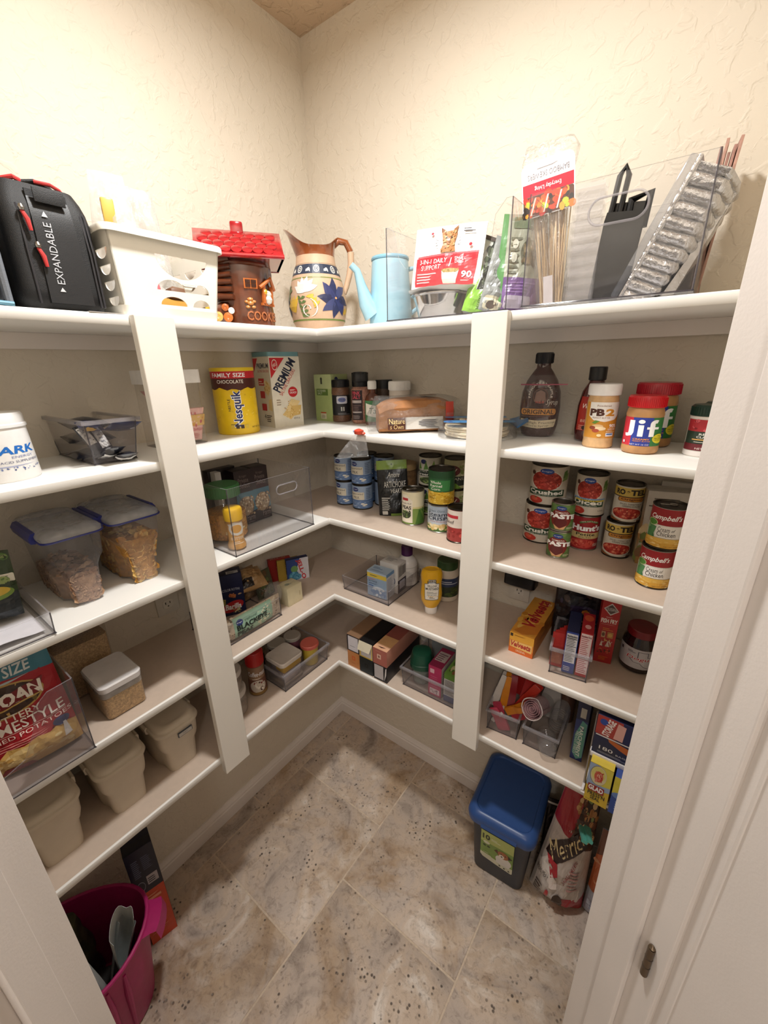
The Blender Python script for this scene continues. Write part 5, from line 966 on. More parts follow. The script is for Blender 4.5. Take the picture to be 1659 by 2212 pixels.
# ------------------------------------------------------------ third shelf, back wall: tins
EV = lambda: [('r', -.2, 0, 1.2, 1, '8fa2bd'), ('r', -.2, 0, 1.2, .36, '5f7aa4'), ('s', 0, .02, 1, .36, 40, .05, ['7a92b8', '4f6a98', '8fa6c8'], {'asp': .4}), ('r', -.2, .36, 1.2, .385, '38588c'), ('rr', .10, .40, .66, .74, .03, 'd2cbb8'), ('e', .36, .86, .11, .09, '24306a'), ('t', 'Kroger', .27, .835, .45, .885, 'ffffff', {'shear': .2}), ('t', 'Evaporated', .13, .60, .63, .71, '3c3f46', {'shear': .2}), ('t', 'MILK', .27, .45, .50, .56, '3c3f46'), ('l', .72, .45, .95, .95, 7, '5a6a84'), ('e', .6, .22, .06, .035, 'e6e2d4'), ('e', .7, .18, .06, .035, 'e6e2d4'), ('e', .64, .14, .05, .03, 'd8d4c8'), ('l', .2, .1, .45, .15, 1, 'c8d2e2')]
DT = P('4a443c', .3, .9, noise=.1)
for (x, y, rz, zz, lb) in ((.322, -.140, 22, 0, 'lower blue evaporated milk can of the front stack'), (.322, -.140, 20, .0945, 'upper blue evaporated milk can of the front stack'), (.235, -.133, 14, 0, 'lower blue evaporated milk can of the left stack'), (.233, -.135, 24, .0945, 'upper blue evaporated milk can of the left stack'),
        (.283, -.058, 20, 0, 'lower blue milk can of the middle rear stack, mostly hidden'), (.283, -.058, 26, .0945, 'upper blue milk can of the middle rear stack, mostly hidden'), (.365, -.060, 40, .0945, 'upper blue milk can of the right rear stack'), (.365, -.060, 130, 0, 'lower milk can of the right rear stack, label turned aside')):
    can(lb, x, y, z3 + zz, .0375, .094, '8fa2bd', EV(), rz, 'cans of evaporated milk', metal=DT, span=170)
pouch('hearts_pouch', 'black standing pouch of artichoke hearts with a green top band', 'pouch', .474, -.150, z3, .105, .195, .045, '17181a', [('r', 0, 0, 1, 1, '17181a'), ('r', 0, .84, 1, 1, '7f9a3c'), ('e', .5, .93, .02, .015, '2a3418'), ('t', 'Amore', .35, .70, .75, .79, 'd2cfc6', {'shear': .4}), ('t', 'ARTICHOKE', .22, .52, .94, .63, 'cfccc4'), ('t', 'HEARTS', .45, .42, .85, .50, 'cfccc4'), ('l', .12, .12, .45, .36, 7, 'c4c2bc'), ('rr', .12, .03, .3, .1, .01, 'c8c6c0'), ('r', .4, .0, 1, .05, '6f8a3c')], 33, -7, -3, crump=.004, seed=12, back='6f8a3c')
pot('snack_jar', 'wide jar with tan lid hidden behind the black artichoke pouch', 'jar', .452, -.062, z3, 0, [(.045, 0), (.048, .004), (.048, .14), (.042, .15)], P('7a5c3e', .35, noise=.4, scale=90), [(.046, .148), (.049, .15), (.049, .168), (.047, .171), (.001, .171)], P('a88a60', .45))
can('silver pull-tab can of blackeye peas with a green field label', .565, -.170, z3, .0372, .119, 'd8d2b8', [('r', -.2, 0, 1.2, 1, 'd9cf96'), ('r', -.2, .55, 1.2, 1, 'e6dfc0'), ('p', [(-.2, 0), (1.2, 0), (1.2, .42), (.5, .5), (-.2, .42)], '7d9a4c'), ('p', [(.5, 0), (.62, .46), (.66, .46), (.9, 0)], '4f7a34'), ('p', [(.72, .44), (.76, .44), (1.15, .1), (1.05, .05)], '5f8a3c'), ('s', .6, .4, 1, .5, 14, .02, ['3f6a30']), ('p', [(.0, .05), (.0, .92), (.22, .92), (.42, .74), (.42, .05)], 'ece6d6'), ('r', .06, .74, .28, .82, 'b8303a'), ('t', 'Purple Hull', .02, .62, .38, .68, '5a5048', {'shear': .2}), ('t', 'PEAS', .04, .47, .38, .58, '2a2622', {'bold': .03}), ('e', .2, .3, .17, .12, '3a4a30'), ('s', .06, .2, .36, .42, 24, .03, ['6f8a4a', '2c3624', '9aa86a'])], turn(.565, -.17), None, True, span=165)
can('blue and green can of white corn, under the green corn can', .670, -.172, z3, .0405, .091, 'b8c8d8', [('r', -.2, 0, 1.2, 1, 'c6d2de'), ('r', -.2, .75, 1.2, 1, 'aebfd2'), ('p', [(-.2, 0), (1.2, 0), (1.2, .45), (.8, .38), (.4, .2), (-.2, .25)], '7d9a4c'), ('r', -.2, 0, 1.2, .1, '4a7034'), ('t', 'Green Giant', .08, .80, .55, .88, '5a6a7a', {'shear': .3}), ('t', 'Steam', .06, .62, .62, .78, '22324a', {'bold': .01}), ('t', 'CRISP', .06, .46, .62, .60, '22324a', {'bold': .02}), ('t', 'White Shoepeg Corn', .12, .38, .72, .43, 'b84a44'), ('s', .02, .06, .92, .3, 60, .05, ['ecdca8', 'e0c88a', 'f2e8c4', 'd8bc78'], {'asp': 1.1}), ('e', .72, .84, .05, .05, '3a5a8a')], turn(.67, -.172), None, span=165)
can('green can of whole kernel corn, stacked on the blue corn can', .671, -.172, z3 + .0905, .0405, .112, '2f6a3c', [('r', -.2, 0, 1.2, 1, '2c5f38'), ('r', -.2, 0, 1.2, .38, 'e0b83a'), ('s', -.1, .02, 1.1, .38, 120, .035, ['edc94e', 'd8a828', 'f2d66a', 'c8961c'], {'asp': .8}), ('p', [(.08, .40), (.66, .42), (.68, .74), (.1, .74)], '3f8a4a'), ('t', 'Whole', .1, .63, .42, .71, 'f0f0e4', {'bold': .02}), ('t', 'Kernel', .1, .53, .45, .61, 'f0f0e4', {'bold': .02}), ('t', 'Corn', .14, .43, .40, .51, 'f0f0e4', {'bold': .02}), ('t', 'GOLD', .06, .16, .28, .23, '6a4a1a'), ('l', .5, .05, .78, .2, 4, 'a87c1c'), ('r', -.2, .8, 1.2, 1, '24502e')], turn(.67, -.172), None, metal=DT, span=165)
GBN = lambda: [('r', -.2, 0, 1.2, 1, 'cfcbbc'), ('e', .3, .86, .1, .08, '24306a'), ('p', [(.3, .56), (.38, .9), (.46, .6)], '5f8a3c'), ('p', [(.5, .56), (.62, .92), (.68, .58)], '7fa050'), ('p', [(.1, .56), (.15, .85), (.24, .6)], '5f8a3c'), ('r', -.2, .34, 1.2, .54, '26322a'), ('t', 'EXTRA GREEN', .1, .48, .8, .525, 'd8d8c8'), ('t', 'Green Beans', .05, .36, .95, .455, 'f0eee4', {'bold': .02}), ('e', .5, .18, .36, .13, '4a5a34'), ('s', .2, .08, .8, .28, 30, .05, ['7d9a50', '3a4a28', '93ad62'], {'asp': .5}), ('r', .8, .05, .98, .95, 'bdb9aa')]
for zz, rz, lb in ((0, 34, 'lower green bean can at the wall, behind the peas'), (.105, 28, 'upper green bean can at the wall, behind the corn cans')): can(lb, .560, -.052, z3 + zz, .0392, .1045, 'cfcbbc', GBN(), rz, 'stacked green bean cans', metal=DT, span=170)
SWB = lambda: [('r', -.2, 0, 1.2, 1, 'b9b58c'), ('r', -.2, .1, 1.2, .44, '27302a'), ('e', .38, .64, .26, .19, '5a1f20'), ('e', .38, .64, .24, .17, '6f2a28'), ('t', 'SW', .22, .55, .54, .72, 'f0e8d8', {'shear': .2, 'bold': .02}), ('t', 'BEANS', .3, .3, .75, .4, 'd8d4c0'), ('p', [(.3, 0), (.5, .2), (.7, .0)], '6f9a34'), ('s', .6, .5, 1, .95, 12, .08, ['8fa060', 'd8d4b0'])]
for zz, rz, lb in ((0, 34, 'lower can with a maroon oval badge, at the back wall by right post'), (.105, 30, 'upper can with a maroon oval badge, at the back wall by right post')): can(lb, .652, -.043, z3 + zz, .037, .1045, 'b9b58c', SWB(), rz, 'cans with maroon badge', metal=DT, span=170)
can('red and white can partly hidden by the right post', .758, -.215, z3, .036, .106, 'a83a38', [('r', -.2, .45, 1.2, 1, 'd8ccc0'), ('r', .1, .75, .5, .85, 'b8303a'), ('t', 'Beef', .1, .56, .4, .68, '3a2a26'), ('s', 0, .05, 1, .4, 20, .06, ['c8504a', '8f2a28'])], 20, None, metal=DT)
# right of the post
CRU = lambda w: [('r', -.2, 0, 1.2, 1, 'd2c8b8'), ('e', .40, .64, .33, .28, 'e4ddd0'), ('e', .40, .64, .30, .255, 'a83226'), ('s', .12, .40, .68, .88, 80, .035, ['c8483a', '8f221c', 'd4604c', 'b03428'], {'ell': 1}), ('e', .40, .89, .13, .075, '24418a'), ('e', .40, .89, .115, .062, '2f52a4'), ('t', 'Kroger', .30, .865, .50, .91, 'ffffff', {'shear': .2}), ('e', .12, .82, .05, .055, '5a3a2c'), ('p', [(.7, .62), (.78, .78), (.9, .84), (.86, .66)], '7d9a5c'), ('p', [(.72, .7), (.74, .88), (.82, .92), (.84, .78)], '5f8244'),
    ('r', .02, .22, .78, .40, '27452e'), ('t', w, .06, .27, .74, .385, 'f2eee2', {'bold': .035}), ('t', 'PEELED TOMATOES', .16, .232, .62, .262, 'd8d8c8'), ('e', .22, .10, .15, .095, 'b83426'), ('e', .2, .12, .08, .05, 'cf5a44'), ('p', [(.2, .16), (.26, .2), (.24, .15)], '3f6a34'), ('t', 'NET WT 28 OZ', .55, .05, .8, .08, '6a5a4c')]
for zz, lb in ((0, 'lower large crushed tomato can'), (.117, 'upper large crushed tomato can')): can(lb, .957 + zz * .05, -.066, z3 + zz, .0503, .1165, 'd2c8b8', CRU('Crushed'), turn(.957, -.066) - 3, 'large crushed tomato cans', metal=DT, span=165)
PST = lambda: [('r', -.2, 0, 1.2, 1, '5a7a40'), ('s', -.1, 0, 1.1, 1, 24, .12, ['6a8a4c', '4c6a36', '64844a']), ('e', .42, .46, .33, .40, '7a2420'), ('p', [(.16, .3), (.42, .0), (.68, .3)], '7a2420'), ('e', .42, .3, .2, .2, '5f1a1a'), ('p', [(.22, .2), (.30, .02), (.54, .02), (.62, .2), (.42, .06)], 'd8a878'), ('e', .42, .88, .15, .09, '24418a'), ('t', 'Kroger', .31, .855, .53, .905, 'ffffff', {'shear': .2}), ('t', 'TOMATO', .24, .66, .62, .74, 'f4e6dc', {'bold': .01}), ('t', 'PASTE', .04, .44, .88, .63, 'ffffff', {'bold': .06, 'arc': .02}), ('l', .62, .06, .92, .14, 2, 'd8d8b8')]
for zz, lb in ((0, 'lower small tomato paste can'), (.0785, 'upper small tomato paste can')): can(lb, 1.031, -.160, z3 + zz, .0290, .0775, '5a7a40', PST(), turn(1.03, -.16) - 4, 'small tomato paste cans', span=170)
can('red can of petite diced tomatoes, under the cream diced can', 1.073, -.061, z3, .0375, .103, '9a1f26', [('r', -.2, 0, 1.2, 1, '9a2028'), ('p', [(.3, .86), (.55, .94), (.8, .86), (.78, .8), (.55, .88), (.32, .8)], '4f6a34'), ('t', '100% NATURAL', .34, .84, .76, .88, 'e8e0c8', {'arc': .03}), ('t', "Hunt's", .12, .58, .88, .77, 'ffffff', {'bold': .05}), ('r', -.2, .34, 1.2, .53, 'd2bc82'), ('t', 'Petite', .26, .43, .72, .52, '2a2622', {'bold': .02}), ('t', 'DICED', .34, .36, .62, .41, '2a2622'), ('e', .42, .18, .34, .14, 'c8473c'), ('s', .14, .08, .72, .28, 40, .035, ['d8604c', 'b02c28', 'e07a60'], {'ell': 1}), ('l', .7, .1, .9, .2, 3, 'd8c8b8')], turn(1.073, -.06) - 1, None, span=165)
can('cream petite diced tomato can with green band, on the red can', 1.075, -.061, z3 + .1025, .0395, .117, 'd2c8b8', [i for i in CRU('Diced')[:-2]] + [('r', .02, .40, .82, .44, '8fb0d0'), ('r', .1, .36, .8, .40, 'd8c04a'), ('t', 'NO SALT ADDED', .1, .405, .75, .435, '3a5a8a'), ('t', 'PETITE', .25, .365, .6, .395, '3a3a2a'), ('t', 'USA', .66, .1, .8, .14, '3a3a2a')], turn(1.075, -.06) - 2, None, metal=DT, span=165)
RTL = lambda: [('r', -.2, 0, 1.2, 1, 'd6d2c6'), ('p', [(.7, 0), (1.2, 0), (1.2, .7), (.9, .6)], '6a4a38'), ('r', -.2, .72, 1.2, .97, 'd8bc5c'), ('t', 'RO', .08, .77, .32, .93, '2a2320', {'bold': .05}), ('t', '*', .35, .80, .42, .90, '2a2320', {'bold': .03}), ('t', 'TEL', .44, .77, .84, .93, '2a2320', {'bold': .05}), ('r', -.2, .70, 1.2, .725, '2a2320'), ('rr', .16, .58, .82, .71, .05, '5a3a20'), ('rr', .18, .59, .80, .70, .045, 'c98a34'), ('t', 'Original', .24, .605, .74, .685, '5a2a14', {'bold': .02}), ('t', 'DICED TOMATOES &', .24, .49, .76, .535, '3a3630'), ('t', 'GREEN CHILIES', .3, .43, .72, .475, '3a3630'), ('e', .42, .23, .42, .19, 'e6dfd0'), ('e', .42, .24, .38, .165, 'b02f26'), ('s', .08, .11, .76, .37, 60, .035, ['c8483a', 'd86a50', '8f221c', 'e08a6a'], {'ell': 1}), ('p', [(.0, .1), (.35, .0), (.0, .0)], '8a5a34'), ('l', .62, .06, .88, .13, 2, 'b8c0c8')]
for zz, lb in ((0, 'lower can of diced tomatoes and green chilies, yellow band'), (.1025, 'upper can of diced tomatoes and green chilies, yellow band')): can(lb, 1.159 + zz * .08, -.067, z3 + zz, .0335, .102, 'd6d2c6', RTL(), turn(1.159, -.067) + 4, 'yellow-banded tomato cans', metal=DT, span=170)
CMP = lambda: [('r', -.2, 0, 1.2, 1, 'ddd9d2'), ('r', -.2, .58, 1.2, 1, '9a1f26'), ('t', "Campbell's", .07, .68, .70, .85, 'ffffff', {'shear': .35, 'bold': .02}), ('p', [(.0, .18), (.18, .2), (.24, .52), (.0, .56)], '4f8a54'), ('s', .0, .2, .2, .5, 8, .04, ['3f7a4a', '86b07a']), ('e', .12, .62, .13, .09, 'c8d09a'), ('e', .12, .62, .115, .075, '4f8a34'), ('r', .24, .26, 1.2, .57, 'ece9e4'), ('t', 'Cream', .27, .42, .50, .54, '2a2624'), ('t', 'of', .53, .43, .60, .51, '2a2624', {'shear': .3}), ('t', 'Chicken', .27, .30, .62, .42, '2a2624'), ('r', -.2, 0, 1.2, .2, 'd8a53e'), ('e', .5, .19, .55, .06, 'e0b452'), ('s', 0, .01, 1, .22, 30, .04, ['e8c46a', 'cf9a34', 'edd08a'], {'asp': .5}), ('t', 'NET WT 10.5 OZ', .45, .03, .75, .055, '7a5a2c')]
for zz, lb in ((0, 'lower red and white cream of chicken soup can'), (.1005, 'upper red and white cream of chicken soup can')): can(lb, 1.257 + zz * .05, -.196, z3 + zz, .0345, .1, 'ddd9d2', CMP(), turn(1.272, -.196) + 2, 'cream of chicken soup cans', tab=True, metal=DT, span=170)
carton('soup_box', 'printed white food box standing behind the soup cans', 'box', 1.262, -.055, z3, .125, .06, .198, 'c2bcb2', 16, [('r', 0, 0, 1, 1, 'b9b3a8'), ('r', 0, .55, 1, 1, 'c8c3ba'), ('l', .12, .86, .8, .93, 2, '6a645c'), ('r', .05, .8, .95, .815, '5a544c'), ('l', .1, .6, .75, .76, 9, '8a847c'), ('r', .8, .66, .98, .8, '3a342e'), ('p', [(0, .3), (.1, .5), (.5, .56), (.9, .52), (1, .3)], '6f8a4c'), ('s', .0, .06, .7, .5, 40, .09, ['c8a070', '8a6a40', 'd8c49a', '7d8a4c', 'a87a4a']), ('e', .15, .16, .2, .1, '8a6a4c'), ('r', 0, 0, 1, .1, 'b08a54'), ('e', .2, .05, .04, .025, 'd8863c')], (), [('r', 0, 0, 1, 1, 'a89a84'), ('s', 0, .1, 1, .6, 30, .1, ['b08a60', '7d6a44', 'c8b48a'])], side='b5afa5')
carton('soup_box', 'second white box edge behind, touching the back wall by the jamb', 'box', 1.29, -.018, z3, .12, .02, .21, 'b5afa5', 6)
# ------------------------------------------------------------ fourth shelf, left wall
z4 = Z(4)
t = acrylic('clear_bin', 'tall clear bin holding the red potato bag, left end of fourth shelf', .163, -1.255, z4, .30, .30, .195, 90, foot=.003, mat=SMOKE, scoop=[(0, 0), (.30, 0), (.30, .195), (.255, .192), (.228, .17), (.215, .12), (.19, .07), (.15, .055), (0, .05)])
POT = [('r', 0, 0, 1, 1, 'a81f28'), ('p', [(0, .74), (.5, .80), (1, .76), (1, 1), (0, 1)], '3f7f94'), ('p', [(0, .90), (1, .95), (1, 1), (0, 1)], '2f5f70'), ('t', 'FAMILY SIZE', .02, .81, .80, .90, 'dfe6e6', {'bold': .02, 'shear': .15}), ('l', .1, .765, .8, .80, 1, 'b8ccd0'),
    ('e', .36, .63, .48, .145, 'c09a54'), ('e', .36, .63, .46, .13, '3a2418'), ('s', .0, .5, .75, .76, 30, .04, ['4a3420', '5f6a34', '2a1c12', '6a5a2c'], {'ell': 1}), ('p', [(-.05, .545), (.80, .60), (.86, .71), (0, .655)], '7a1a1c'), ('t', 'IDAHOAN', -.04, .585, .83, .70, 'f2ece2', {'bold': .045, 'shear': .1}), ('p', [(-.05, .53), (.80, .585), (.80, .597), (-.05, .542)], 'c8a45c'),
    ('t', 'BUTTERY', .20, .455, .74, .51, 'f2e8dc', {'bold': .01}), ('t', 'HOMESTYLE', .03, .365, .95, .45, 'f6efe6', {'bold': .01}), ('r', .05, .355, .95, .359, 'e0c0b4'), ('t', 'MASHED POTATOES', .0, .31, 1.0, .345, 'f0dcd0'), ('l', .1, .235, .85, .295, 3, 'd0827c'),
    ('p', [(-.02, .0), (1, 0), (1, .20), (.86, .26), (.72, .22), (.6, .25), (.45, .22), (.3, .24), (.14, .16), (-.02, .15)], 'c8a058'), ('e', .15, .1, .2, .085, 'd8b876'), ('e', .45, .15, .22, .06, 'dcc084'), ('e', .74, .14, .24, .075, 'd0aa64'), ('s', .0, .02, .98, .2, 30, .05, ['e2ca92', 'bd9450', 'd8b878'], {'asp': .5}), ('e', .86, .27, .09, .04, '2c3560'), ('p', [(.84, .12), (.87, .25), (.9, .25), (.92, .12)], 'e0dcd8'), ('p', [(.14, .02), (.2, .07), (.46, .06), (.5, .0)], '8a1a24')]
pouch('potato_bag', 'red and teal instant mashed potato bag standing in the clear bin', 'bag', .238, -1.190, z4 + .008, .168, .255, .075, 'b08c54', POT, 80, -7, -3, crump=.006, seed=14, bot=.9, top=.08)
pouch('zebra_bag', 'pink and zebra-striped bag at the front of the potato bin, by the left jamb', 'bag', .285, -1.345, z4 + .008, .12, .16, .05, 'a8246a', [('r', 0, 0, 1, 1, 'a8246a'), ('p', [(.0, .45), (1, .5), (1, 1), (0, 1)], 'e4e0e2')] + [('p', [(.0, .5 + .1 * k), (.35, .54 + .1 * k), (.7, .49 + .1 * k), (1, .56 + .1 * k), (1, .585 + .1 * k), (.7, .53 + .1 * k), (.35, .575 + .1 * k), (0, .54 + .1 * k)], '1c1a1e') for k in range(5)], 70, 0, 0, crump=.006, seed=15)
RICE = P('b89870', .75, noise=.35, scale=260, bump=.3, bscale=600)
def canister(label, x, y, z, w, d, h, lidm, fillh, fillm, rz, nm='rice_canister', cat='canister', band=True):
    t = thing(nm, label, cat, (x, y, z), rz)
    rbox(B(), w, d, 0, h, .014, GLASSY, .03).done('box', t); rbox(B(), w * .965, d * .965, .004, fillh, .012, fillm, .02).done('contents', t)
    l = B(); k = 1.035
    l.loft([ring(rrect(-w / 2 * k, -d / 2 * k, w / 2 * k, d / 2 * k, .016), h - .006), ring(rrect(-w / 2 * k - .001, -d / 2 * k - .001, w / 2 * k + .001, d / 2 * k + .001, .016), h + .008), ring(rrect(-w / 2 * k + .002, -d / 2 * k + .002, w / 2 * k - .002, d / 2 * k - .002, .014), h + .0115), ring(rrect(-w / 2 * k + .005, -d / 2 * k + .005, w / 2 * k - .005, d / 2 * k - .005, .012), h + .010)], lidm); l.done('lid', t, 40)
    if band: q = B(); q.loft([ring(rrect(-w / 2 * 1.02, -d / 2 * 1.02, w / 2 * 1.02, d / 2 * 1.02, .014), h - .022), ring(rrect(-w / 2 * 1.025, -d / 2 * 1.025, w / 2 * 1.025, d / 2 * 1.025, .014), h - .006)], CL('d8d4d0', .9, .2, 'band', .4), cap=False); q.done('seal', t)
    return t
canister('short clear rice canister with a white lid, near the front edge', .200, -1.010, z4, .092, .122, .088, P('d9d6d6', .35), .062, RICE, 90)
canister('tall clear rice canister with grey lid at the back wall', .060, -1.035, z4, .128, .105, .205, P('a9a49c', .4), .15, RICE, 90)
def outlet(label, loc, rz):
    t = thing('wall_outlet', label, 'outlet', loc, rz); b = B(); b.box(-.035, -.006, -.057, .035, 0, .057, P('d6d0c4', .35), .002); b.done('plate', t)
    for zz in (-.021, .021):
        b = B(); b.plate(rrect(-.0165, -.0145, .0165, .0145, .008), [rrect(-.0085, -.001, -.0055, .008, .001, 2), rrect(.0055, -.001, .0085, .007, .001, 2), rrect(-.002, -.0105, .002, -.006, .0015, 3)], .0015, P('dcd6ca', .35), lambda u, v, w_: Vector((u, -.0062 - .0015 + w_, zz + v))); b.box(-.012, -.0064, zz - .0125, .012, -.0061, zz + .0125, P('1a1614', .5)); b.done('socket', t, 0)
    return t
outlet('white wall outlet above the rice shelf, left wall', (0, -.765, 1.085), 90)
# ------------------------------------------------------------ fourth shelf, left wall right of the post
carton('pasta_box', 'dark blue pasta box with red oval logo, beside the left post', 'box', .083, -.590, z4, .086, .055, .155, '1c2348', 62, [('r', 0, 0, 1, 1, '1b2146'), ('t', 'TRI-COLOR ROTINI', .04, .60, .86, .66, 'c8cbd8', {'arc': .01}), ('p', [(.42, .47), (.66, .42), (.70, .50), (.46, .55)], 'c87a4a'), ('s', .42, .43, .70, .54, 12, .03, ['d88a58', 'a85a34'], {'asp': .6}), ('p', [(.12, .3), (.24, .28), (.3, .42), (.2, .44)], '9a8a4a'), ('s', .12, .28, .3, .42, 10, .03, ['b8a860', '6f6a34'], {'asp': .6}), ('e', .52, .22, .42, .13, 'b8262c', {'rot': 8}), ('t', 'Barilla', .22, .15, .84, .29, 'ffffff', {'bold': .03, 'shear': .15}), ('p', [(.5, .06), (.76, .1), (.8, .2), (.7, .16)], 'd8c898'), ('s', .5, .05, .8, .16, 12, .03, ['d8c898', '8a7a4c'], {'asp': .6})], (), (), [('r', .45, .1, .9, .45, 'c8c8c8'), ('l', .5, .15, .85, .4, 4, '3a3a40')], side='161b3a')
carton('dark_box', 'black box tucked behind the dark blue pasta box', 'box', .040, -.655, z4, .07, .04, .165, '15151a', 70)
t = acrylic('clear_bin', 'long shallow clear tray holding peas and pasta, front of fourth shelf', .16, -.622, z4, .225, .175, .068, 90, foot=.002)
BEAN = [('r', -.05, 0, 1.05, 1, 'c0b09c'), ('s', 0, 0, 1, 1, 160, .022, ['d8ccb8', 'a8927c', 'e0d6c4', '6a5648', 'c8b8a0'], {'asp': 2.2}), ('r', .16, .04, .86, .98, '8fae98'), ('s', .55, .1, .86, .9, 46, .018, ['c8c4a8', 'a8b49a', 'd8d2b8', '5a6454'], {'asp': 2.2}), ('e', .26, .74, .055, .14, '2c3a72'), ('t', 'Kroger', .215, .70, .305, .78, 'e8e8f0', {'shear': .2}), ('t', 'traditional', .34, .69, .56, .80, '3a4a44', {'shear': .2}), ('t', 'BLACKEYE', .20, .40, .74, .64, '1f2a26', {'bold': .04}), ('t', 'PEAS', .20, .12, .46, .35, '1f2a26', {'bold': .04})]
pouch('peas_bag', 'clear bag of blackeye peas with green label, standing in the shallow tray', 'bag', .232, -.618, z4 + .0065, .21, .075, .034, 'b8a894', BEAN, 90, 0, 0, crump=.003, seed=21, bot=.28, top=.1, pw=.5)
pouch('noodle_bag', 'tan noodle bag in crinkled clear plastic, lying above the tray', 'bag', .135, -.530, z4 + .075, .11, .10, .06, 'b08a5c', [('r', 0, 0, 1, 1, 'b08c60'), ('r', .0, .05, .55, .35, '2a1f18'), ('l', .5, .5, .95, .9, 5, '8a6238'), ('s', .3, .2, 1, .8, 16, .06, ['c49e6c', '9a7448'])], 75, -68, 0, crump=.008, seed=22, bot=.28, top=.2)
t = thing('bag_end', 'twisted clear plastic bag end hanging over the tray corner', 'wrapper', (.218, -.512, z4 + .062), 70)
b = B(); b.loft([[(.028 * math.cos(a) * s + .004 * math.sin(3 * a), .012 * math.sin(a) * s, zz) for a in [i * PI / 9 for i in range(18)]] for s, zz in ((.5, .055), (1, .03), (1.1, .0), (.8, -.02), (.3, -.03))], FILM, cap=False); noisy(b.done('film', t, 60), .007, 70)
pouch('noodle_bag', 'brown paper-like noodle bag behind, leaning on the left wall', 'bag', .062, -.505, z4, .10, .115, .05, '8a6c48', [('r', 0, 0, 1, 1, '8f7150'), ('l', .2, .3, .8, .7, 5, '6a4f34')], 90, -16, 0, crump=.006, seed=23)
pouch('herb_bag', 'dark green and brown snack bag behind the noodle bags', 'bag', .10, -.455, z4, .08, .10, .04, '4a4a34', [('r', 0, 0, 1, 1, '4f5038'), ('s', .1, .1, .9, .9, 16, .1, ['5f6a3c', '6a5034'])], 95, -12, 0, crump=.006, seed=24)
carton('tea_box', 'plain cream carton beside the tray on fourth shelf', 'box', .202, -.428, z4, .068, .055, .072, 'd2c9a8', 90, [('r', .78, .35, .86, .6, 'bdb28c')], (), (), [('e', .35, .5, .14, .14, '9aa08a'), ('l', .3, .4, .6, .55, 2, '7a8070')])
carton('gelatin_box', 'dark blue and white gelatin box with red lettering, front of three', 'box', .095, -.295, z4, .088, .024, .093, '23387a', 62, [('r', 0, 0, 1, 1, '2a4488'), ('p', [(.42, 0), (1, 0), (1, 1), (.62, 1), (.48, .6)], 'd4d2da'), ('t', 'JELL-O', .12, .36, 1.16, .60, 'c0242e', {'rot': -78, 'asp': .95, 'bold': .04}), ('e', .34, .54, .16, .16, '6f9a5a'), ('e', .30, .22, .24, .2, '3f86a8'), ('e', .46, .16, .18, .14, '5a9ab8'), ('s', .1, .05, .55, .4, 14, .06, ['4a90b0', '6fb0cc', '2f7494'])], (), [('r', 0, 0, 1, 1, '1c2a5c'), ('r', .2, .1, .8, .3, 'c8c8d4'), ('l', .2, .5, .8, .8, 3, 'b8c0dc')], side='1c2550')
carton('gelatin_box', 'yellow pudding box between the blue and the red gelatin boxes', 'box', .066, -.318, z4, .085, .02, .09, 'b0923c', 62, [('r', 0, 0, 1, 1, 'b8983c')], (), [('r', 0, 0, 1, 1, 'b09038'), ('r', .15, .2, .85, .7, 'd8cc9a')], side='a8883a')
carton('gelatin_box', 'red gelatin box at the back of the three small boxes', 'box', .040, -.338, z4, .088, .024, .092, '9a2420', 62, [('r', 0, 0, 1, 1, '9a2420')], (), [('r', 0, 0, 1, 1, '9a2420'), ('r', .15, .2, .85, .6, 'b8a090')], [('t', 'JELL-O', .1, .2, .8, .8, 'd8a08c')], side='a83028')

# ------------------------------------------------------------ fourth shelf, back wall
acrylic('clear_bin', 'low clear tray with medicine boxes on the fourth shelf corner', .412, -.150, z4, .208, .205, .058, 0, foot=.002, mat=SMOKE, taper=.05)
carton('medicine_box', 'light blue nasal strip box with a yellow stripe, in the low tray', 'box', .450, -.208, z4 + .0055, .084, .050, .10, '8aa6c4', 3, [('r', 0, 0, 1, 1, '93acc8'), ('p', [(0, .76), (1, .76), (1, .92), (0, .95)], 'd8c04a'), ('r', .0, .93, 1, 1, 'aabccf'), ('l', .15, .83, .6, .89, 1, '5a5a34'), ('l', .05, .68, .5, .73, 1, 'b85a5a'), ('t', 'DRYNASE', .04, .57, .52, .65, '2c3a5a'), ('l', .06, .5, .6, .55, 1, '3a4a6a'), ('rr', .05, .38, .32, .45, .02, '4a6a9a'), ('e', .6, .28, .34, .16, 'c8d4e2'), ('e', .55, .2, .4, .1, '6a8ab4'), ('s', .3, .05, .95, .35, 16, .06, ['dde6ee', '7a98bc', '5a80b0'])], [('r', 0, 0, 1, .88, 'cfd2d8'), ('r', 0, .88, 1, 1, '6a90b8'), ('l', .08, .1, .9, .82, 14, '8a90a0')], (), [('r', 0, 0, 1, 1, 'a4b8cc'), ('l', .1, .5, .6, .8, 2, '4a6a98'), ('l', .1, .15, .8, .35, 2, '6a7a98')], side='7a9abc')
carton('medicine_box', 'white medicine carton with a dark side, behind the light blue one', 'box', .462, -.146, z4 + .0055, .078, .056, .116, 'd6d2ce', 2, [('r', 0, 0, 1, 1, 'd4d0cb'), ('t', 'equate', .05, .70, .55, .82, '4a4a7a', {'bold': .03}), ('e', .66, .42, .2, .16, '3a4468'), ('e', .66, .42, .17, .13, 'cdd0d8')], [('r', 0, .45, 1, 1, 'd8d4d0'), ('r', 0, 0, 1, .45, '2a2436'), ('r', .2, .12, .85, .4, 'bdbac4'), ('r', .1, .55, .5, .95, 'b0aca8'), ('r', .55, .6, .95, .9, '8a8684'), ('l', .12, .58, .9, .92, 8, '6a6664')], (), [('l', .15, .3, .7, .8, 4, '8a8684')])
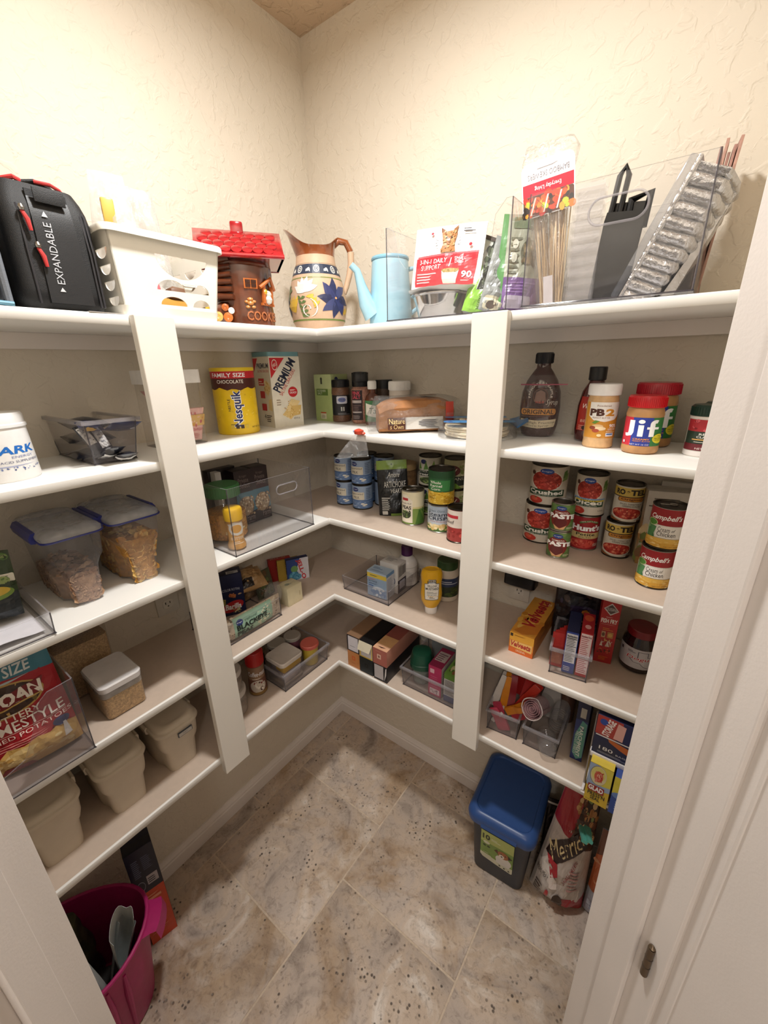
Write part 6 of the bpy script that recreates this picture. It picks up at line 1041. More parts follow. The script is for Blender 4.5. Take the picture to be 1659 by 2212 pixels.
pot('medicine_bottle', 'white medicine bottle with a purple cap at the back of the tray', 'bottle', .480, -.078, z4 + .0055, turn(.478, -.08) - 20, [(.035, 0), (.039, .004), (.039, .088), (.032, .105), (.017, .117), (.016, .12)], P('d2cdc8', .35), [(.019, .118), (.0205, .12), (.0205, .155), (.018, .159), (.001, .159)], P('4a2050', .35), [('r', .0, .05, 1, .9, 'd8d3cd'), ('l', .1, .2, .9, .8, 8, 'a8a29c'), ('r', 0, .92, 1, .94, '9a948e')], (.005, .083), span=175, ribs=40)
MU = P('d8a416', .3, coat=.3)
t = pot('mustard_bottle', 'yellow mustard squeeze bottle standing upside down on its white cap', 'bottle', .658, -.198, z4, turn(.658, -.198) - 6, [(.020, .024), (.026, .034), (.034, .052), (.0365, .075), (.0345, .1), (.0335, .12), (.036, .135), (.036, .152), (.032, .164), (.024, .168), (.022, .166), (.001, .164)], MU, [(.019, 0), (.0205, .002), (.0215, .024), (.018, .027)], P('e4e0dc', .35), (), None, sy=.72, lidname='cap')
deco(t, rev([(.0365, .075), (.0345, .1), (.0335, .12), (.036, .14)], .062, .142, 130, 2, .72), [('p', [(.2, .0), (.78, .0), (.86, .74), (.68, .78), (.66, .97), (.34, .97), (.31, .78), (.14, .74)], '6a6a6c'), ('p', [(.22, .03), (.76, .03), (.83, .72), (.64, .75), (.63, .94), (.37, .94), (.35, .75), (.17, .72)], 'e8e4da'), ('p', [(.35, .77), (.65, .77), (.63, .94), (.37, .94)], 'cfd0d0'), ('t', 'HEINZ', .30, .80, .70, .91, '24282a', {'bold': .03, 'arc': .02}), ('t', 'YELLOW', .28, .61, .72, .70, '3a3a38', {'bold': .02}), ('t', 'MUSTARD', .22, .47, .80, .58, '3a3a38', {'bold': .02}), ('l', .28, .32, .72, .42, 2, '8a8880'), ('t', '100% NATURAL', .3, .22, .7, .28, '3a3a38'), ('l', .4, .08, .62, .18, 2, '6a6860')])
t = pot('dressing_jar', 'wide dressing jar with a dark green lid, behind the mustard', 'jar', .655, -.080, z4, turn(.655, -.08), [(.036, 0), (.0405, .005), (.0405, .1), (.038, .112), (.032, .124)], P('d0c2ae', .35), [(.033, .122), (.0355, .124), (.0355, .152), (.033, .155), (.001, .155)], P('35502a', .4), [('r', -.2, 0, 1.2, 1, '2a3424'), ('r', .1, .55, .9, 1, '2c3a5a'), ('s', 0, .05, 1, .5, 30, .07, ['4a5a2c', '5f7034', '3a4424']), ('l', .2, .7, .8, .9, 2, 'b8bcc8')], (.022, .095), span=170, ribs=50)

# ------------------------------------------------------------ fourth shelf, right of the post
VT = [('r', 0, 0, 1, 1, 'd8963a'), ('s', .05, .02, .95, .5, 26, .12, ['e0a848', 'c8822c', 'e6b860'], {'asp': .6}), ('p', [(.1, .05), (.5, .0), (1, .1), (1, .35), (.5, .3)], 'c87a2c'), ('t', 'Velveeta', .02, .40, .98, .66, 'b0262a', {'rot': 90, 'asp': .30, 'shear': .25, 'bold': .03}), ('t', '24', .72, .86, .88, .93, 'f0d8b0')]
VT[3] = ('t', 'Velveeta', -.75, .515, 1.75, .685, 'b0262a', {'rot': 90, 'asp': .30, 'shear': .25, 'bold': .03})
carton('cheese_box', 'orange and yellow processed cheese box lying lengthwise', 'box', .984, -.128, z4, .070, .225, .068, 'd88a2c', 0, [('r', 0, 0, 1, 1, 'e08a34'), ('r', 0, .62, 1, 1, 'e6a83a'), ('r', .03, .8, .14, .95, '3a3024'), ('l', .2, .86, .7, .94, 1, 'a8681c'), ('p', [(0, .3), (.4, .2), (1, .3), (1, 0), (0, 0)], 'd86a28'), ('p', [(.05, .28), (.95, .22), (.95, .62), (.05, .6)], 'ecc070'), ('t', 'Velveeta', .08, .32, .90, .60, 'b0262a', {'shear': .25, 'bold': .03}), ('t', 'ORIGINAL', .3, .1, .7, .2, 'f6e4c0')], [('r', 0, 0, 1, 1, 'c87a2c'), ('s', .05, .1, .95, .9, 20, .08, ['b86a20', 'd89040'])], (), VT, lid='d8963a')
outlet('white wall outlet with a black plug-in adapter, right wall section', (.893, 0, 1.06), 0)
t = thing('power_adapter', 'black plug-in power adapter hanging on the outlet above the cheese box', 'adapter', (.905, -.006, 1.095), 0)
b = B(); b.loft([ring(rrect(-.052 * s, -.055 * s2, .05 * s, 0, .012), zz) for s, s2, zz in ((.85, .8, -.018), (1, 1, -.010), (1, 1, .02), (.95, .95, .026))], P('17161a', .35)); b.done('body', t, 40)
acrylic('clear_bin', 'small clear bin packed with sauce packets and drink-mix boxes', 1.108, -.185, z4, .092, .150, .082, 8, foot=.002, lip=.004, taper=.05)
def packs(name, label, x, y, z, n, w, h, col, rz, items, base=1):
    for k in range(n):
        dx = .0085 * k; r = math.radians(rz)
        pouch(name, label, 'packet', x + dx * math.sin(r + .6) * .3 + dx * .2, y + dx * .95, z + .0045, w, h + .002 * (k % 2), .007, col, items, rz, -13, 0, 'red sauce packets', .001, base + k, NU=8)
packs('sauce_packet', 'red sauce packet standing in the row in small clear bin', 1.082, -.236, z4, 8, .034, .098, 'a82a22', 10, [('r', 0, .6, 1, 1, 'b8302a'), ('r', .1, .1, .9, .5, '9a5a44')])
NF = lambda c: [('r', 0, 0, 1, 1, c), ('r', .06, .26, .94, .96, 'd8d6d8'), ('l', .1, .29, .88, .92, 17, '55555a'), ('r', .08, .84, .92, .855, '222'), ('r', .08, .66, .92, .672, '222'), ('t', 'Nutrition Facts', .1, .88, .9, .935, '1c1c20', {'bold': .02}), ('l', .1, .06, .8, .18, 3, 'c8c8d8')]
NR = lambda c: [('r', 0, 0, 1, 1, c), ('r', .06, .07, .94, .98, 'e4cfd0'), ('l', .1, .1, .88, .94, 20, 'b86a70'), ('r', .06, .40, .94, .415, c), ('t', 'Nutrition Facts', .1, .90, .9, .95, '7a2a34', {'bold': .02})]
carton('drink_mix_box', 'narrow blue drink-mix box in the small clear bin', 'box', 1.108, -.196, z4 + .006, .030, .105, .13, '2c3f8a', 8, NF('2f4490'), [('r', 0, 0, 1, 1, '2c3f8a'), ('s', .1, .1, .9, .9, 12, .1, ['3f58a8', '8a7a4c'])], (), [('r', 0, 0, 1, 1, '23284a')], side='232a54')
carton('drink_mix_box', 'narrow red drink-mix box in the small clear bin, right of the blue one', 'box', 1.141, -.193, z4 + .006, .029, .10, .137, 'b02a30', 8, NR('b02a30'), [('r', 0, 0, 1, 1, 'b02a30'), ('l', .2, .2, .8, .6, 6, 'd88a80')], (), [('r', 0, 0, 1, 1, 'a8242c'), ('e', .5, .75, .4, .16, 'd05a3a'), ('e', .5, .3, .25, .1, 'd8a0a0')], side='a8242c')
pouch('dark_snack_bag', 'shiny black and purple bag standing behind the drink-mix boxes', 'bag', 1.105, -.085, z4, .15, .20, .05, '1c1820', [('r', 0, 0, 1, 1, '1a161c'), ('r', .3, .1, .9, .7, '2a2038'), ('l', .4, .3, .8, .5, 4, '8a7a6a'), ('e', .6, .6, .1, .06, 'b8702c'), ('s', .1, .1, .9, .9, 10, .06, ['3a3044', '4a3a34'])], 6, 5, 0, crump=.012, seed=31, mat=P('17141a', .18, coat=.6))
FF = [('r', 0, 0, 1, 1, 'ae2626'), ('p', [(.1, .88), (.5, .97), (.92, .86), (.5, .78)], 'd8d0cc'), ('p', [(.16, .88), (.5, .95), (.86, .865), (.5, .80)], '5a4a48'), ('t', 'LOUISIANA', .2, .85, .82, .90, 'e8e0dc'), ('l', .3, .745, .7, .765, 1, 'd8a8a0'), ('t', 'FISH FRY', .06, .655, .94, .725, 'f4efe8', {'bold': .03}), ('l', .1, .63, .9, .645, 1, 'd88a80'), ('l', .22, .54, .8, .59, 2, 'd8803c'), ('r', .2, .42, .42, .52, 'c8a27a'), ('r', .52, .42, .84, .52, 'b8864a'), ('e', .31, .47, .08, .03, '6a4a34'), ('e', .68, .47, .12, .03, 'd8b060'), ('p', [(.2, .28), (.28, .38), (.36, .28)], 'e0d4c8'), ('p', [(.5, .28), (.62, .38), (.74, .28)], 'd8ccc0'), ('s', .15, .26, .85, .4, 20, .04, ['8a3a30', 'd8c8b8', 'c89a60'], {'asp': .4}), ('s', .15, .16, .85, .24, 18, .05, ['5a2a20', 'c8603c'], {'asp': .4}), ('l', .25, .05, .8, .12, 4, 'd8702c')]
carton('breading_box', 'tall red fish fry breading box on the fourth shelf', 'box', 1.176, -.108, z4, .045, .066, .198, 'a82424', 12, FF, [('r', 0, 0, 1, 1, '7a1c1c'), ('r', .1, .1, .9, .5, '9a948c'), ('l', .15, .12, .85, .48, 10, '6a5a54')], side='8a1c1e')
pot('jelly_jar', 'dark jelly jar with a dark red lid and white label, by the jamb', 'jar', 1.262, -.098, z4, turn(1.262, -.098) + 6, [(.038, 0), (.043, .005), (.0435, .02), (.0435, .078), (.041, .092), (.035, .104), (.034, .11)], P('1c0c0e', .12, coat=.8), [(.0355, .106), (.037, .108), (.037, .124), (.035, .1275), (.001, .1275)], P('7a1a20', .3), [('r', -.2, 0, 1.2, 1, 'c2c0c6'), ('p', [(.40, .9), (.60, .9), (.60, .66), (.80, .6), (.86, .42), (.70, .3), (.66, .06), (.54, .14), (.46, .3), (.34, .3), (.24, .46), (.40, .5)], '4a4a5c'), ('p', [(.415, .88), (.585, .88), (.585, .65), (.78, .585), (.84, .42), (.685, .29), (.65, .09), (.545, .16), (.465, .32), (.345, .32), (.27, .46), (.415, .5)], 'c6c4ca'), ('t', "Doguet's", .18, .40, .92, .64, 'ffffff', {'shear': .15, 'bold': .05}), ('t', "Doguet's", .19, .41, .91, .63, 'b83a4a', {'shear': .15, 'bold': .015}), ('l', .2, .78, .36, .9, 2, '5a5a68'), ('r', .02, .7, .08, .85, '2a2a34')], (.018, .078), span=165)
# ------------------------------------------------------------ fifth shelf, left wall
z5 = Z(5)
BINC = P('cdc0ad', .42, noise=.03, scale=30)
def flour_bin(label, y, tag_=False, kind=0):
    t = thing('flour_bin', label, 'bin', (.142, y, z5), 90)
    def prof(v):
        w0, yf, yb = .0485 + .0085 * v, -.093 - .012 * v, .1 + .008 * v; n = .008 * max(0, min(1, (.6 - v) / .1)); s = yf + .058; r = .016; q = w0 - n; bk = w0
        return [(-q + r, yf), (-q + r * .3, yf + r * .3), (-q, yf + r), (-q, s - .010), (-bk, s + .006), (-bk, yb - r), (-bk + r, yb), (bk - r, yb), (bk, yb - r), (bk, s + .006), (q, s - .010), (q, yf + r), (q - r * .3, yf + r * .3), (q - r, yf)]
    b = B(); b.loft([[(px, py, .152 * v) for px, py in prof(v)] for v in [k / 14 for k in range(15)]], BINC); b.done('tub', t, 50)
    l = B(); P2 = lambda e, z_: [(px, py, z_) for px, py in rrect(-.059 - e, -.110 - e, .059 + e, .112 + e, .03, 6)]
    l.loft([P2(-.003, .146), P2(.003, .147), P2(.0045, .152), P2(.003, .158), P2(-.001, .160), P2(-.002, .165), P2(-.007, .1705), P2(-.016, .172), P2(-.02, .1695), P2(-.028, .1695)], BINC); lo = l.done('lid', t, 45)
    for sx in (-1, 1):
        c = B(); c.loft([[(sx * .060, yy, .138), (sx * .066, yy, .142), (sx * .067, yy, .158), (sx * .062, yy, .164), (sx * .058, yy, .158)] for yy in (-.045, -.035, .04, .05)], BINC); c.done('latch', lo, 40)
    if tag_:
        g = B(); g.box(-.008, -.1075, .116, .034, -.1035, .131, P('4a5058', .4), .0008); go = g.done('label_holder', t, 0)
        deco(go, front(-.006, .032, -.1075, .118, .129), [('r', 0, 0, 1, 1, 'c4bfb8'), ('t', 'Sugar', .3, .3, .7, .75, '6a665f', {'shear': .3})], 'label_card')
    return t
flour_bin('beige lidded flour bin with a small framed label, nearest the left post', -.905, True)
flour_bin('plain beige lidded flour bin, middle one of three', -1.055)
flour_bin('plain beige lidded flour bin, nearest the left door jamb', -1.208)
# ------------------------------------------------------------ fifth shelf, right of the left post
def tubpot(label, z, r, hgt, y, x):
    t = pot('lidded_canister', label, 'canister', x, y, z, 60, [(r * .9, 0), (r, .004), (r * 1.02, hgt)], CL('d8d0c8', .9, .15, 'frosted', .35), [(r * 1.03, hgt - .004), (r * 1.06, hgt), (r * 1.06, hgt + .012), (r * 1.0, hgt + .016), (.001, hgt + .016)], P('d4cec8', .35), (), None, inner=[(r * .85, .004), (r * .93, .006), (r * .95, hgt * .6), (.001, hgt * .62)], imat=P('8a6a4a', .7, noise=.2, scale=200))
    b = B(); b.box(-.014, -r * 1.06 - .004, hgt - .016, .014, -r * 1.03, hgt - .004, P('dcd8d4', .35), .001); b.done('tab', t); return t
tubpot('frosted round canister with pale lid, lower of the stack by left post', z5, .047, .078, -.700, .175)
tubpot('frosted round canister with pale lid, upper of the stack by left post', z5 + .0945, .043, .060, -.700, .172)
pot('creamer_bottle', 'red-lidded coffee creamer shaker beside the stacked canisters', 'shaker', .168, -.590, z5, turn(.17, -.59) - 10, [(.029, 0), (.032, .004), (.0305, .05), (.028, .085), (.030, .125)], P('5a3526', .35, noise=.1), [(.0295, .123), (.031, .125), (.031, .172), (.028, .177), (.001, .178)], P('a81f1c', .35), [('r', -.2, 0, 1.2, 1, '6a4434'), ('r', -.2, .55, 1.2, 1, '8a6a50'), ('e', .5, .3, .32, .22, 'c4b8aa'), ('s', .3, .15, .75, .45, 14, .06, ['7a2c24', 'e0d8cc', '4a2a20']), ('t', 'Coffee-mate', .12, .66, .92, .84, 'd8d4d4', {'shear': .2, 'bold': .02}), ('l', .3, .56, .7, .62, 1, 'd8c8b8'), ('r', -.2, 0, 1.2, .1, '8a6a3c')], (.006, .122), span=170, ribs=40)
acrylic('clear_bin', 'clear tray of lidded cups and a square container, fifth shelf', .155, -.432, z5, .215, .205, .075, 90, foot=.002, mat=SMOKE, taper=.06, lip=.004)
canister('square snack container with white lid, at the front of the clear tray', .198, -.485, z5 + .0055, .098, .098, .092, P('cfc6bc', .4), .012, P('8a7a6c', .6, noise=.3), 90, 'snack_container', 'container', False)
t = thing('snack_bars', 'yellow and grey wrapped snack packets inside the square container', 'packets', (.198, -.485, z5 + .018), 90)
b = B(); b.box(-.042, -.044, .045, .042, .0, .07, P('b8923c', .35), .004); noisy(b.done('yellow_wrapper', t), .003, 60); b = B(); b.box(-.042, -.043, .0, .04, .04, .044, P('b0a8ae', .2, .5), .006); noisy(b.done('silver_wrapper', t), .006, 70)
def cup(label, x, y, lidm, bodym, r, h, rz=0, ribs=40):
    return pot('lidded_cup', label, 'cup', x, y, z5 + .0055, rz, [(r * .84, 0), (r * .87, .003), (r * .97, h)], bodym, [(r * 1.03, h - .008), (r * 1.06, h - .006), (r * 1.06, h + .004), (r * .98, h + .007), (r * .9, h + .0065), (.001, h + .0075)], lidm, (), None, ribs=ribs)
cup('yellow cup with a coral pink lid, right end of the tray', .215, -.372, P('d0685a', .45), P('c2a83c', .35), .0335, .083)
cup('round cup with off-white lid, back right of the tray', .130, -.385, P('b8b2a8', .45), P('7a4a5a', .4), .0315, .09)
cup('round cup with off-white lid, behind the square container', .115, -.452, P('aaa49a', .45), P('6a5a4c', .4), .0325, .09)
cup('dark glass jar at the back left of the tray', .085, -.520, P('6a6048', .3), P('4a4030', .2), .026, .09)
# ------------------------------------------------------------ fifth shelf, back wall: pod sleeves and tea tray
def sleeve(label, x, z, w, h, body, end, items, top=(), L=.235, flap=None, rz=1.5):
    t = carton('pod_sleeve', label, 'box', x, -.295 + L / 2, z, w, L, h, body, rz, items, (), (), top, 'coffee pod sleeves', bev=.0008)
    if flap:
        b = B(); b.add([(-w / 2, -L / 2, h), (w / 2, -L / 2, h), (w / 2 - .004, -L / 2 - .016, h - .030), (-w / 2 + .004, -L / 2 - .016, h - .030)] + [(-w / 2, -L / 2 - .0006, h), (w / 2, -L / 2 - .0006, h), (w / 2 - .004, -L / 2 - .0166, h - .03), (-w / 2 + .004, -L / 2 - .0166, h - .03)], [[0, 1, 2, 3], [7, 6, 5, 4], [0, 4, 5, 1], [1, 5, 6, 2], [2, 6, 7, 3], [3, 7, 4, 0]], P(flap, .4)); b.done('open_flap', t, 0)
    return t
NSQ = lambda c, k: [('r', .40, .42, .60, .62, c), ('r', .44, .46, .56, .58, k)]
sleeve('orange-ended pod sleeve, lower left of six', .372, z5, .058, .071, 'b87a44', 'b87a44', [('r', 0, 0, 1, 1, 'bd7c46'), ('r', .36, .46, .64, .72, 'c85a2c'), ('r', .44, .52, .56, .66, 'bd7c46'), ('l', .35, .25, .7, .32, 1, 'a8603a')])
sleeve('brown-topped pod sleeve with white end label, upper left of six', .372, z5 + .0718, .059, .072, '7a5a44', '2a2228', [('r', 0, 0, 1, 1, '2a2228'), ('r', .1, .06, .92, .94, 'cfccd2'), ('l', .25, .32, .75, .4, 1, '8a8890')], [('r', 0, 0, 1, 1, '8a6a50'), ('r', .35, .78, .65, .86, '1c1614')])
sleeve('black-ended pod sleeve, lower middle of six', .435, z5, .062, .071, '1a1c1c', '1a1c1c', [('r', 0, 0, 1, 1, '22282a'), ('r', .38, .40, .62, .62, '101212'), ('r', .45, .46, .55, .56, '2a3032')])
sleeve('open black pod sleeve with yellow inner tray, upper middle of six', .435, z5 + .0718, .062, .070, '121012', '121012', [('r', 0, 0, 1, 1, 'cdbfa0'), ('r', .04, .0, .96, .8, 'd8b84a'), ('r', .12, .08, .9, .72, 'cfccd0'), ('l', .35, .42, .7, .5, 1, '7a787c'), ('p', [(0, 1), (.0, .6), (.2, .85), (.25, 1)], 'b8ac94')], [('r', 0, 0, 1, 1, '121012')], flap='c8bfa8')
sleeve('black pod sleeve with torn white end, lower right of six', .501, z5, .060, .071, '18161a', '18161a', [('r', 0, 0, 1, 1, '1c1a1e'), ('r', .06, .12, .74, .96, 'b8b2b2'), ('p', [(.8, .1), (.95, .5), (.98, .95), (.9, .9)], 'd8d4d2')])
sleeve('copper pink pod sleeve on top, upper right of six', .501, z5 + .0718, .062, .068, 'b07a68', 'b07a68', [('r', 0, 0, 1, 1, 'a86458'), ('r', .3, .38, .58, .68, 'd8b8a4'), ('r', .38, .46, .5, .6, '8a5a50'), ('l', .2, .85, .7, .9, 1, 'c89080')], [('r', 0, 0, 1, .35, 'c89a6a'), ('r', 0, .35, 1, 1, '8a4a40'), ('r', 0, .0, 1, .12, 'd8a886'), ('r', .42, .72, .7, .84, 'c8beb4'), ('p', [(.2, .06), (.5, .04), (.8, .07), (.5, .07)], '4a2a24')])
acrylic('clear_bin', 'clear tray with green-lidded cup and tea boxes, beside the right post', .690, -.165, z5, .215, .19, .082, 1, foot=.002, mat=SMOKE, taper=.05, lip=.004)
t = pot('travel_cup', 'squat plastic cup with a rounded dark green lid, in the tea tray', 'cup', .628, -.205, z5 + .0055, 30, [(.027, 0), (.030, .004), (.035, .075)], CL('b8c4bc', .85, .15, 'green_tint', .35), [(.040, .068), (.042, .072), (.0415, .088), (.0395, .090), (.0395, .105), (.034, .128), (.022, .136), (.001, .1365)], P('14503c', .35), (), None, sq=2.6, inner=[(.024, .004), (.026, .006), (.030, .05), (.001, .052)], imat=P('8a988c', .6))
carton('tea_box', 'magenta tea box with torn open top, in the tea tray', 'box', .706, -.195, z5 + .0055, .050, .105, .125, 'b02a5a', 2, [('r', 0, 0, 1, 1, 'b02e5c'), ('r', .06, .03, .94, .97, 'b83262'), ('rr', .12, .76, .45, .90, .03, 'e0b8c4'), ('l', .15, .3, .8, .7, 6, 'c85a80'), ('rr', .12, .06, .88, .24, .03, 'e4ccd2'), ('t', 'PG', .2, .14, .4, .2, '4a2a3a'), ('s', .3, .08, .7, .2, 8, .04, ['6a4a5a', '9a7a8a'])], [('r', 0, 0, 1, 1, 'c8bcb8'), ('l', .1, .1, .9, .9, 10, '9a8a8a')], (), [('r', 0, 0, 1, 1, '8a2448'), ('r', .1, .3, .9, .8, 'b8a8a4'), ('l', .15, .35, .85, .75, 4, '6a4a54')], side='a02850')
carton('tea_box', 'green and white nutrition-labelled box behind the right post', 'box', .766, -.195, z5 + .0055, .05, .10, .115, '6f8a3c', 2, [('r', 0, 0, 1, 1, 'c8c6c2'), ('r', 0, .82, 1, 1, '5f8a34'), ('r', 0, 0, 1, .22, '3a4a78'), ('l', .06, .26, .94, .8, 12, '55555a')], (), (), [('r', 0, 0, 1, 1, '6f9a44'), ('s', .2, .1, .9, .9, 14, .12, ['c8c090', '4a6a2c', '8a5a3c'])], side='6f8a3c')
carton('gift_box', 'pale grey-blue box standing against the wall behind the tea tray', 'box', .690, -.038, z5, .20, .05, .185, 'a4b0b0', 0, [('r', 0, 0, 1, 1, 'a4b0b0'), ('t', 'U To', .25, .62, .62, .78, '3c4a4c'), ('t', 'amazing sprout', .3, .48, .7, .56, '4a585a')])
# ------------------------------------------------------------ fifth shelf, right of the post
acrylic('clear_bin', 'clear bin full of coloured bag clips, right of the right post', .948, -.160, z5, .092, .20, .082, 6, foot=.002, mat=SMOKE, taper=.05, lip=.004)
def clip(label, x, y, z, c, rot, L=.11, wd=.03):
    t = thing('bag_clip', label, 'clip', (x, y, z5 + z), 0, 'bag clips', rot); m = P(c, .35)
    for s in (-1, 1):
        b = B(); b.loft([[(xx, s * yy, zz) for xx, yy, zz in ((-wd / 2 * k, g, h_), (wd / 2 * k, g, h_), (wd / 2 * k, g + .004, h_), (-wd / 2 * k, g + .004, h_))] for k, g, h_ in ((1, .0005, 0), (1, .001, L * .42), (.9, .004, L * .55), (.8, .012, L * .75), (.7, .014, L), (.5, .013, L * 1.02))], m); b.done('jaw', t, 40)
    b = B(); b.tube([(-wd / 2, 0, L * .5), (wd / 2, 0, L * .5)], .005, m, 10); b.done('hinge', t)
    return t
for a_ in [('white bag clip with open loop handles, on top left in the clip bin', .910, -.215, .055, 'd8d2ca', (ra(-16), ra(12), ra(8)), .115, .022), ('second white bag clip, deeper along the left side of the clip bin', .912, -.165, .035, 'c8c2ba', (ra(-24), ra(8), ra(10)), .115, .020),
    ('orange bag clip standing tall at the front of the clip pile', .940, -.212, .062, 'd8861c', (ra(-14), ra(6), ra(18)), .11, .022), ('orange bag clip slanting right over the red clips', .958, -.228, .066, 'd07e1c', (ra(-12), ra(52), ra(-6)), .065, .024),
    ('bright red bag clip at the rear right of the clip bin', .985, -.135, .055, 'b8221c', (ra(-30), ra(12), ra(10)), .125, .034), ('red bag clip leaning on the right wall of the clip bin', .978, -.185, .045, 'c03020', (ra(-25), ra(22), ra(-14)), .115, .034), ('dark red bag clip in the middle of the clip pile', .950, -.185, .03, 'a01a22', (ra(-40), ra(8), ra(20)), .11, .034), ('red bag clip standing furthest back in the clip bin', .955, -.115, .05, 'a81f1c', (ra(-18), ra(8), ra(0)), .125, .036),
    ('crimson bag clip lying across the front of the clip pile', .975, -.222, .05, 'b02030', (ra(-20), ra(64), ra(6)), .06, .034), ('pink-red bag clip pressed against the front of the clip bin', .962, -.243, .006, 'c0405a', (ra(-4), ra(-26), ra(6)), .085, .038), ('white clip end poking down at the front left of the clip bin', .922, -.243, .02, 'd4ccc6', (ra(-4), ra(28), ra(5)), .06, .012)]: clip(*a_)
acrylic('clear_bin', 'clear bin with see-through bottles and a rolled pink bag', 1.070, -.160, z5, .094, .19, .075, 2, foot=.002, mat=SMOKE, taper=.05, lip=.004)
t = thing('rolled_bags', 'pink and white plastic bag roll lying on the bottle bin', 'roll', (1.048, -.165, z5 + .095), 0, None, (ra(64), 0, ra(-8)))
b = B(); pts = [(.006 + .0018 * k * .5) for k in range(30)]; b.loft([[((.004 + .00062 * k) * math.cos(k * .62) , (.004 + .00062 * k) * math.sin(k * .62), zz) for k in range(42)] + [((.0046 + .00062 * k) * math.cos(k * .62), (.0046 + .00062 * k) * math.sin(k * .62), zz) for k in range(41, -1, -1)] for o_, zz in ((0, 0), (1, .09))], P('e2bcc4', .4, noise=.15, scale=300)); b.done('roll', t, 60)
b = B(); b.tube([(.0315 * math.cos(a), .0315 * math.sin(a), .088 + .004 * math.sin(3 * a)) for a in [k * PI / 12 for k in range(24)]], .0016, P('f0e6e8', .4), 6, True); b.lathe([(.032, -.02), (.0325, .02), (.032, .092)], FILM, 28, cap=False); noisy(b.done('clear_wrap', t, 60), .002, 60)
CUPM = CL('e4e2e2', .95, .06, 'clear_cup', .09, 1.6)
for lb, x, y, z, rt, r, L in (('upright clear plastic bottle with rounded end, in the bottle bin', 1.098, -.150, .03, (ra(12), ra(6), 0), .026, .11), ('clear ridged cup lying at the front of the bottle bin', 1.085, -.225, .036, (ra(84), 0, ra(20)), .026, .06)):
    t = thing('clear_bottle', lb, 'bottle', (x, y, z5 + z), 0, None, rt); b = B(); b.lathe([(r * .95, -.02), (r, 0), (r * 1.0, L * .6), (r * .94, L * .8), (r * .7, L * .95), (r * .25, L), (.001, L)], CUPM, 28, cap=False); b.done('body', t)
    b = B()
    for k in range(5): b.tube([(r * 1.005 * math.cos(a), r * 1.005 * math.sin(a), L * .1 * k) for a in [q * PI / 12 for q in range(24)]], .001, CUPM, 5, True)
    b.done('rings', t)
t = thing('paper_funnel', 'grey paper bag folded to a point behind the rolled bags', 'bag', (1.062, -.105, z5 + .01), 0); b = B(); b.loft([[(x * s + .01 * (1 - s), y_ * s, zz) for x, y_ in ((-.028, -.012), (.028, -.012), (.03, .01), (-.03, .012))] for s, zz in ((1, 0), (1, .08), (.7, .13), (.1, .185))], P('b4aea8', .5)); noisy(b.done('bag', t, 40), .004, 50)
t = thing('glass_bottle', 'dark brown glass bottle lying at the back of the bottle bin', 'bottle', (1.105, -.085, z5 + .008), 0); B().lathe([(.024, 0), (.027, .004), (.027, .09), (.018, .12), (.011, .135), (.011, .16)], P('5a3e30', .12, coat=.7), 24).done('body', t); B().lathe([(.013, .155), (.013, .18), (.001, .182)], P('b8b4ae', .35), 20).done('cap', t)
# wire rack with boxes of bags and wraps
t = thing('wire_rack', 'white two-tier wrap rack with perforated shelf, right end of fifth shelf', 'rack', (1.285, -.19, z5), 0)
RW = P('dcd8da', .35)
def perf(x0, x1, y0, y1, z, cols=10, rows=9):
    holes = []
    for i in range(cols):
        for j in range(rows):
            cx, cy = x0 + (i + .5 + (.5 if j % 2 else 0)) * (x1 - x0) / (cols + .5), y0 + (j + .5) * (y1 - y0) / rows; L = .0055 if j % 2 == 0 else .0022; holes.append(rrect(cx - L, cy - .0016, cx + L, cy + .0016, .0015, 2))
    return B().plate([(x0, y0), (x1, y0), (x1, y1), (x0, y1)], holes, .0012, RW, lambda u, v, w_: Vector((u, v, z - w_)))
for zz, nm in ((.145, 'upper_shelf'),):
    o = perf(-.075, .075, -.115, .10, zz).done(nm, t, 0); b = B(); b.box(-.077, -.118, zz - .012, .077, -.1155, zz + .002, RW, .0008); b.box(-.077, -.118, zz - .012, -.0745, .102, zz + .004, RW, .0008); b.done('lip', o)
b = B(); b.box(-.080, -.125, 0, -.073, .11, .012, RW, .002); b.box(-.080, -.127, 0, .08, -.1215, .006, RW, .002); b.done('base', t)
SW_ = P('a8a6a6', .3, .9)
for yy in (-.10, .06):
    b = B(); b.tube([(-.0765, yy, .008), (-.0765, yy, .262)], .0032, SW_, 8); b.done('upright', t)
b = B()
for zz in (.17, .2, .23, .25): b.tube([(-.0765, -.10, zz), (-.0765, .06, zz)], .0015, SW_, 6)
b.done('side_wires', t)
carton('parchment_box', 'dark blue parchment sheet box with teal panel, leaning beside the rack', 'box', 1.168, -.155, z5, .032, .13, .215, '232f66', 2, [('r', 0, 0, 1, 1, '27356e'), ('r', 0, .7, 1, 1, '181f44'), ('r', .3, .74, .75, .9, 'b8b4a8'), ('p', [(.12, .12), (.5, .02), (.96, .08), (.96, .66), (.55, .70), (.12, .44)], '5a9a90'), ('e', .62, .56, .14, .022, '2a3f5a'), ('t', 'PARCHMENT', -1.2, .315, 2.35, .36, 'e8f0ec', {'rot': -90, 'asp': .149, 'bold': .02}), ('t', 'PRE-CUT SHEETS', -1.0, .285, 1.6, .32, 'd8e4e0', {'rot': -90, 'asp': .149})], side='1c2654')
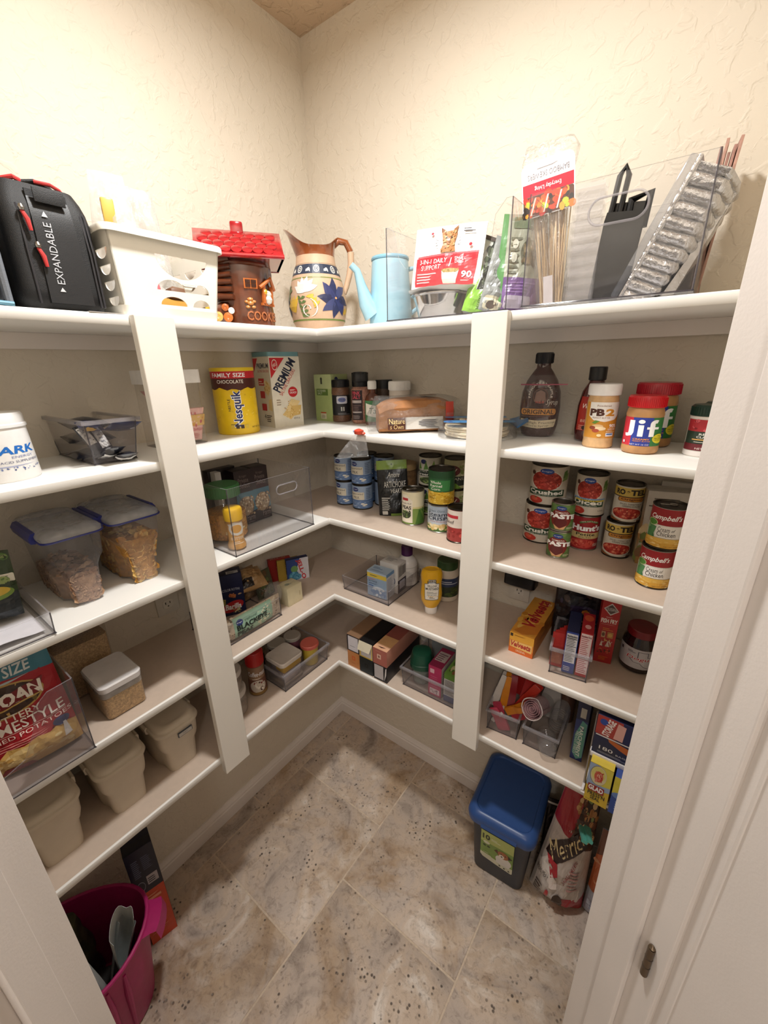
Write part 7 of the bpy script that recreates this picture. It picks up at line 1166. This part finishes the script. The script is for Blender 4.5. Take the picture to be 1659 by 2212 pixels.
carton('bag_box', 'navy and red storage bag box on the upper rack tier, topmost', 'box', 1.275, -.208, z5 + .2095, .128, .19, .060, '1f2650', 0, [('r', 0, 0, 1, 1, '1f2650'), ('p', [(0, 0), (.36, 0), (.46, .5), (.44, 1), (0, 1)], 'a83a34'), ('e', .12, .7, .07, .16, '2c4a9a'), ('t', 'STORAGE', .0, .34, .44, .62, 'f0e8e4', {'rot': 78, 'asp': 2.06, 'bold': .03}), ('p', [(.32, .06), (.48, .04), (.5, .85), (.36, .9)], 'd8a49a'), ('t', '48', .70, .25, .84, .5, 'e8e6ea', {'rot': 80, 'asp': 2.06}), ('t', 'QUART', .78, .5, .98, .62, 'd0d0d8', {'rot': 80, 'asp': 2.06})], side='1a2046')
carton('bag_box', 'navy sandwich bag box marked 180, with an orange opening, under the red one', 'box', 1.272, -.208, z5 + .1465, .122, .19, .062, '1f2448', 0, [('r', 0, 0, 1, 1, '1d2346'), ('p', [(.25, .95), (.95, .75), (.95, .5), (.85, .38), (.5, .6), (.28, .8)], 'b8602c'), ('p', [(.62, .85), (.95, .75), (.95, .5)], '14100e'), ('r', .02, .94, .98, 1, 'd8d4d4'), ('t', '180', .12, .28, .38, .46, 'e8e6ea'), ('t', 'BAGS', .44, .26, .66, .34, 'c8c8d0'), ('l', .1, .1, .8, .2, 2, '8a90a8')], side='181d3c')
carton('bag_box', 'narrow blue and red box at the right end of the upper rack tier', 'box', 1.352, -.205, z5 + .1465, .022, .19, .122, '24348a', 0, [('r', 0, 0, 1, 1, '24348a'), ('r', .3, .2, 1, .62, 'b0262e'), ('t', 'ZIP', -.4, .34, 1.6, .46, 'f0e8e8', {'rot': 80, 'asp': .18, 'bold': .03})], side='1f2c72')
GL_ = [('r', 0, 0, 1, 1, 'd8b83a'), ('p', [(0, .42), (.5, .36), (1, .42), (1, 1), (0, 1)], '9ab0d0'), ('p', [(.45, .5), (1, .55), (1, 1), (.45, 1)], 'd8cc50'), ('e', .42, .74, .36, .25, '8a8a84'), ('e', .44, .74, .34, .235, 'dcd0a8'), ('e', .42, .78, .30, .18, 'dcd27a'), ('e', .45, .72, .19, .14, 'c85a44'), ('s', .3, .6, .6, .84, 16, .05, ['d88070', 'b83a30', 'e0a890']), ('r', .08, .30, .78, .47, '9a2420'), ('t', 'GLAD', .11, .325, .75, .45, 'ffffff', {'bold': .04}), ('t', "PRESS'N", .12, .19, .86, .29, '34301f', {'bold': .02}), ('t', 'SEAL', .26, .09, .68, .18, '34301f', {'bold': .02}), ('t', '70 SQ FT', .06, .035, .4, .065, '5a4a1c')]
carton('wrap_box', 'yellow press-and-seal wrap box poking out below the rack shelf', 'box', 1.243, -.238, z5 + .0075, .054, .19, .132, 'd8b83a', 0, GL_, [('r', 0, 0, 1, 1, '3a58a0')], (), [('r', 0, 0, 1, 1, 'd0b848')], side='3a58a0')
carton('wrap_box', 'blue and yellow wrap box right beside the press-and-seal box', 'box', 1.302, -.240, z5 + .0075, .055, .19, .125, '3a58b0', 0, [('r', 0, 0, 1, 1, '34509e'), ('r', 0, .55, 1, 1, 'd8cc48'), ('e', .5, .52, .5, .1, '6a8ac8'), ('l', .2, .15, .8, .4, 4, '8aa0d8')], side='2c4488')

# ------------------------------------------------------------ floor
t = thing('food_bin', 'dark grey pet food bin with a blue flip lid, under the right shelves', 'bin', (.985, -.155, 0), 4)
GRB = P('2c2f38', .45, noise=.05); BLL = P('2c4c84', .35, noise=.03)
b = B(); b.loft([[(px, py, zz) for px, py in rrect(-w_ / 2, -d_ / 2, w_ / 2, d_ / 2, .025, 6)] for w_, d_, zz in ((.172, .222, 0), (.178, .228, .006), (.196, .25, .2), (.207, .262, .285))], GRB); b.done('tub', t, 50)
l = B(); RR = lambda e, z_, ey=0: [(px, py - ey, z_) for px, py in rrect(-.112 - e, -.140 - e, .112 + e, .138 + e, .035, 7)]
l.loft([RR(-.004, .268), RR(.004, .270), RR(.006, .290), RR(.002, .306), RR(-.010, .316), RR(-.016, .316), RR(-.019, .311), RR(-.024, .3105), RR(-.05, .3135)], BLL); lo = l.done('lid', t, 40)
b = B(); b.loft([[(-.062 + .001 * q, -.138 - .012 * q, .270 + .002 * q), (.062 - .001 * q, -.138 - .012 * q, .270 + .002 * q), (.062 - .001 * q, -.128 - .012 * q, .303 - .004 * q), (-.062 + .001 * q, -.128 - .012 * q, .303 - .004 * q)] for q in (0, .6, 1)], BLL); b.done('latch_tab', lo, 30)
FB = flat((-.060, -.1235, .09), (.115, 0, 0), (0, -.0115, .158))
deco(t, FB, [('p', [(0, .12), (.08, .05), (.5, .0), (.97, -.03), (1, .0), (1, 1), (0, 1)], 'cfcdb4'), ('p', [(0, .22), (.5, .16), (1, .16), (1, 1), (0, 1)], '7d9a4a'), ('p', [(0, .62), (1, .66), (1, 1), (0, 1)], 'b4c070'), ('t', '10', .05, .72, .28, .90, '26301c', {'bold': .04}), ('l', .32, .78, .6, .86, 2, 'e0e4c8'), ('e', .18, .62, .1, .05, 'd8dcc0'), ('e', .12, .5, .05, .03, '3a4a2a'), ('e', .25, .5, .05, .03, '3a4a2a'), ('e', .72, .28, .24, .16, 'dcd8d0'), ('p', [(.5, .3), (.95, .3), (.9, .12), (.5, .12)], 'd8d4cc'), ('e', .70, .48, .17, .12, 'a8683c'), ('e', .66, .42, .08, .06, 'e4dcd0'), ('p', [(.52, .58), (.42, .5), (.55, .44)], '5a3420'), ('p', [(.84, .56), (.98, .5), (.86, .44)], '3a2418'), ('e', .64, .5, .022, .016, '17110e'), ('e', .77, .5, .022, .016, '17110e'), ('e', .66, .42, .03, .02, '17110e'), ('l', .1, .2, .35, .3, 2, 'c8d0a0'), ('e', .62, .06, .03, .02, '22261c'), ('e', .76, .05, .03, .02, '22261c'), ('e', .9, .04, .03, .02, '22261c')], 'label', .0015)
# kibble bags
MR = [('r', 0, 0, 1, 1, 'c4b8b0'), ('r', 0, 0, 1, .16, 'a8202c'), ('p', [(.0, .0), (.46, .0), (.50, .20), (.42, .24), (0, .22)], 'c4bcb6'), ('p', [(.5, .62), (.62, 1), (.0, 1), (.0, .7)], 'a01f2a'), ('p', [(.45, .62), (.62, 1), (1, 1), (1, .55)], '3a2418'), ('s', .45, .60, .98, .99, 44, .05, ['c89a64', 'a8703c', 'e0bd88', '6a3a20', 'b88450', '4a3020', '8a9a5c'], {'asp': .7}), ('p', [(.06, .42), (.28, .38), (.86, .60), (.88, .74), (.66, .72), (.10, .52)], '2a1614'), ('t', 'Merrick', .02, .50, .90, .64, 'e8d4a0', {'rot': 40, 'asp': .42, 'shear': .25}), ('t', 'SMALL BREED', .42, .36, .82, .40, '9a3a3c', {'rot': 62, 'asp': .6}), ('l', .62, .24, .85, .42, 6, 'b88a84'), ('p', [(.0, .30), (.12, .40), (.26, .36), (.34, .22), (.1, .22)], 'dcd4cc'), ('p', [(.10, .42), (.34, .40), (.4, .32), (.28, .28)], 'a8202c'), ('p', [(.22, .34), (.4, .28), (.45, .22), (.3, .2)], 'e4d8d0'), ('l', .06, .04, .2, .16, 5, '4a3a38'), ('t', 'REAL MEAT', .02, .22, .24, .26, '4a4040'), ('rr', .26, .05, .32, .16, .02, 'b82a34'), ('e', .5, .13, .1, .05, '3a2a20')]
pouch('kibble_bag', 'crumpled white and red dog food bag clipped shut, on the floor', 'bag', 1.180, -.190, .004, .172, .53, .14, 'c0b4ac', MR, 10, -1, 3, crump=.008, seed=41, bot=.95, top=.12, taper=.42, bend=.0)
t = thing('chip_clip', 'teal bag clip pinching the white and red dog food bag', 'clip', (1.222, -.235, .44), 0, None, (ra(70), ra(18), ra(10)))
b = B(); b.loft([[(xx * s, yy, zz) for xx, yy in ((-.009, -.004), (.009, -.004), (.009, .004), (-.009, .004))] for s, zz in ((1, 0), (1, .02), (.7, .05), (.9, .062))], P('5aa898', .4)); b.done('jaw', t, 30)
b = B(); b.loft([[(xx * s + .012, yy + .008, zz) for xx, yy in ((-.009, -.004), (.009, -.004), (.009, .004), (-.009, .004))] for s, zz in ((1, 0), (1, .02), (.7, .05), (.9, .06))], P('5aa898', .4)); b.done('jaw', t, 30)
pouch('kibble_bag', 'dark brown and black dog food bag behind, between bin and white bag', 'bag', 1.160, -.082, .004, .13, .33, .07, '201614', [('r', 0, 0, 1, 1, '1f1614'), ('r', .5, .62, .9, .95, '3a221c'), ('t', 'BACON', .30, .74, 1.0, .80, 'b8a488', {'rot': -82, 'asp': .4}), ('r', 0, .93, 1, .96, 'c8bcae'), ('e', .45, .5, .12, .05, '4a443c'), ('t', 'BEEF', .35, .3, .85, .38, '8a7a5c', {'rot': 70, 'asp': .4}), ('p', [(.1, .1), (.4, .15), (.3, .3), (.12, .28)], '6a7a34'), ('s', .1, .1, .9, .6, 12, .06, ['3a2a20', '14100e'])], 14, 3, 0, crump=.012, seed=42, bot=.8)
pouch('kibble_bag', 'orange-printed pale blue bag at the far right, beside the door jamb', 'bag', 1.347, -.165, .004, .16, .40, .10, 'b4bccc', [('r', 0, 0, 1, 1, 'b8bfce'), ('p', [(0, .3), (.5, .36), (1, .34), (1, 1), (0, 1)], '7a4a34'), ('p', [(0, .3), (.25, .34), (.45, .66), (.3, .8), (0, .7)], 'c86a3c'), ('s', 0, .34, .5, .72, 12, .06, ['d88a5c', 'e0a078', 'b85a30'], {'asp': .4}), ('l', .1, .1, .6, .2, 4, '8a92a8')], 4, 0, 0, crump=.012, seed=43, taper=.1)
# black and orange box
carton('cereal_carton', 'black and orange box standing on its end by the left wall', 'box', .141, -1.0605, .0, .075, .055, .43, '1a1d2e', 77, [('r', 0, 0, 1, .56, 'c8481f'), ('r', 0, .56, 1, 1, '14172a'), ('l', .15, .74, .42, .92, 10, '5a6078'), ('l', .5, .78, .86, .92, 8, '4a5068'), ('r', .50, .62, .90, .71, 'a8a4a8'), ('l', .54, .635, .86, .695, 3, '14172a'), ('e', .26, .64, .15, .05, '8a8e9c'), ('e', .26, .64, .135, .042, '14172a'), ('r', .2, .46, .82, .485, 'e8a07c'), ('l', .2, .50, .8, .53, 1, 'e0906c'), ('l', .12, .1, .8, .42, 14, 'd8744c')], [('r', 0, 0, 1, .56, 'a83c1c'), ('r', 0, .56, 1, 1, '10121f')], [('r', 0, 0, 1, 1, '10121f')], side='10121f')
# pink tote
t = thing('tote_basket', 'magenta soft plastic tote with papers inside, on the floor by left jamb', 'tote', (.190, -1.262, 0), -35)
MG = P('a81f62', .45, noise=.06); MGD = P('6a1040', .5)
def oval(a, b_, z_, n=36, cx=0): return [(cx + a * math.cos(2 * PI * i / n), b_ * math.sin(2 * PI * i / n), z_) for i in range(n)]
b = B(); rg = [oval(.105, .130, .002), oval(.112, .137, .01), oval(.13, .16, .2), oval(.143, .178, .40)]
def rimz(p): return p[2] - .065 + .03 * (abs(p[1]) / .178) ** 2.2
rg[-1] = [(p[0], p[1], rimz(p) - .03) for p in rg[-1]]
inn = [[(x * .975, y_ * .975, zz) for x, y_, zz in r_] for r_ in rg[::-1]]; inn[-1] = oval(.10, .125, .008)
b.loft(rg + inn, MG); b.done('tub', t, 60)
b = B(); b.tube([(x * 1.0, y_ * 1.0, zz) for x, y_, zz in rg[-1]], .0055, MG, 8, True); b.done('rim', t)
for sx in (1,):
    b = B(); b.loft([[(.142 * math.cos(a) + .02 * e, .176 * math.sin(a) + .02 * e * math.sin(a), zz) for a, e, zz in [(PI / 2 * sx + d_, 0, .335 - .02 * abs(d_)) for d_ in (-.34, -.17, 0, .17, .34)]]] + [[(.142 * math.cos(a), .176 * math.sin(a) + (.040 * sx * k2), zz + .004 * k2) for a, zz in [(PI / 2 * sx + d_, .335 - .02 * abs(d_)) for d_ in (-.30, -.16, 0, .16, .30)]] for k2 in (.6, 1)] + [[(.142 * math.cos(a), .176 * math.sin(a) + .046 * sx, zz - .035) for a, zz in [(PI / 2 * sx + d_, .335 - .02 * abs(d_)) for d_ in (-.30, -.16, 0, .16, .30)]]], MG, cap=False, closed=False); b.done('handle', t, 60)
for aa in (20, 35, 50):
    a = math.radians(aa); b = B(); b.tube([(.112 * math.cos(a) * 1.02, .137 * math.sin(a) * 1.02, .02), (.131 * math.cos(a) * 1.02, .161 * math.sin(a) * 1.02, .2), (.137 * math.cos(a) * 1.015, .171 * math.sin(a) * 1.015, .29)], [.004, .008, .004], MG, 8); b.done('rib', t)
PP = P('c4c8c4', .45, noise=.05); PG = P('a8aeac', .35)
def sheet(label, x, y, r, h, a0, a1, tilt, m, lean=0):
    t = thing('paper_bag', label, 'paper', (x, y, .14), 0, 'papers in the magenta tote', tilt); b = B(); n = 18
    ps = [(r * math.cos(math.radians(a0 + (a1 - a0) * k / n)) * (1 + .1 * math.sin(k)), r * .6 * math.sin(math.radians(a0 + (a1 - a0) * k / n))) for k in range(n + 1)]
    b.loft([[(px * s, py * s, h * v + .012 * math.sin(k * .8) * v) for k, (px, py) in enumerate(ps)] + [(px * s * .985, py * s * .985, h * v + .012 * math.sin(k * .8) * v) for k, (px, py) in list(enumerate(ps))[::-1]] for s, v in ((.7, 0), (.9, .5), (1, 1))], m); b.done('sheet', t, 60)
sheet('pale paper rolled into an open tube, left inside the tote', .262, -1.250, .042, .24, 150, 400, (ra(6), ra(-6), ra(30)), PP)
sheet('curled pale paper with a pointed fold, right inside the tote', .222, -1.180, .046, .27, 100, 330, (ra(-10), ra(14), ra(-30)), PP)
sheet('shiny grey folded bag in the middle of the tote', .240, -1.215, .028, .22, 0, 260, (ra(-14), ra(10), ra(10)), PG)
t = thing('camo_bag', 'dark olive patterned bag at the back of the tote', 'bag', (.125, -1.285, .015), 60); b = B(); soft_bag(b, .13, .06, .33, P('3a3824', .6, noise=.7, scale=30), .02); noisy(b.done('bag', t, 60), .012, 20)
t = thing('dark_bag', 'black cloth bag filling the bottom of the tote', 'bag', (.225, -1.235, .012), 50); b = B(); soft_bag(b, .17, .10, .13, P('17120f', .7, noise=.4), .03); noisy(b.done('bag', t, 60), .012, 25)
